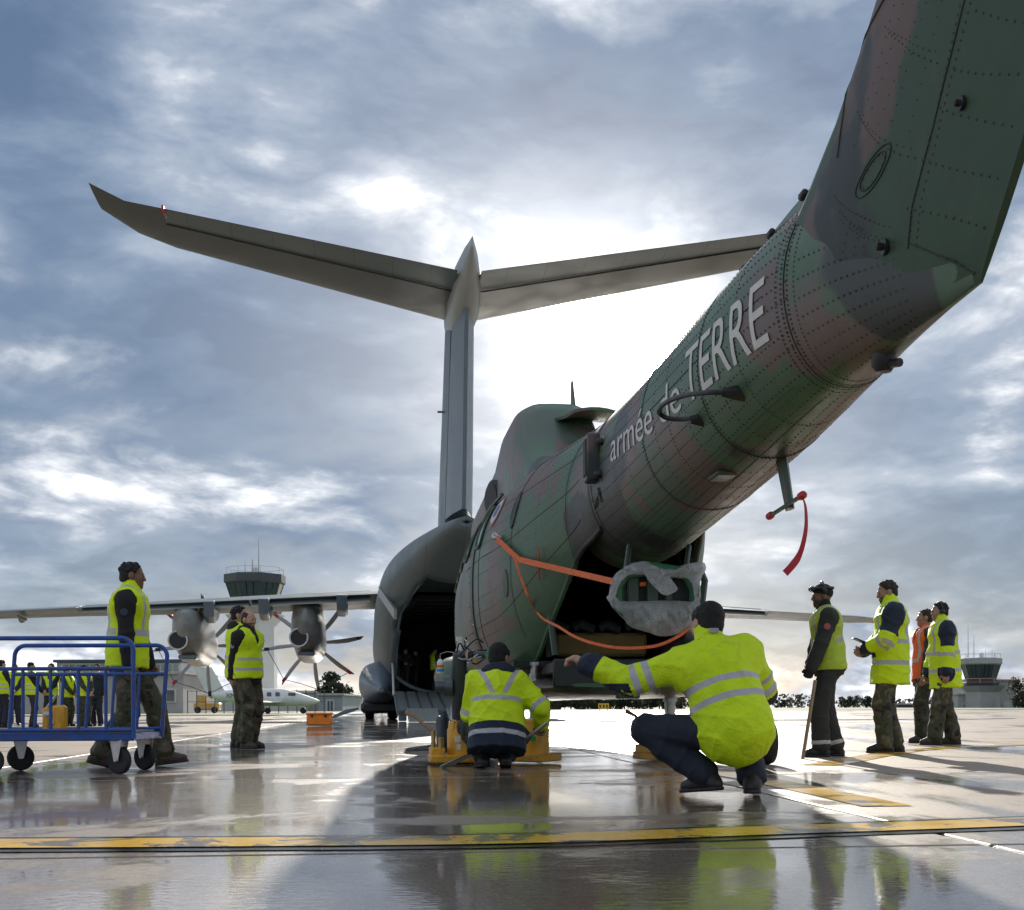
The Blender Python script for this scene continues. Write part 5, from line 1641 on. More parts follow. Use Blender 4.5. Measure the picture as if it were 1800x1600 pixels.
def leg_prims(K, inf=0., baggy=0., to_ank=1.0):
    o = []
    for sd_ in 'LR':
        hp, kn, an = K['hip' + sd_], K['knee' + sd_], K['ank' + sd_]
        o.append(cap(hp, kn, .086 + inf, .060 + inf + baggy * .5, .05)); o.append(cap(kn, kn + (an - kn) * to_ank, .060 + inf + baggy * .4, .040 + inf + baggy, .03))
        cm = kn + (an - kn) * .3; bk = unit(np.cross(K['sd'], an - kn)) * -1
        o.append(ell(cm + bk * .0, (.055 + inf, .055 + inf, .09), None, .04))
    o.append(cap(K['hipL'] + K['sd'] * .015, K['hipR'] - K['sd'] * .015, .098 + inf, .098 + inf, .05))
    gl = K['P'] - K['fw'] * .055 - K['t'] * .05
    o.append(cap(gl - K['sd'] * .065, gl + K['sd'] * .065, .085 + inf, .085 + inf, .06))
    return o
def torso_prims(K, inf=0., bulk=0.):
    fl = (K['fw'], .70 + bulk)
    P, Ch, t, sd_, fw = K['P'], K['C'], K['t'], K['sd'], K['fw']
    D = np.linalg.norm(Ch - P)
    w = P + t * D * .38
    o = [cap(P - t * .02, w, .152 + inf, .142 + inf, .05, fl), cap(w, Ch - t * .10, .142 + inf, .168 + inf, .06, fl),
         cap(K['shL'] * .82 + Ch * .18 - t * .03, K['shR'] * .82 + Ch * .18 - t * .03, .072 + inf, .072 + inf, .09),
         cap(Ch - t * .1 - sd_ * .06, Ch + t * .03, .1 + inf, .06 + inf, .06, fl)]
    return o
def arm_prims(K, inf=0., end=1.0, which='LR', cuff=0.):
    o = []
    for s_ in which:
        a, b, c = K['sh' + s_], K['elb' + s_], K['wr' + s_]
        o.append(cap(a, b, .058 + inf, .045 + inf, .05)); o.append(cap(b, b + (c - b) * end, .046 + inf, .031 + inf + cuff, .025))
    return o
def hand_prims(K, s_, inf=0.):
    w = K['wr' + s_]; f = unit(w - K['elb' + s_])
    inf = inf + .002
    n = K['palm' + s_]
    n = (K['sd'] * (1 if s_ == 'L' else -1)) if n is None else V3(n)
    n = unit(n - f * (n @ f)); l = unit(np.cross(n, f)) * (1 if s_ == 'L' else -1)      # l: thumb side
    if s_ == 'L': l = unit(np.cross(n, f))
    else: l = unit(np.cross(f, n))
    cu = K['curl' + s_]
    Rm = np.stack([l, f, n], 1)
    o = [ell(w + f * .055, (.041 + inf, .055 + inf, .019 + inf), Rm, .012), cap(w - f * .02, w + f * .03, .029 + inf, .027 + inf, .02)]
    for k, (off, ln) in enumerate(((.030, .070), (.010, .078), (-.011, .072), (-.030, .056))):
        b = w + f * (.098 - abs(off) * .25) + l * off
        d1 = unit(f * math.cos(cu * .9) + n * math.sin(cu * .9) + l * off * .8); d2 = unit(f * math.cos(cu * 2.0) + n * math.sin(cu * 2.0))
        o.append(cap(b - d1 * .01, b + d1 * ln * .5, .0095 + inf, .009 + inf, .006)); o.append(cap(b + d1 * ln * .5, b + d1 * ln * .5 + d2 * ln * .5, .009 + inf, .0075 + inf, .005))
    tb = w + f * .032 + l * .032
    td = unit(l * .75 + f * .75 + n * (.25 + cu * .5)); td2 = unit(f * .9 + l * .15 + n * (.3 + cu * .6))
    o.append(cap(tb, tb + td * .038, .012 + inf, .0105 + inf, .01)); o.append(cap(tb + td * .038, tb + td * .038 + td2 * .032, .0105 + inf, .0085 + inf, .006))
    return o
def head_prims(K):
    Rm, c = K['Rh'], K['head']
    def q(*v): return c + Rm @ V3(*v)
    return [ell(q(0, -.012, .030), (.076, .096, .088), Rm, .03), ell(q(0, .030, -.048), (.057, .062, .066), Rm, .04), ell(q(0, .066, -.090), (.027, .024, .021), Rm, .03),
            ell(q(-.036, .058, -.018), (.026, .028, .026), Rm, .02), ell(q(.036, .058, -.018), (.026, .028, .026), Rm, .02),
            cap(q(-.036, .080, .026), q(.036, .080, .026), .011, .011, .015),
            ell(q(-.031, .100, .009), (.016, .013, .010), Rm, .010, 's'), ell(q(.031, .100, .009), (.016, .013, .010), Rm, .010, 's'),
            ell(q(-.031, .081, .009), (.0125, .0125, .0115), Rm, .004), ell(q(.031, .081, .009), (.0125, .0125, .0115), Rm, .004),
            cap(q(0, .086, .018), q(0, .104, -.022), .009, .0125, .012), ell(q(-.012, .096, -.028), (.008, .009, .007), Rm, .008), ell(q(.012, .096, -.028), (.008, .009, .007), Rm, .008),
            cap(q(-.017, .088, -.052), q(.017, .088, -.052), .0075, .0075, .006), cap(q(-.015, .086, -.063), q(.015, .086, -.063), .0085, .0085, .006),
            ell(q(-.078, -.008, -.002), (.010, .026, .033), Rm, .008), ell(q(.078, -.008, -.002), (.010, .026, .033), Rm, .008),
            cap(K['neck'] - K['t'] * .04, c + Rm @ V3(0, -.02, -.06), .062, .056, .035)]

def make_person(name, label, loc, yaw, K, outfit, h=.0075, group=None, cat='person'):
    """outfit: list of (garment, options)"""
    root = thing(name, label, cat, loc, yaw, group)
    s = K['s']; root.scale = (s, s, s)
    P, Ch, t, sd_, fw = K['P'], K['C'], K['t'], K['sd'], K['fw']
    D = np.linalg.norm(Ch - P)
    Rm, hc_ = K['Rh'], K['head']
    O = dict(outfit)
    seed = (hash(label) % 97) * .31 if False else sum(map(ord, label)) * .37
    def hq(v): return (v - hc_) @ Rm
    def eyes(v):
        q = hq(v)
        e = [.0095 - np.linalg.norm((q - V3(sx * .031, .091, .009)) * V3(1, 1, 1.5), axis=1) for sx in (-1, 1)]
        b = [.007 - np.linalg.norm((q - V3(sx * .033, .094, .030)) * V3(.32, .6, 1.3), axis=1) for sx in (-1, 1)]
        l_ = .0045 - np.linalg.norm((q - V3(0, .096, -.0575)) * V3(.25, .5, 1.6), axis=1)
        return np.maximum.reduce(e + b + [l_ * .4])
    def beard(v):
        q = hq(v)
        bd = O.get('beard', 0)
        if not bd: return np.full(len(v), -1.)
        d = np.minimum(np.minimum(-.028 - q[:, 2], q[:, 1] + .005), .14 + q[:, 2])
        lips = np.linalg.norm((q - V3(0, .095, -.058)) * V3(.55, .5, 1.4), axis=1) - .012
        return np.minimum(d, lips) * bd
    hands = [hs for hs in 'LR' if hs not in O.get('gloves', ('', None))[0]]
    body = torso_prims(K) + leg_prims(K) + arm_prims(K) + head_prims(K)
    for hs in hands: body += hand_prims(K, hs)
    for s_ in 'LR': body.append(cap(K['ank' + s_], K['ank' + s_] + K['toe' + s_] * .12 - V3(0, 0, .04), .035, .03, .02))
    sdf_obj('body', body, h if h > .01 else .0065, O.get('skin', M_skin), root, 0, 0, dict(zone=eyes, band=beard), 1)
    hg = max(h * 1.35, .010)
    # arm / torso coordinates for stripes
    def armc(v):
        best = np.full(len(v), 9.); co = np.zeros(len(v)); wh = np.zeros(len(v))
        for i, s_ in enumerate('LR'):
            a, b, c = K['sh' + s_], K['elb' + s_], K['wr' + s_]
            for p0, p1, l0 in ((a, b, 0.), (b, c, np.linalg.norm(b - a))):
                d_ = p1 - p0; ln = np.linalg.norm(d_); tt = (v - p0) @ d_ / ln ** 2; tc = np.clip(tt, 0, 1)
                dd = np.linalg.norm(v - p0 - tc[:, None] * d_, axis=1); m = dd < best
                best[m] = dd[m]; co[m] = l0 + np.clip(tt, -.3, 1.3)[m] * ln; wh[m] = i
        lat = np.abs((v - P) @ sd_); tz = (v - P) @ t
        isarm = (best < .125) & ((lat > .20) | (best < .085) & (lat > .185) | (co > .34))
        return isarm, co
    def torc(v): d_ = v - P; return d_ @ t, d_ @ sd_, d_ @ fw
    def bands(spec):
        def fn(v):
            isarm, co = armc(v); tz, lat, fo = torc(v)
            r = np.full(len(v), -1.)
            for k_, c_, w_ in spec.get('torso', ()): 
                tt = tz + (k_ * fo if k_ else 0)
                r = np.where(isarm, r, np.maximum(r, w_ / 2 - np.abs(tt - c_)))
            for c_, w_ in spec.get('arm', ()): r = np.where(isarm, np.maximum(r, w_ / 2 - np.abs(co - c_)), r)
            for l_, w_, z0, sl in spec.get('strap', ()):       # vertical shoulder straps
                q = np.minimum(w_ / 2 - np.abs(np.abs(lat) - l_ - sl * (tz - z0)), tz - z0); r = np.where(isarm, r, np.maximum(r, q))
            return r
        return fn
    def zones(spec):
        def fn(v):
            isarm, co = armc(v); tz, lat, fo = torc(v)
            r = np.full(len(v), -1.)
            if 'hem' in spec: r = np.where(isarm, r, np.maximum(r, spec['hem'] - tz))
            if 'shoulder' in spec: r = np.where(isarm, np.maximum(r, spec['shoulder'] - co), np.maximum(r, np.minimum(tz - spec.get('sh_t', 9), np.abs(lat) - spec.get('sh_lat', .1))))
            if 'cuff' in spec: r = np.where(isarm, np.maximum(r, co - spec['cuff']), r)
            if 'under' in spec: r = np.where(isarm & (co > spec['under'][0]), np.maximum(r, (-(v - K['elbL']) @ unit(spec['under'][1])) - .005), r)
            if 'front' in spec: r = np.where(isarm, r, np.maximum(r, np.minimum(fo - spec['front'][0], spec['front'][1] - np.abs(lat))))
            if 'side' in spec: r = np.where(isarm, r, np.maximum(r, np.minimum(np.abs(lat) - spec['side'][0], spec['side'][1] - tz)))
            return r
        return fn
    if 'trousers' in O:
        m, baggy = O['trousers']
        pr = leg_prims(K, .018, baggy, .93) + [cap(P - t * .04, P + t * .08, .150, .140, .05, (fw, .74))]
        if O.get('pockets', True):
            for s_ in 'LR':
                kn, hp = K['knee' + s_], K['hip' + s_]; mid = hp * .35 + kn * .65; out = sd_ * (-1 if s_ == 'L' else 1)
                pr.append(ell(mid + out * .075, (.03, .065, .075), None, .02))
        sdf_obj('trousers', pr, hg, m, root, .0055, seed, dict(zone=lambda v: np.full(len(v), -1.)), 1, 26.)
        if 'ankle_band' in O:
            for s_ in 'LR':
                kn, an = K['knee' + s_], K['ank' + s_]
                sdf_obj('ankle_band', [cap(kn + (an - kn) * .84, kn + (an - kn) * .87, .066 + baggy * .9, .066 + baggy * .9, 0), plane_cut(kn + (an - kn) * .91, an - kn), plane_cut(kn + (an - kn) * .80, kn - an)], .008, pm('reflective_tape', (.5, .5, .5), .4), root, .002, seed)
    if 'boots' in O:
        for s_ in 'LR':
            an, td = K['ank' + s_], K['toe' + s_]
            up = unit(K['knee' + s_] - an); zt_ = O.get('heel' + s_, 0.0)
            td = unit(td); dn = unit(np.cross(np.cross(td, V3(0, 0, 1)), td)) if abs(td[2]) < .99 else V3(0, -1, 0)
            if dn[2] > 0: dn = -dn
            b0 = an + dn * .050 - td * .045; b1 = an + dn * .054 + td * .155
            pr = [cap(an + up * .14, an, .066, .058, .03), cap(b0, an + dn * .043 + td * .08, .047, .047, .04), cap(an + dn * .043 + td * .08, b1, .047, .037, .03), plane_cut(an + dn * .088, dn)]
            bo = sdf_obj('boot', pr, min(hg, .009), O['boots'], root, .0015, seed, None, 1)
            sl_ = [cap(b0 + dn * .03, b1 + dn * .026, .050, .044, .0), plane_cut(an + dn * .090, dn), plane_cut(an + dn * .066, -dn)]
            sdf_obj('sole', sl_, min(hg, .009), M_dark, bo, 0, 0, None, 0)
    if 'jacket' in O:
        m, opt = O['jacket']
        hem = opt.get('hem', -.06)
        pr = torso_prims(K, opt.get('inf', .028), opt.get('bulk', .08)) + [cap(P + t * hem, P + t * .13, opt.get('hemr', .178), max(.172, opt.get('hemr', .178) * .9), .06, (fw, .80 + opt.get('bulk', .08) * .4))] + arm_prims(K, opt.get('ainf', .022), opt.get('sleeve', .97), 'LR', opt.get('cuff', .006))
        if not opt.get('round'): pr.append(plane_cut(P + t * hem, -t))
        if 'collar' in opt:
            ch_ = opt['collar']; nk = K['neck']
            pr.append(cap(nk - t * .02, nk + unit(hc_ - nk) * ch_, .088, .082, .03))
        if 'hood' in opt:
            nk = K['neck'] - fw * .07 + t * .01
            pr.append(ell(nk, (.13, .07, .09), np.stack([sd_, fw, t], 1), .04))
        at_ = dict(band=bands(opt.get('bands', {})), zone=zones(opt.get('zones', {})))
        sdf_obj(opt.get('name', 'jacket'), pr, hg, m, root, opt.get('wr', .006), seed, at_, 1, 20.)
    if 'vest' in O:
        m, opt = O['vest']
        hem = opt.get('hem', -.10)
        pr = torso_prims(K, opt.get('inf', .044), opt.get('bulk', .10)) + [cap(P + t * hem, P + t * .12, .212, .200, .06, (fw, .86))]
        for s_ in 'LR':
            a, b = K['sh' + s_], K['elb' + s_]
            out = sd_ * (-1 if s_ == 'L' else 1)
            pr.append(cap(a + out * .035 - t * .02, a + (b - a) * .6 + out * .03, .098, .07, .015, None, 's'))
            pr.append(cap(a + out * .05, a + out * .3, .07, .3, .01, None, 's'))
        pr.append(plane_cut(P + t * hem, -t))
        nk = K['neck']
        if opt.get('collar'): pr.append(cap(nk - t * .03, nk + unit(hc_ - nk) * opt['collar'], .086, .078, .03))
        else: pr.append(cap(nk + fw * .14 + t * .05, nk + fw * .16 - t * .16, .075, .02, .01, None, 's'))
        at_ = dict(band=bands(opt.get('bands', {})), zone=zones(opt.get('zones', {})))
        sdf_obj('vest', pr, hg, m, root, opt.get('wr', .005), seed, at_, 1, 18.)
    if 'scarf' in O:
        nk = K['neck']
        sdf_obj('collar', [cap(nk - t * .02, nk + unit(hc_ - nk) * O['scarf'][1], .085, .074, .03), ell(nk + fw * .05, (.085, .06, .05), np.stack([sd_, fw, t], 1), .03)], hg, O['scarf'][0], root, .004, seed)
    if 'hoodie' in O:
        nk = K['neck'] - fw * .075 + t * .015
        sdf_obj('hood', [ell(nk, (.135, .075, .085), np.stack([sd_, fw, t], 1), .04), cap(nk + sd_ * .08, K['neck'] + fw * .07 + sd_ * .05 - t * .02, .05, .035, .03), cap(nk - sd_ * .08, K['neck'] + fw * .07 - sd_ * .05 - t * .02, .05, .035, .03), ell(nk + t * .04 + fw * .02, (.09, .05, .05), np.stack([sd_, fw, t], 1), .02, 's')], hg, O['hoodie'], root, .005, seed)
    if 'gloves' in O:
        for hs in O['gloves'][0]: sdf_obj('glove', hand_prims(K, hs, .004) + [cap(K['wr' + hs], K['wr' + hs] - unit(K['wr' + hs] - K['elb' + hs]) * .04, .040, .042, .02)], .0065, O['gloves'][1], root, 0, 0, None, 1)
    def hp(*v): return hc_ + Rm @ V3(*v)
    if 'hair' in O:
        m, st_ = O['hair']
        pr = [ell(hp(0, -.015, .032), (.0800, .0995, .0925), Rm, .02), ell(hp(0, -.05, -.02), (.072, .060, .07), Rm, .02)]
        if st_ == 'short': pr += [plane_cut(hp(0, .052, .072), Rm @ V3(0, .86, -.50)), plane_cut(hp(0, 0, -.055), Rm @ V3(0, 0, -1))]
        elif st_ == 'bald': pr += [ell(hp(0, .03, .12), (.055, .10, .075), Rm, .01, 's'), plane_cut(hp(0, .028, .05), Rm @ V3(0, .9, -.3)), plane_cut(hp(0, 0, -.055), Rm @ V3(0, 0, -1))]
        elif st_ == 'back': pr += [ell(hp(0, -.03, .045), (.080, .097, .090), Rm, .02), plane_cut(hp(0, .06, .05), Rm @ V3(0, .8, -.5)), plane_cut(hp(0, 0, -.085), Rm @ V3(0, 0, -1))]
        elif st_ == 'bun': pr += [ell(hp(0, -.115, .03), (.035, .035, .035), Rm, .02), plane_cut(hp(0, .068, .065), Rm @ V3(0, .80, -.55))]
        rh = random.Random(len(label)); cuts = [p_ for p_ in pr if p_['op'] == 'i']; pr = [p_ for p_ in pr if p_['op'] != 'i']
        for _ in range(70 if st_ != 'bald' else 0):
            d_ = unit((rh.gauss(0, 1), rh.gauss(-.2, 1), abs(rh.gauss(.3, .8)))); c_ = V3(0, -.015, .032) + d_ * V3(.080, .0995, .0925) * rh.uniform(.97, 1.03)
            pr.append(ell(hp(*c_), (rh.uniform(.008, .015), rh.uniform(.010, .02), rh.uniform(.008, .014)), Rm, .006))
        pr += cuts
        for sx in (-1, 1): pr.append(ell(hp(sx * .082, .03, -.03), (.02, .03, .05), Rm, .01, 's'))
        sdf_obj('hair', pr, min(hg, .0065), m, root, .0018, seed, None, 0, 70.)
    if 'cap' in O:
        pr = [ell(hp(0, -.014, .045), (.088, .108, .094), Rm, .02), plane_cut(hp(0, .03, .030), Rm @ V3(0, .35, -1)), ]
        sdf_obj('hat', pr, .009, O['cap'], root, .002, seed)
    if 'muffs' in O:
        up = O['muffs']
        mm = [cap(hp(sx * .086, -.005, .0 + up), hp(sx * .104, -.005, .0 + up), .034, .030, .01) for sx in (-1, 1)]
        for k_, pz in enumerate(mm):
            sdf_obj('ear_cup', [pz], .006, pm('muff_black', (.015, .016, .02), .35), root, 0, 0, None, 1)
        bnd = [cap(hp(.095 * math.cos(a_), -.008, .02 + up * .5 + .112 * math.sin(a_)), hp(.095 * math.cos(a_ + .26), -.008, .02 + up * .5 + .112 * math.sin(a_ + .26)), .009, .009, .004) for a_ in [k_ * PI / 12 for k_ in range(12)]]
        sdf_obj('headband', bnd, .0055, pm('muff_black', (.015, .016, .02), .35), root, 0, 0, None, 0)
    if 'goggles' in O:
        pr = [cap(hp(.092 * math.sin(a_), .108 * math.cos(a_) - .012, .085), hp(.092 * math.sin(a_ + .3), .108 * math.cos(a_ + .3) - .012, .085), .016, .016, .004) for a_ in [k_ * .3 for k_ in range(21)]]
        go = sdf_obj('goggle_strap', pr, .008, M_black, root)
        sdf_obj('goggles', [ell(hp(-.035, .10, .085), (.04, .03, .03), Rm, .01), ell(hp(.035, .10, .085), (.04, .03, .03), Rm, .01)], .007, pm('goggle_lens', (.03, .035, .05), .1), root)
    if 'patch' in O:                                        # arm badge
        s_, m, size = O['patch']
        a, b = K['sh' + s_], K['elb' + s_]; out = unit(V3(O.get('patch_dir', (1 if s_ == 'R' else -1, 0, 0))))
        d_ = unit(b - a); out = unit(out - d_ * (out @ d_)); c = a + (b - a) * .42 + out * (.052 + .031)
        mb = MB(); sdv = np.cross(d_, out)
        ring = [tuple(c + (d_ * math.sin(2 * PI * k_ / 20) + sdv * math.cos(2 * PI * k_ / 20)) * size) for k_ in range(20)]
        mb.loft([[tuple(np.array(p_) - out * .02) for p_ in ring], ring, [tuple(c + (np.array(p_) - c) * .9 + out * .003) for p_ in ring]])
        obj('badge', mb, m, root)
    return root
# ---------------------------------------------------------------- the people in the photograph
def at_ground(px, Y): d = ray(px, 1243); return Vector((d.x * Y, Y, 0))
VB = dict(torso=((0, .12, .05),), strap=((.13, .045, .12, .02),))
# 1 walking man behind the cart, facing right
p1 = at_ground(224, 10.75)
K1 = skel(1.76, (0, 0, .945), (0, .02, 1.44), ankL=(-.09, .30, .10), ankR=(.09, -.22, .11), kneeL=(0, 1, .1), kneeR=(0, 1, 0), toeL=(-.1, 1, .12), toeR=(.15, 1, -.25),
          handL=(-.27, .16, .86), handR=(.235, .05, .86), elbR=(.5, -1, 0), head=(6, -4, 0), neck_tilt=(0, .16, 1), curl=1.0, palmR=(-1, .2, 0))
make_person('person', 'man walking behind the blue cart in yellow vest, black sleeves and camouflage trousers', p1, R(-82), K1,
            dict(skin=M_skin_d, trousers=(M_camop, .034), boots=M_bootb, jacket=(M_cloth_black, dict(inf=.022, hem=-.16, ainf=.02, hemr=.168)),
                 vest=(M_hv2, dict(hem=-.085, collar=.085, inf=.05, bands=dict(torso=((0, .215, .06),), strap=((.105, .042, .2, .02),)))), gloves=('R', M_glove), hair=(M_hairb, 'short'),
                 patch=('R', pm('badge_navy', (.03, .045, .07), .8), .032)).items())
# 2 pair of men left of the aircraft
p2 = at_ground(437, 15.4)
K2 = skel(1.68, (0, 0, .985), (0, -.01, 1.46), ankL=(-.09, -.03, .09), ankR=(.09, .03, .09), handL=(-.06, -.20, .90), handR=(.07, -.21, .92), elbL=(-.9, -.4, 0), elbR=(.9, -.4, 0), head=(-4, -6, 0), neck_tilt=(0, .12, 1), curl=.8)
make_person('person', 'bearded balding man in yellow vest standing with hands behind his back', p2, R(-116), K2,
            dict(skin=M_skin, beard=1, trousers=(M_camop, .03), boots=M_bootb, jacket=(M_cloth_black, dict(inf=.026, hem=-.14, ainf=.024, collar=.07)),
                 vest=(M_hv, dict(hem=-.075, bands=dict(torso=((0, .045, .045), (0, .175, .045))))), hair=(M_hairbr, 'bald'), patch=('R', pm('badge_grey', (.25, .27, .32), .8), .035)).items())
p2b = at_ground(421, 16.0)
K2b = skel(1.78, (0, 0, .985), (0, 0, 1.465), handL=(-.22, .1, .86), handR=(.22, .12, .86), head=(-30, 0, 0))
make_person('person', 'man in yellow vest and black hood half hidden behind the bearded man', p2b, R(-60), K2b,
            dict(skin=M_skin, trousers=(M_camop, .03), boots=M_boot, jacket=(M_cloth_black, dict(inf=.024, hem=-.14, ainf=.022)), hoodie=M_cloth_black,
                 vest=(M_hv, dict(hem=-.10, bands=dict(torso=((0, .045, .045), (0, .16, .045))))), hair=(M_hairb, 'short')).items())
# 3 mechanic kneeling at the jacks, back to the viewer
p3 = at_ground(872, 10.25)
K3 = skel(1.70, (0, -.10, .335), (.015, .02, .745), ankL=(-.115, -.02, .10), ankR=(.075, -.06, .10), kneeL=(-.35, 1, .5), kneeR=(.4, 1, .4), toeL=(-.25, 1, -.1), toeR=(.1, 1, -.25),
          handL=(-.14, .36, .48), handR=(.40, .12, .37), elbL=(-.40, -.6, -1.0), elbR=(.6, -.6, -.6), head=(-32, -18, 0), neck_tilt=(.12, .42, 1), curl=1.2, palmR=(-.3, 0, -1), shw=.185)
make_person('person', 'mechanic kneeling with his back turned, yellow jacket with grey bands and navy hood', p3, R(4), K3,
            dict(skin=M_skin_t, trousers=(M_olive, .02), boots=M_boot, jacket=(M_hv2, dict(hem=-.20, hemr=.255, inf=.040, ainf=.034, bulk=.30, wr=.009, bands=dict(torso=((-.1, .245, .048), (0, -.07, .045)), arm=((.28, .05),), strap=((.05, .05, .265, .45),)),
                 zones=dict(hem=.02)),), hoodie=M_navy, hair=(M_hairb, 'back')).items())
# 4 man crouching at the right with his arm stretched out
p4 = at_ground(1274, 6.95)
K4 = skel(1.76, (.03, -.08, .40), (-.05, .06, .78), side=(.97, .0, .06), ankL=(-.10, .0, .12), ankR=(.15, -.02, .105), kneeL=(-1.0, .75, .5), kneeR=(.2, 1, .35), toeL=(-.62, .78, -.10), toeR=(.3, 1, -.05),
          handL=(-.74, .22, .75), handR=(.12, .40, .55), elbL=(0, -.3, -1), elbR=(.75, -.2, -.5), head=(18, -14, 8), neck_tilt=(-.0, .55, 1), curlL=.8, curlR=.9, palmL=(0, .2, -1), shw=.20)
make_person('person', 'crouching man in large yellow jacket with two grey bands, left arm stretched out', p4, R(6), K4,
            dict(skin=M_skin, trousers=(M_navy, .026), boots=M_boot, pockets=False, jacket=(M_hv, dict(round=1, hem=.0, hemr=.222, inf=.042, ainf=.034, bulk=.26, wr=.007, cuff=.008, collar=.11,
                 bands=dict(torso=((.0, .12, .042), (.0, .225, .042)), arm=((.185, .045), (.262, .045))), zones=dict(cuff=.49, under=(.30, (0, .0, 1)))),), hair=(M_hairb, 'back')).items())
r4 = [o_ for o_ in bpy.data.objects if o_.parent is None and o_.get('label', '').startswith('crouching man in large')][0]
nk4 = K4['neck'] - K4['fw'] * .085 + K4['t'] * .05
q = MB(); q.box((nk4[0] + .01, nk4[1] - .012, nk4[2] + .03), (.055, .02, .028), .004); obj('collar_label', q, pm('label_grey', (.35, .33, .36), .6), r4)
for dx_ in (-.07, 0, .07):
    q = MB(); q.box((nk4[0] + dx_, nk4[1] - .016 + abs(dx_) * .3, nk4[2] - .025), (.012, .02, .012), .003); obj('snap_button', q, M_black, r4)
# 5 man with a stick
p5 = at_ground(1457, 12.35)
K5 = skel(1.68, (0, 0, .985), (0, .03, 1.46), ankL=(-.10, .10, .09), ankR=(.10, -.09, .09), toeL=(-.05, 1, 0), toeR=(.1, 1, 0), handL=(-.22, .24, .84), handR=(-.06, .22, .84), elbL=(-.3, -1, 0), elbR=(.6, -1, 0), head=(4, -3, 0), neck_tilt=(0, .22, 1), curl=1.5, palmL=(1, .2, 0))
make_person('person', 'man in olive overall, worn yellow vest and goggled black hat leaning on a stick', p5, R(86), K5,
            dict(skin=M_skin_d, beard=1, trousers=(M_olive, .036), ankle_band=1, boots=M_boot, jacket=(M_olive, dict(inf=.024, hem=-.14, ainf=.03, bands=dict(arm=((.27, .035),)))), scarf=(M_cloth_black, .10),
                 vest=(M_hvo, dict(hem=-.08, bands=dict(torso=((0, .22, .05),), strap=((.12, .04, .22, .02),)))), gloves=('LR', M_cloth_black), cap=M_cloth_black, goggles=1, muffs=.055,
                 patch=('L', pm('badge_red', (.35, .10, .10), .7), .034)).items())
sk = W(1430, 1206, 12.2)
q = MB(); q.tube([W(1433, 1196, 11.95), G(1411, 1334) + Vector((0, 0, .0))], .017, 10)
tag(obj('walking_stick', q, pm('stick_wood', (.32, .24, .15), .6, var=.2, scale=20)), 'straight wooden stick held upright by the man in olive overall', 'stick')
# 6 man with a phone
p6 = at_ground(1566, 13.35)
K6 = skel(1.82, (0, 0, .985), (0, -.01, 1.46), ankL=(-.09, .07, .09), ankR=(.09, -.06, .09), toeL=(-.1, 1, 0), toeR=(.15, 1, 0), handL=(-.07, .26, 1.08), handR=(.05, .27, 1.06), elbL=(-1, -.6, -.4), elbR=(1, -.6, -.4), head=(8, -12, 0), neck_tilt=(0, .30, 1), curl=1.1, palmL=(.5, 0, 1), palmR=(-.5, 0, 1))
JZ = dict(hem=-.27, hemr=.235, inf=.040, ainf=.034, bulk=.14, wr=.007, collar=.10, bands=dict(torso=((0, .17, .05), (0, -.05, .05)), arm=((.34, .05),), strap=((.11, .045, .17, .02),)), zones=dict(shoulder=.24, cuff=.50, side=(.40, .2)))
make_person('person', 'tall man in long yellow and navy jacket looking down at his phone', p6, R(80), K6,
            dict(skin=M_skin_t, beard=1, trousers=(M_camop, .03), boots=M_boot, jacket=(M_hv2, JZ), scarf=(M_cloth_black, .075), hair=(M_hairbr, 'short')).items())
ph = thing('phone', 'dark phone held in the hands of the tall man at right', 'phone', W(1510, 1126, 13.3), R(20))
q = MB(); Mp = Matrix.Rotation(R(18), 4, 'Y'); q.box((0, 0, 0), (.15, .075, .011), .004, Mp); po = obj('case', q, M_black, ph)
q = MB(); q.box((0, 0, .0065), (.135, .066, .002), 0, Mp); obj('screen', q, M_glass, ph)
# 7 man in the orange vest
p7 = at_ground(1628, 16.9)
K7 = skel(1.78, (0, 0, .985), (0, 0, 1.465), ankL=(-.10, .1, .09), ankR=(.10, -.08, .09), handL=(-.24, .12, .86), handR=(.24, .05, .86), head=(-10, 0, 0), neck_tilt=(0, .12, 1))
make_person('person', 'man in orange vest standing behind the man with ear defenders', p7, R(92), K7,
            dict(skin=M_skin_t, trousers=(M_camod, .03), boots=M_bootb, jacket=(M_camod, dict(inf=.022, hem=-.12)), vest=(M_hvor, dict(hem=-.12, bands=dict(torso=((0, .12, .05),), strap=((.12, .045, .12, .02),)))), hair=(M_hairbr, 'short')).items())
# 8 man with ear defenders
p8 = at_ground(1661, 16.0)
K8 = skel(1.80, (0, 0, .985), (0, .03, 1.465), ankL=(-.10, .16, .09), ankR=(.10, -.14, .09), toeL=(-.05, 1, 0), toeR=(.1, 1, 0), handL=(-.25, .06, .84), handR=(.24, .15, .86), elbL=(-.5, -1, 0), head=(4, -4, 0), neck_tilt=(0, .20, 1), curl=.9)
make_person('person', 'man with black ear defenders in long yellow and navy jacket at far right', p8, R(88), K8,
            dict(skin=M_skin_t, trousers=(M_camop, .04), boots=M_bootb, jacket=(M_hv2, JZ), hair=(M_hairb, 'short'), muffs=.0).items())
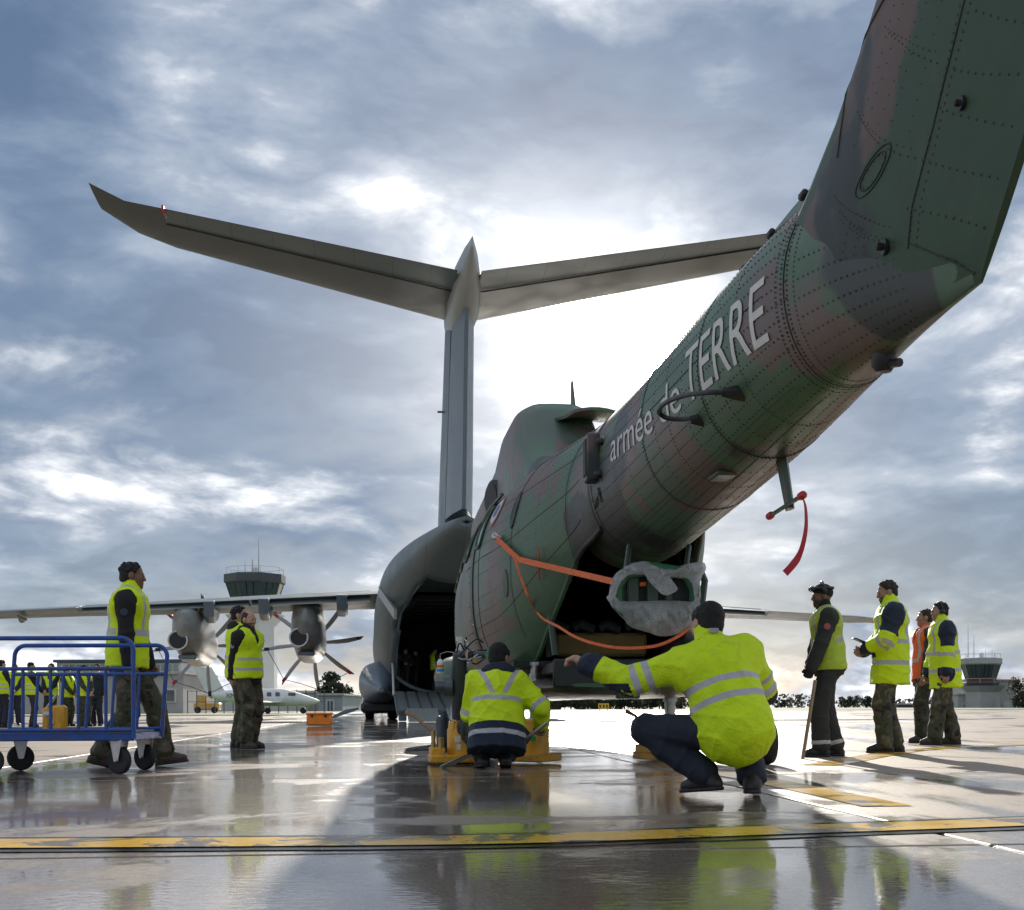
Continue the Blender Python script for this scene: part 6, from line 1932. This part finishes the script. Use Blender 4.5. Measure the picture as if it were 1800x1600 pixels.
# 9 group far behind the cart
far = [  # px, depth, facing, label, outfit, height
    (4, 34, -40, 'person in yellow vest at the left edge beyond the cart', (M_hv, M_navy, M_navy), 1.80, 'short'),
    (26, 37, -170, 'person in long yellow vest turned away behind the cart post', (M_hv, M_navy, M_navy), 1.80, 'short'),
    (56, 34, -70, 'person in yellow jacket and dark trousers with ankle bands beyond the cart', (M_hv2, M_olive, M_cloth_black), 1.74, 'short'),
    (90, 35, 170, 'person in yellow vest looking down at hands beyond the cart', (M_hv, M_olive, M_cloth_black), 1.74, 'short'),
    (119, 35, -110, 'slight person in yellow vest and camouflage sleeves beyond the cart', (M_hv, M_camod, M_camod), 1.62, 'bun'),
    (148, 34.5, -120, 'woman with dark hair bun in yellow vest beyond the cart', (M_hv, M_camod, M_camod), 1.68, 'bun'),
    (171, 35.5, 170, 'person in dark navy uniform with white collar beyond the cart', (None, M_navy, M_navy), 1.74, 'short')]
for px, Y, fc, lab, (vm, tm, jm), H, hs in far:
    hands = dict(handL=(-.04, .26, 1.02), handR=(.05, .26, 1.0)) if vm else {}
    Kf = skel(H, (0, 0, .985), (0, -.01, 1.465), head=(0, -8, 0), elbL=(-1, -.6, 0), elbR=(1, -.6, 0), **hands)
    of = dict(skin=M_skin, trousers=(tm, .025), boots=M_boot, jacket=(jm, dict(inf=.022, hem=-.12 if vm else -.2)), hair=(M_hairb, hs), pockets=False)
    if vm: of['vest'] = (vm, dict(hem=-.10, bands=dict(torso=((0, .05, .05), (0, .17, .05)))))
    else: of['scarf'] = (M_white, .03)
    make_person('person', lab, at_ground(px, Y), R(fc), Kf, of.items(), .014, 'onlookers beyond the cart')
# 10 crew in the cargo hold
for px, py, Y, fc, lab, vm in ((694, 1214, 50.5, -150, 'crew member in dark overall just inside the left edge of the cargo hold', None), (713, 1217, 51.5, 150, 'tall crew member in dark overall standing in the cargo hold', None),
                               (731, 1216, 53, 120, 'crew member in dark clothes with arm raised deep in the cargo hold', None), (764, 1217, 51, -60, 'crew member in yellow vest inside the dark cargo hold', M_hv)):
    Kf = skel(1.76, (0, 0, .985), (0, -.01, 1.465), handL=(-.3, .28, 1.15), head=(0, -5, 0))
    of = dict(skin=M_skin, trousers=(M_olive, .025), boots=M_boot, jacket=(M_olive, dict(inf=.022, hem=-.12)), hair=(M_hairb, 'short'), pockets=False)
    if vm: of['vest'] = (vm, dict(hem=-.10, bands=dict(torso=((0, .05, .05), (0, .17, .05)))))
    d = ray(px, py); make_person('person', lab, Vector((d.x * Y, Y, 1.15)), R(fc), Kf, of.items(), .014, 'crew in the cargo hold')
# ---------------------------------------------------------------- blue platform cart
M_blue = pm('cart_blue', (.012, .07, .31), .4, var=.3, scale=12, dirt=(.07, .05, .045), dirt_amt=.75, bmp=.15, bscale=70)
c0 = at_ground(204, 9.45)
cart = thing('platform_cart', 'blue steel platform cart with barred sides and four black castor wheels', 'cart', (c0.x - .49, 9.83, 0), R(1))
cx0, cx1, cy0, cy1 = -.62, .62, -.41, .40
q = MB(); q.box((0, 0, .285), (1.24, .80, .06), .008); obj('deck', q, M_blue, cart)
q = MB(); q.box((0, 0, .322), (1.14, .70, .012)); obj('deck_board', q, pm('deck_ply', (.28, .26, .23), .6), cart)
for y, lean, zt, zm in ((cy0, 0.0, 1.03, .80), (cy1, .065, 1.015, .78)):
    def X(x, z): return x + lean * (z - .3)
    hoop = []
    r_ = .09
    for k in range(7): a = R(180 - 15 * k); hoop.append((X(cx0 + r_ + r_ * math.cos(a), zt), y, zt - r_ + r_ * math.sin(a)))
    for k in range(7): a = R(90 - 15 * k); hoop.append((X(cx1 - r_ + r_ * math.cos(a), zt), y, zt - r_ + r_ * math.sin(a)))
    hoop = [(X(cx0, .27), y, .27)] + hoop + [(X(cx1, .27), y, .27)]
    q = MB(); q.tube(hoop, .0175, 10); obj('hoop', q, M_blue, cart)
    q = MB(); q.tube([(X(cx0, zm), y, zm), (X(cx1, zm), y, zm)], .015, 10); obj('rail', q, M_blue, cart)
    q = MB(); q.tube([(X(cx0, .33), y, .335), (X(cx1, .33), y, .335)], .014, 8); obj('rail', q, M_blue, cart)
    for k in range(1, 6):
        x = cx0 + (cx1 - cx0) * k / 6
        q = MB(); q.tube([(X(x, .33), y, .33), (X(x, zm), y, zm)], .0135, 8); obj('bar', q, M_blue, cart)
for x, y, rot in ((.49, -.33, 25), (.50, .33, 20), (-.49, .30, 75), (-.49, -.33, 70)):
    t, h = wheel_mesh(.105, .05, .6)
    Mw = Matrix.Translation((x, y, .105)) @ Matrix.Rotation(R(rot + 40), 4, 'Z')
    for m_ in (t, h): m_.v = [tuple(Mw @ Vector(p_)) for p_ in m_.v]
    wo = obj('wheel', t, M_dark, cart); obj('rim', h, pm('rim_black', (.03, .035, .04), .5), wo)
    f = MB()
    for s_ in (-1, 1): f.loft([[Mw @ Vector((s_ * .036, d, .075 - .0 + .075)) for d in (-.055, .055)] + [Mw @ Vector((s_ * .042, d, .15)) for d in (.055, -.055)],
                              [Mw @ Vector((s_ * .036, d, -.005)) for d in (-.02, .02)] + [Mw @ Vector((s_ * .042, d, -.005)) for d in (.02, -.02)]])
    f.box((0, 0, .152), (.10, .12, .012), 0, Mw); f.tube([Mw @ Vector((-.05, 0, 0)), Mw @ Vector((.05, 0, 0))], .01, 8)
    obj('castor_fork', f, M_galv, cart, 30)
pp = thing('hand_pump', 'small yellow hydraulic hand pump standing on the cart deck', 'pump', (W(97, 1290, 9.9).x, 9.9, .328))
q = MB(); q.box((.035, 0, .10), (.10, .12, .20), .02); obj('tank', q, M_jyel, pp)
q = MB(); q.box((-.06, 0, .09), (.05, .10, .18), .01); obj('pump_body', q, M_jyel, pp)
q = MB(); q.tube([(-.06, -.02, .17), (-.01, -.02, .24), (.02, -.02, .28)], .014, 8); obj('lever', q, M_steel, pp)
q = MB(); q.lathe([(.022, 0), (.022, .03), (.008, .035)], 12, Matrix.Translation((-.04, -.055, .13)) @ Matrix.Rotation(R(90), 4, 'X')); q.lathe([(.018, 0), (.018, .03), (.008, .035)], 12, Matrix.Translation((-.0, -.055, .06)) @ Matrix.Rotation(R(90), 4, 'X')); obj('gauge', q, M_galv, pp)

# orange transport case
g = G(562, 1277)
oc = thing('equipment_case', 'flat orange equipment case lying on the concrete left of the aircraft', 'case', g, R(4))
M_ocase = pm('case_orange', (.78, .22, .012), .5, var=.15, scale=6)
q = MB(); q.box((0, .0, .17), (.66, .5, .30), .04); obj('shell', q, M_ocase, oc)
q = MB(); q.box((0, 0, .335), (.70, .54, .07), .03); obj('lid', q, M_ocase, oc)
for x in (-.18, .18):
    q = MB(); q.box((x, -.265, .29), (.06, .03, .09), .01); obj('latch', q, M_black, oc)

# ---------------------------------------------------------------- far buildings
M_conc = pm('building_render', (.42, .42, .40), .8, var=.1, scale=.4, dirt=(.2, .2, .19), dirt_amt=.5)
M_concw = pm('building_white', (.62, .62, .60), .75, var=.08, scale=.4)
M_slate = pm('tower_dark', (.055, .065, .072), .5, var=.15, scale=.5)
M_win = pm('window_glass', (.05, .07, .075), .06, var=.2, scale=.6)
M_winl = pm('window_glass_light', (.22, .25, .20), .08, var=.4, scale=.5)
M_frame = pm('window_frame', (.5, .52, .52), .5)
M_brick = pm('red_band', (.20, .07, .05), .8, var=.2, scale=.5)
def octo(r, z, ry=None, n=8): return [(r * math.cos(2 * PI * (k + .5) / n), (ry or r) * math.sin(2 * PI * (k + .5) / n), z) for k in range(n)]
def control_tower(px, Y, k, label, shaft, base_h, cab, mast):
    d = ray(px, 1243); t = thing('control_tower', label, 'control tower', (d.x * Y, Y, 0))
    q = MB(); q.loft([octo(shaft, 0), octo(shaft, base_h - 1.5), octo(shaft * 1.35, base_h)]); obj('shaft', q, M_concw if k == 0 else M_conc, t, 20)
    q = MB(); q.loft([octo(cab * .85, base_h), octo(cab * .95, base_h + .7), octo(cab * .92, base_h + 1.0)]); obj('gallery', q, M_slate, t, 20)
    for s_ in range(8):
        a, b = Vector(octo(cab * .95, base_h + .7)[s_]), Vector(octo(cab * .95, base_h + .7)[(s_ + 1) % 8])
        q = MB(); q.tube([a + Vector((0, 0, 1.0)), b + Vector((0, 0, 1.0))], .05, 4); q.tube([a, a + Vector((0, 0, 1.0))], .05, 4); obj('railing', q, M_frame, t)
    h0, h1 = base_h + 1.0, base_h + 5.0
    lo, hi = octo(cab * .70, h0), octo(cab * .98, h1)
    for s_ in range(8):                                     # window bays split in panes
        a0, a1, b0, b1 = Vector(lo[s_]), Vector(lo[(s_ + 1) % 8]), Vector(hi[s_]), Vector(hi[(s_ + 1) % 8])
        for j in range(3):
            u0_, u1_ = j / 3 + .02, (j + 1) / 3 - .02
            p = [a0.lerp(a1, u0_), a0.lerp(a1, u1_), b0.lerp(b1, u1_), b0.lerp(b1, u0_)]
            inn_ = Vector((0, 0, 0)) - Vector((p[0].x, p[0].y, 0)).normalized() * .08
            q = MB(); q.loft([p, [v_ + inn_ for v_ in p]]); obj('window_pane', q, M_win, t, 0)
        q = MB(); q.tube([a0, b0], .10, 5); obj('mullion', q, M_slate, t)
        q = MB(); p = [a0, a1, a1.lerp(b1, .22), a0.lerp(b0, .22)]; n_ = Vector((p[0].x + p[1].x, p[0].y + p[1].y, 0)).normalized() * .06
        q.loft([[v_ + n_ for v_ in p], p]); obj('sill_panel', q, M_slate if k == 0 else M_brick, t, 0)
    q = MB(); q.loft([octo(cab * .55, h0 + .3), octo(cab * .62, h1 - .2)]); obj('cab_core', q, M_winl, t, 20)
    q = MB(); q.loft([octo(cab * 1.0, h1), octo(cab * 1.06, h1 + .25), octo(cab * 1.06, h1 + 1.5), octo(cab * 1.0, h1 + 1.6)]); obj('roof', q, M_slate if k == 0 else M_conc, t, 20)
    for s_ in range(8):
        a, b = Vector(octo(cab * .98, h1 + 1.6)[s_]), Vector(octo(cab * .98, h1 + 1.6)[(s_ + 1) % 8])
        q = MB(); q.tube([a + Vector((0, 0, 1.0)), b + Vector((0, 0, 1.0))], .04, 4); q.tube([a, a + Vector((0, 0, 1.0))], .05, 4); obj('roof_rail', q, M_frame, t)
    for mx, mh, r_ in mast:
        q = MB(); q.tube([(mx, 0, h1 + 1.5), (mx, 0, h1 + 1.6 + mh * .5), (mx, 0, h1 + 1.6 + mh)], [r_, r_ * .7, r_ * .3], 6); obj('mast', q, M_frame, t)
    q = MB(); q.box((.2, 0, h1 + 2.2), (.7, .7, 1.3), .1); obj('roof_unit', q, M_concw, t)
    return t
control_tower(449, 204, 0, 'tall control tower with dark flared glass cab behind the left wing', 3.6, 15.6, 4.75, ((.6, 6.0, .14), (-.4, 2.6, .22), (-1.6, 2.2, .1)))
tr = control_tower(1724, 262, 1, 'small control tower with red band and flat annex at far right', 3.7, 5.2, 4.0, ((-2.6, 8, .10), (-1.4, 5.5, .10), (1.0, 2, .08), (2.4, 2.2, .08)))
tr.scale = (1, 1, .88)

def block(name, px0, px1, pytop, Y, dep, mat, label, cat='building', roof=None, wins=(), bands_=()):
    d0, d1 = ray(px0, 1243), ray(px1, 1243); x0, x1 = d0.x * Y, d1.x * Y
    hgt = W(px0, pytop, Y).z
    t = thing(name, label, cat, ((x0 + x1) / 2, Y + dep / 2, 0))
    w = x1 - x0
    q = MB(); q.box((0, 0, hgt / 2), (w, dep, hgt)); obj('wall', q, mat, t, 0)
    q = MB(); q.box((0, -.1, hgt + .15), (w + .5, dep + .7, .3), .04); obj('roof', q, roof or M_conc, t)
    for a0, a1, b0, b1, m in wins:                          # window rectangles in photo pixels
        p, r_ = L(t, W(a0, b1, Y)), L(t, W(a1, b0, Y))
        q = MB(); q.box(((p.x + r_.x) / 2, -dep / 2 - .05, (p.z + r_.z) / 2), (abs(r_.x - p.x) + .3, .16, abs(r_.z - p.z) + .3), .03); wo = obj('window', q, M_frame, t)
        n = max(1, round((a1 - a0) / 11)) if a1 - a0 > 14 else 2
        for k in range(n):
            xx = p.x + (r_.x - p.x) * (k + .5) / n
            q = MB(); q.box((xx, -dep / 2 - .14, (p.z + r_.z) / 2), (abs(r_.x - p.x) / n - .14, .06, abs(r_.z - p.z) - .05)); obj('pane', q, m, wo, 0)
    return t
block('terminal_building', -120, 322, 1187, 128, 14, M_conc, 'low grey building with glazed upper floor behind the onlookers', roof=M_conc,
      wins=((22, 34, 1206, 1235, M_win), (292, 308, 1213, 1233, M_win), (-60, -40, 1206, 1235, M_win)))
block('terminal_storey', 100, 318, 1165, 131, 9, pm('glazing_pale', (.30, .36, .36), .25, var=.15, scale=.6), 'glazed upper storey on the low building', roof=M_slate,
      wins=((110, 170, 1168, 1184, M_winl), (240, 315, 1168, 1184, M_winl)))
block('hangar', 336, 578, 1219, 190, 30, pm('hangar_sheet', (.52, .53, .50), .6, var=.08, scale=.3), 'long pale hangar behind the small aeroplane', 'hangar', roof=pm('hangar_roof', (.62, .60, .54), .6), wins=((540, 576, 1228, 1254, M_winl),))
block('hangar', 560, 602, 1223, 175, 24, pm('hangar_grey', (.30, .34, .34), .6, var=.1, scale=.4), 'grey end hangar left of the landing gear', 'hangar', wins=((575, 586, 1232, 1254, M_win),))
block('annex', 1700, 1785, 1197, 264, 14, M_conc, 'flat roofed annex building beside the right control tower', wins=((1732, 1750, 1209, 1226, M_winl), (1736, 1752, 1236, 1247, M_frame), (1764, 1773, 1236, 1247, M_frame)))
block('garage', 1684, 1703, 1222, 262, 8, M_conc, 'low shed at the left foot of the right control tower', wins=((1692, 1700, 1238, 1247, M_winl),))
block('pavilion', 1578, 1606, 1239, 300, 6, M_slate, 'low dark shelter on the horizon between the men at right')
# fence posts on the left grass
fe = thing('perimeter_fence', 'dark wire fence along the grass at the left', 'fence', (0, 0, 0))
for k in range(16):
    p = W(330 + k * 16, 1250, 118); q = MB(); q.tube([(p.x, 118, 0), (p.x, 118, 2.2)], .05, 5); obj('post', q, M_slate, fe)
for z in (1.1, 2.1):
    a, b = W(330, 1250, 118), W(572, 1250, 118); q = MB(); q.tube([(a.x, 118, z), (b.x, 118, z)], .03, 4); obj('rail', q, M_slate, fe)

# small white aeroplane
ap = thing('small_aeroplane', 'small white twin aeroplane with blue lettering parked before the hangar', 'aeroplane', at_ground(478, 104), 0)
Ma = M_white
q = MB(); q.loft([[(x, hw * math.cos(2 * PI * j / 20), zc + hh * math.sin(2 * PI * j / 20)) for j in range(20)] for x, hw, hh, zc in
     ((-5.5, .1, .15, 1.6), (-3.5, .5, .5, 1.5), (-1.5, .68, .70, 1.4), (1.0, .7, .72, 1.35), (2.0, .62, .60, 1.22), (3.0, .42, .38, 1.1), (3.7, .2, .18, 1.04), (3.95, .04, .04, 1.02))]); obj('fuselage', q, Ma, ap, 50)
q = MB(); q.loft([[(x + dx, y, z) for dx, z in ((0, .95), (-.5, 1.06), (-1.7, .97), (-.5, .92))] for x, y in ((.6, -6.5), (1.0, 0), (.6, 6.5))]); obj('wing', q, Ma, ap)
q = MB(); q.loft([[(x + dx, dy, z) for dx, dy in ((0, 0), (-.6, .08), (-1.6, 0), (-.6, -.08))] for x, z in ((-3.8, 1.7), (-5.0, 3.9))]); obj('fin', q, Ma, ap)
for x in (-1.6, -.85, -.1, .6):
    q = MB(); q.box((x, -.69, 1.62), (.36, .06, .34), .02); obj('window', q, M_win, ap)
q = MB(); q.box((1.75, -.50, 1.62), (.6, .3, .26), .05); obj('windscreen', q, M_win, ap)
q = MB(); q.lathe([(.18, 0), (.18, .02)], 16, Matrix.Translation((-2.35, -.60, 1.55)) @ Matrix.Rotation(R(90), 4, 'X')); obj('roundel', q, M_red, ap)
cu2 = bpy.data.curves.new('registration', 'FONT'); cu2.body = 'XM'; cu2.size = .55; cu2.extrude = .005
to = bpy.data.objects.new('tmp', cu2); C.objects.link(to); dg = bpy.context.evaluated_depsgraph_get(); dg.update()
tme = bpy.data.meshes.new_from_object(to.evaluated_get(dg)); bpy.data.objects.remove(to)
tob = link('registration', tme, pm('letter_navy', (.03, .05, .12), .5), ap, 0); tob.rotation_euler = (R(90), 0, 0); tob.location = (-3.7, -.68, 1.35)
for x, y in ((2.6, 0), (-.6, -1.3), (-.6, 1.3)):
    t, h = wheel_mesh(.26, .14); Mw = Matrix.Translation((x, y, .26)) @ Matrix.Rotation(R(90), 4, 'Z'); t.v = [tuple(Mw @ Vector(p_)) for p_ in t.v]; wo = obj('tyre', t, M_dark, ap)
    q = MB(); q.tube([(x, y, .26), (x, y, .95)], .05, 6); obj('gear_leg', q, M_white, ap)
# yellow tug
vt = thing('tow_tug', 'small yellow airfield tug parked before the far hangar', 'tug', at_ground(365, 120))
q = MB(); q.box((0, 0, .65), (2.4, 1.3, .7), .1); obj('body', q, pm('tug_yellow', (.55, .36, .10), .5), vt)
q = MB(); q.box((-.5, 0, 1.35), (.9, 1.1, .8), .08); obj('cab', q, pm('tug_yellow', (.55, .36, .10), .5), vt)
for x in (-.8, .8):
    t, h = wheel_mesh(.32, .2); Mw = Matrix.Translation((x, -.6, .32)) @ Matrix.Rotation(R(90), 4, 'Z'); t.v = [tuple(Mw @ Vector(p_)) for p_ in t.v]; obj('wheel', t, M_dark, vt)
# yellow taxiway board under the helicopter
bd = thing('taxiway_board', 'small yellow taxiway board on the far grass under the helicopter', 'sign', at_ground(1061, 150))
q = MB(); q.box((0, 0, .55), (1.3, .15, .7), .03); obj('panel', q, pm('sign_yellow', (.62, .42, .03), .5), bd)
for x in (-.4, 0, .4): q = MB(); q.box((x, -.085, .55), (.18, .02, .35)); obj('marking', q, M_black, bd)
for x in (-.45, .45): q = MB(); q.tube([(x, 0, 0), (x, 0, .25)], .04, 6); obj('leg', q, M_slate, bd)

# ---------------------------------------------------------------- far trees
def tree_kind(seed, hgt, wid, leaves, col, bare=False):
    rnd = random.Random(seed)
    tr_ = MB(); tr_.tube([(0, 0, -.2), (rnd.uniform(-.1, .1), 0, hgt * .35), (rnd.uniform(-.2, .2), 0, hgt * .7)], [hgt * .035, hgt * .025, hgt * .008], 7)
    for k in range(14):
        a = rnd.uniform(0, 2 * PI); z0 = hgt * rnd.uniform(.2, .6); e = (math.cos(a) * wid * .42, math.sin(a) * wid * .42, z0 + hgt * rnd.uniform(.15, .38))
        tr_.tube([(0, 0, z0), (e[0] * .5, e[1] * .5, z0 * .5 + e[2] * .5 - .1), e], [hgt * .014, hgt * .009, hgt * .003], 5)
    me_t = obj('trunk', tr_, pm('bark', (.055, .042, .032), .9, var=.3)); C.objects.unlink(me_t)
    lm = MB(); cl = []
    for k in range(34):
        a = rnd.uniform(0, 2 * PI); r_ = math.sqrt(rnd.random()) * wid * .42; z = hgt * rnd.uniform(.06, .92); r_ *= math.sin(PI * min(1, (z / hgt + .10) / 1.1)) ** .6
        cl.append((r_ * math.cos(a), r_ * math.sin(a), z, wid * rnd.uniform(.09, .20)))
    for k in range(leaves):
        c = rnd.choice(cl); v = Vector((rnd.gauss(0, 1), rnd.gauss(0, 1), rnd.gauss(0, .8))).normalized() * c[3] * rnd.uniform(.5, 1.15)
        p = Vector(c[:3]) + v; s_ = hgt * rnd.uniform(.035, .075) * (.6 if bare else 1); n = Vector((rnd.gauss(0, 1), rnd.gauss(0, 1), rnd.gauss(0, 1))).normalized(); a = n.orthogonal().normalized(); b = n.cross(a)
        lm._add([p + a * s_, p + b * s_ * .6, p - a * s_, p - b * s_ * .6], [(0, 1, 2, 3)])
    me_c = obj('crown', lm, col, None, 0); C.objects.unlink(me_c)
    return me_t.data, me_c.data
M_leafd = pm('leaf_dark', (.030, .042, .018), .8, var=.5, scale=.9)
M_leafb = pm('leaf_brown', (.075, .065, .038), .85, var=.5, scale=.9)
M_leafg = pm('leaf_green', (.050, .070, .022), .8, var=.5, scale=.9)
kinds = [tree_kind(1, 7, 6.5, 1500, M_leafd), tree_kind(2, 8, 6, 1100, M_leafb, True), tree_kind(3, 6, 7, 1500, M_leafg), tree_kind(4, 5, 6, 1300, M_leafd)]
rnd = random.Random(21)
spots = []
for px in list(range(930, 1200, 12)): spots.append((px + rnd.uniform(-5, 5), rnd.uniform(225, 262), rnd.choice((0, 1, 1, 2, 3)), rnd.uniform(.55, .85), 'trees seen under the helicopter'))
for px in (1366, 1376, 1388, 1402, 1411, 1424, 1438, 1478, 1487, 1496, 1508): spots.append((px, rnd.uniform(330, 380), rnd.choice((0, 1, 3)), rnd.uniform(.30, .5), 'low trees on the right horizon'))
spots += [(1524, 300, 0, .42, 0), (1534, 305, 3, .42, 0), (1790, 255, 1, .8, 0), (1799, 250, 3, .6, 0), (1775, 285, 0, .7, 0), (588, 190, 0, .75, 0), (596, 200, 3, .72, 0), (606, 215, 1, .6, 0), (622, 240, 1, .5, 0)]
for px in range(612, 700, 15): spots.append((px, 330, 1, .45, 'low trees left of the aircraft'))
solo = {1524: 'dark round bush on the horizon beside the tall man with phone', 1534: 'second dark bush on the horizon right of the round one', 1790: 'bare brown tree at the right end of the annex', 1799: 'dark shrub at the right picture edge',
        1775: 'dark tree behind the annex corner', 588: 'dark conifer beside the grey hangar', 596: 'dark tree between the hangar and landing gear', 606: 'brown thin tree right of the hangar trees', 622: 'small bare tree just left of the landing gear'}
ORD = ['leftmost', 'second', 'third', 'fourth', 'fifth', 'sixth', 'seventh', 'eighth', 'ninth', 'tenth', 'eleventh', 'twelfth', 'thirteenth', 'fourteenth', 'fifteenth', 'sixteenth', 'seventeenth', 'eighteenth', 'nineteenth', 'twentieth', 'twenty-first', 'twenty-second', 'twenty-third', 'twenty-fourth']
cnt_ = {}
for px, Y, kd, sc, grp in spots:
    p = at_ground(px, Y)
    if grp:
        i_ = cnt_.get(grp, 0); cnt_[grp] = i_ + 1
        o_ = ORD[i_] + (' from the left' if i_ else '')
    lab = solo.get(px) or (('dark tree, %s, in the treeline seen under the helicopter' % o_) if 'helicopter' in grp else (('low tree, %s, along the horizon behind the men at right' % o_) if 'right' in grp else ('low tree, %s, on the horizon left of the aircraft' % o_)))
    t = thing('tree', lab, 'tree', p, rnd.uniform(0, 6), grp or None)
    t.scale = (sc * rnd.uniform(.95, 1.2), sc, sc * rnd.uniform(.85, 1.1))
    for nm, me in zip(('trunk', 'crown'), kinds[kd]):
        o = bpy.data.objects.new(nm, me); C.objects.link(o); o.parent = t
hm = MB(); rr = random.Random(5)
for k in range(240):
    x = -900 + k * 7.5; 
    hgt = 3.2 + 1.8 * math.sin(k * .31) * math.sin(k * .083) + rr.uniform(-.6, .9)
    for j in range(60):
        p = Vector((x + rr.uniform(-5, 5), 640 + rr.uniform(-6, 6), rr.uniform(0, 1) ** .8 * hgt * 1.3)); s_ = rr.uniform(.5, 1.1); a = Vector((rr.gauss(0, 1), rr.gauss(0, 1), rr.gauss(0, 1))).normalized(); b = a.orthogonal().normalized()
        hm._add([p + a * s_, p + b * s_, p - a * s_, p - b * s_], [(0, 1, 2, 3)])
tag(obj('far_wood', hm, M_leafb, None, 0), 'low brown line of woods along the whole horizon', 'woods', kind='stuff')
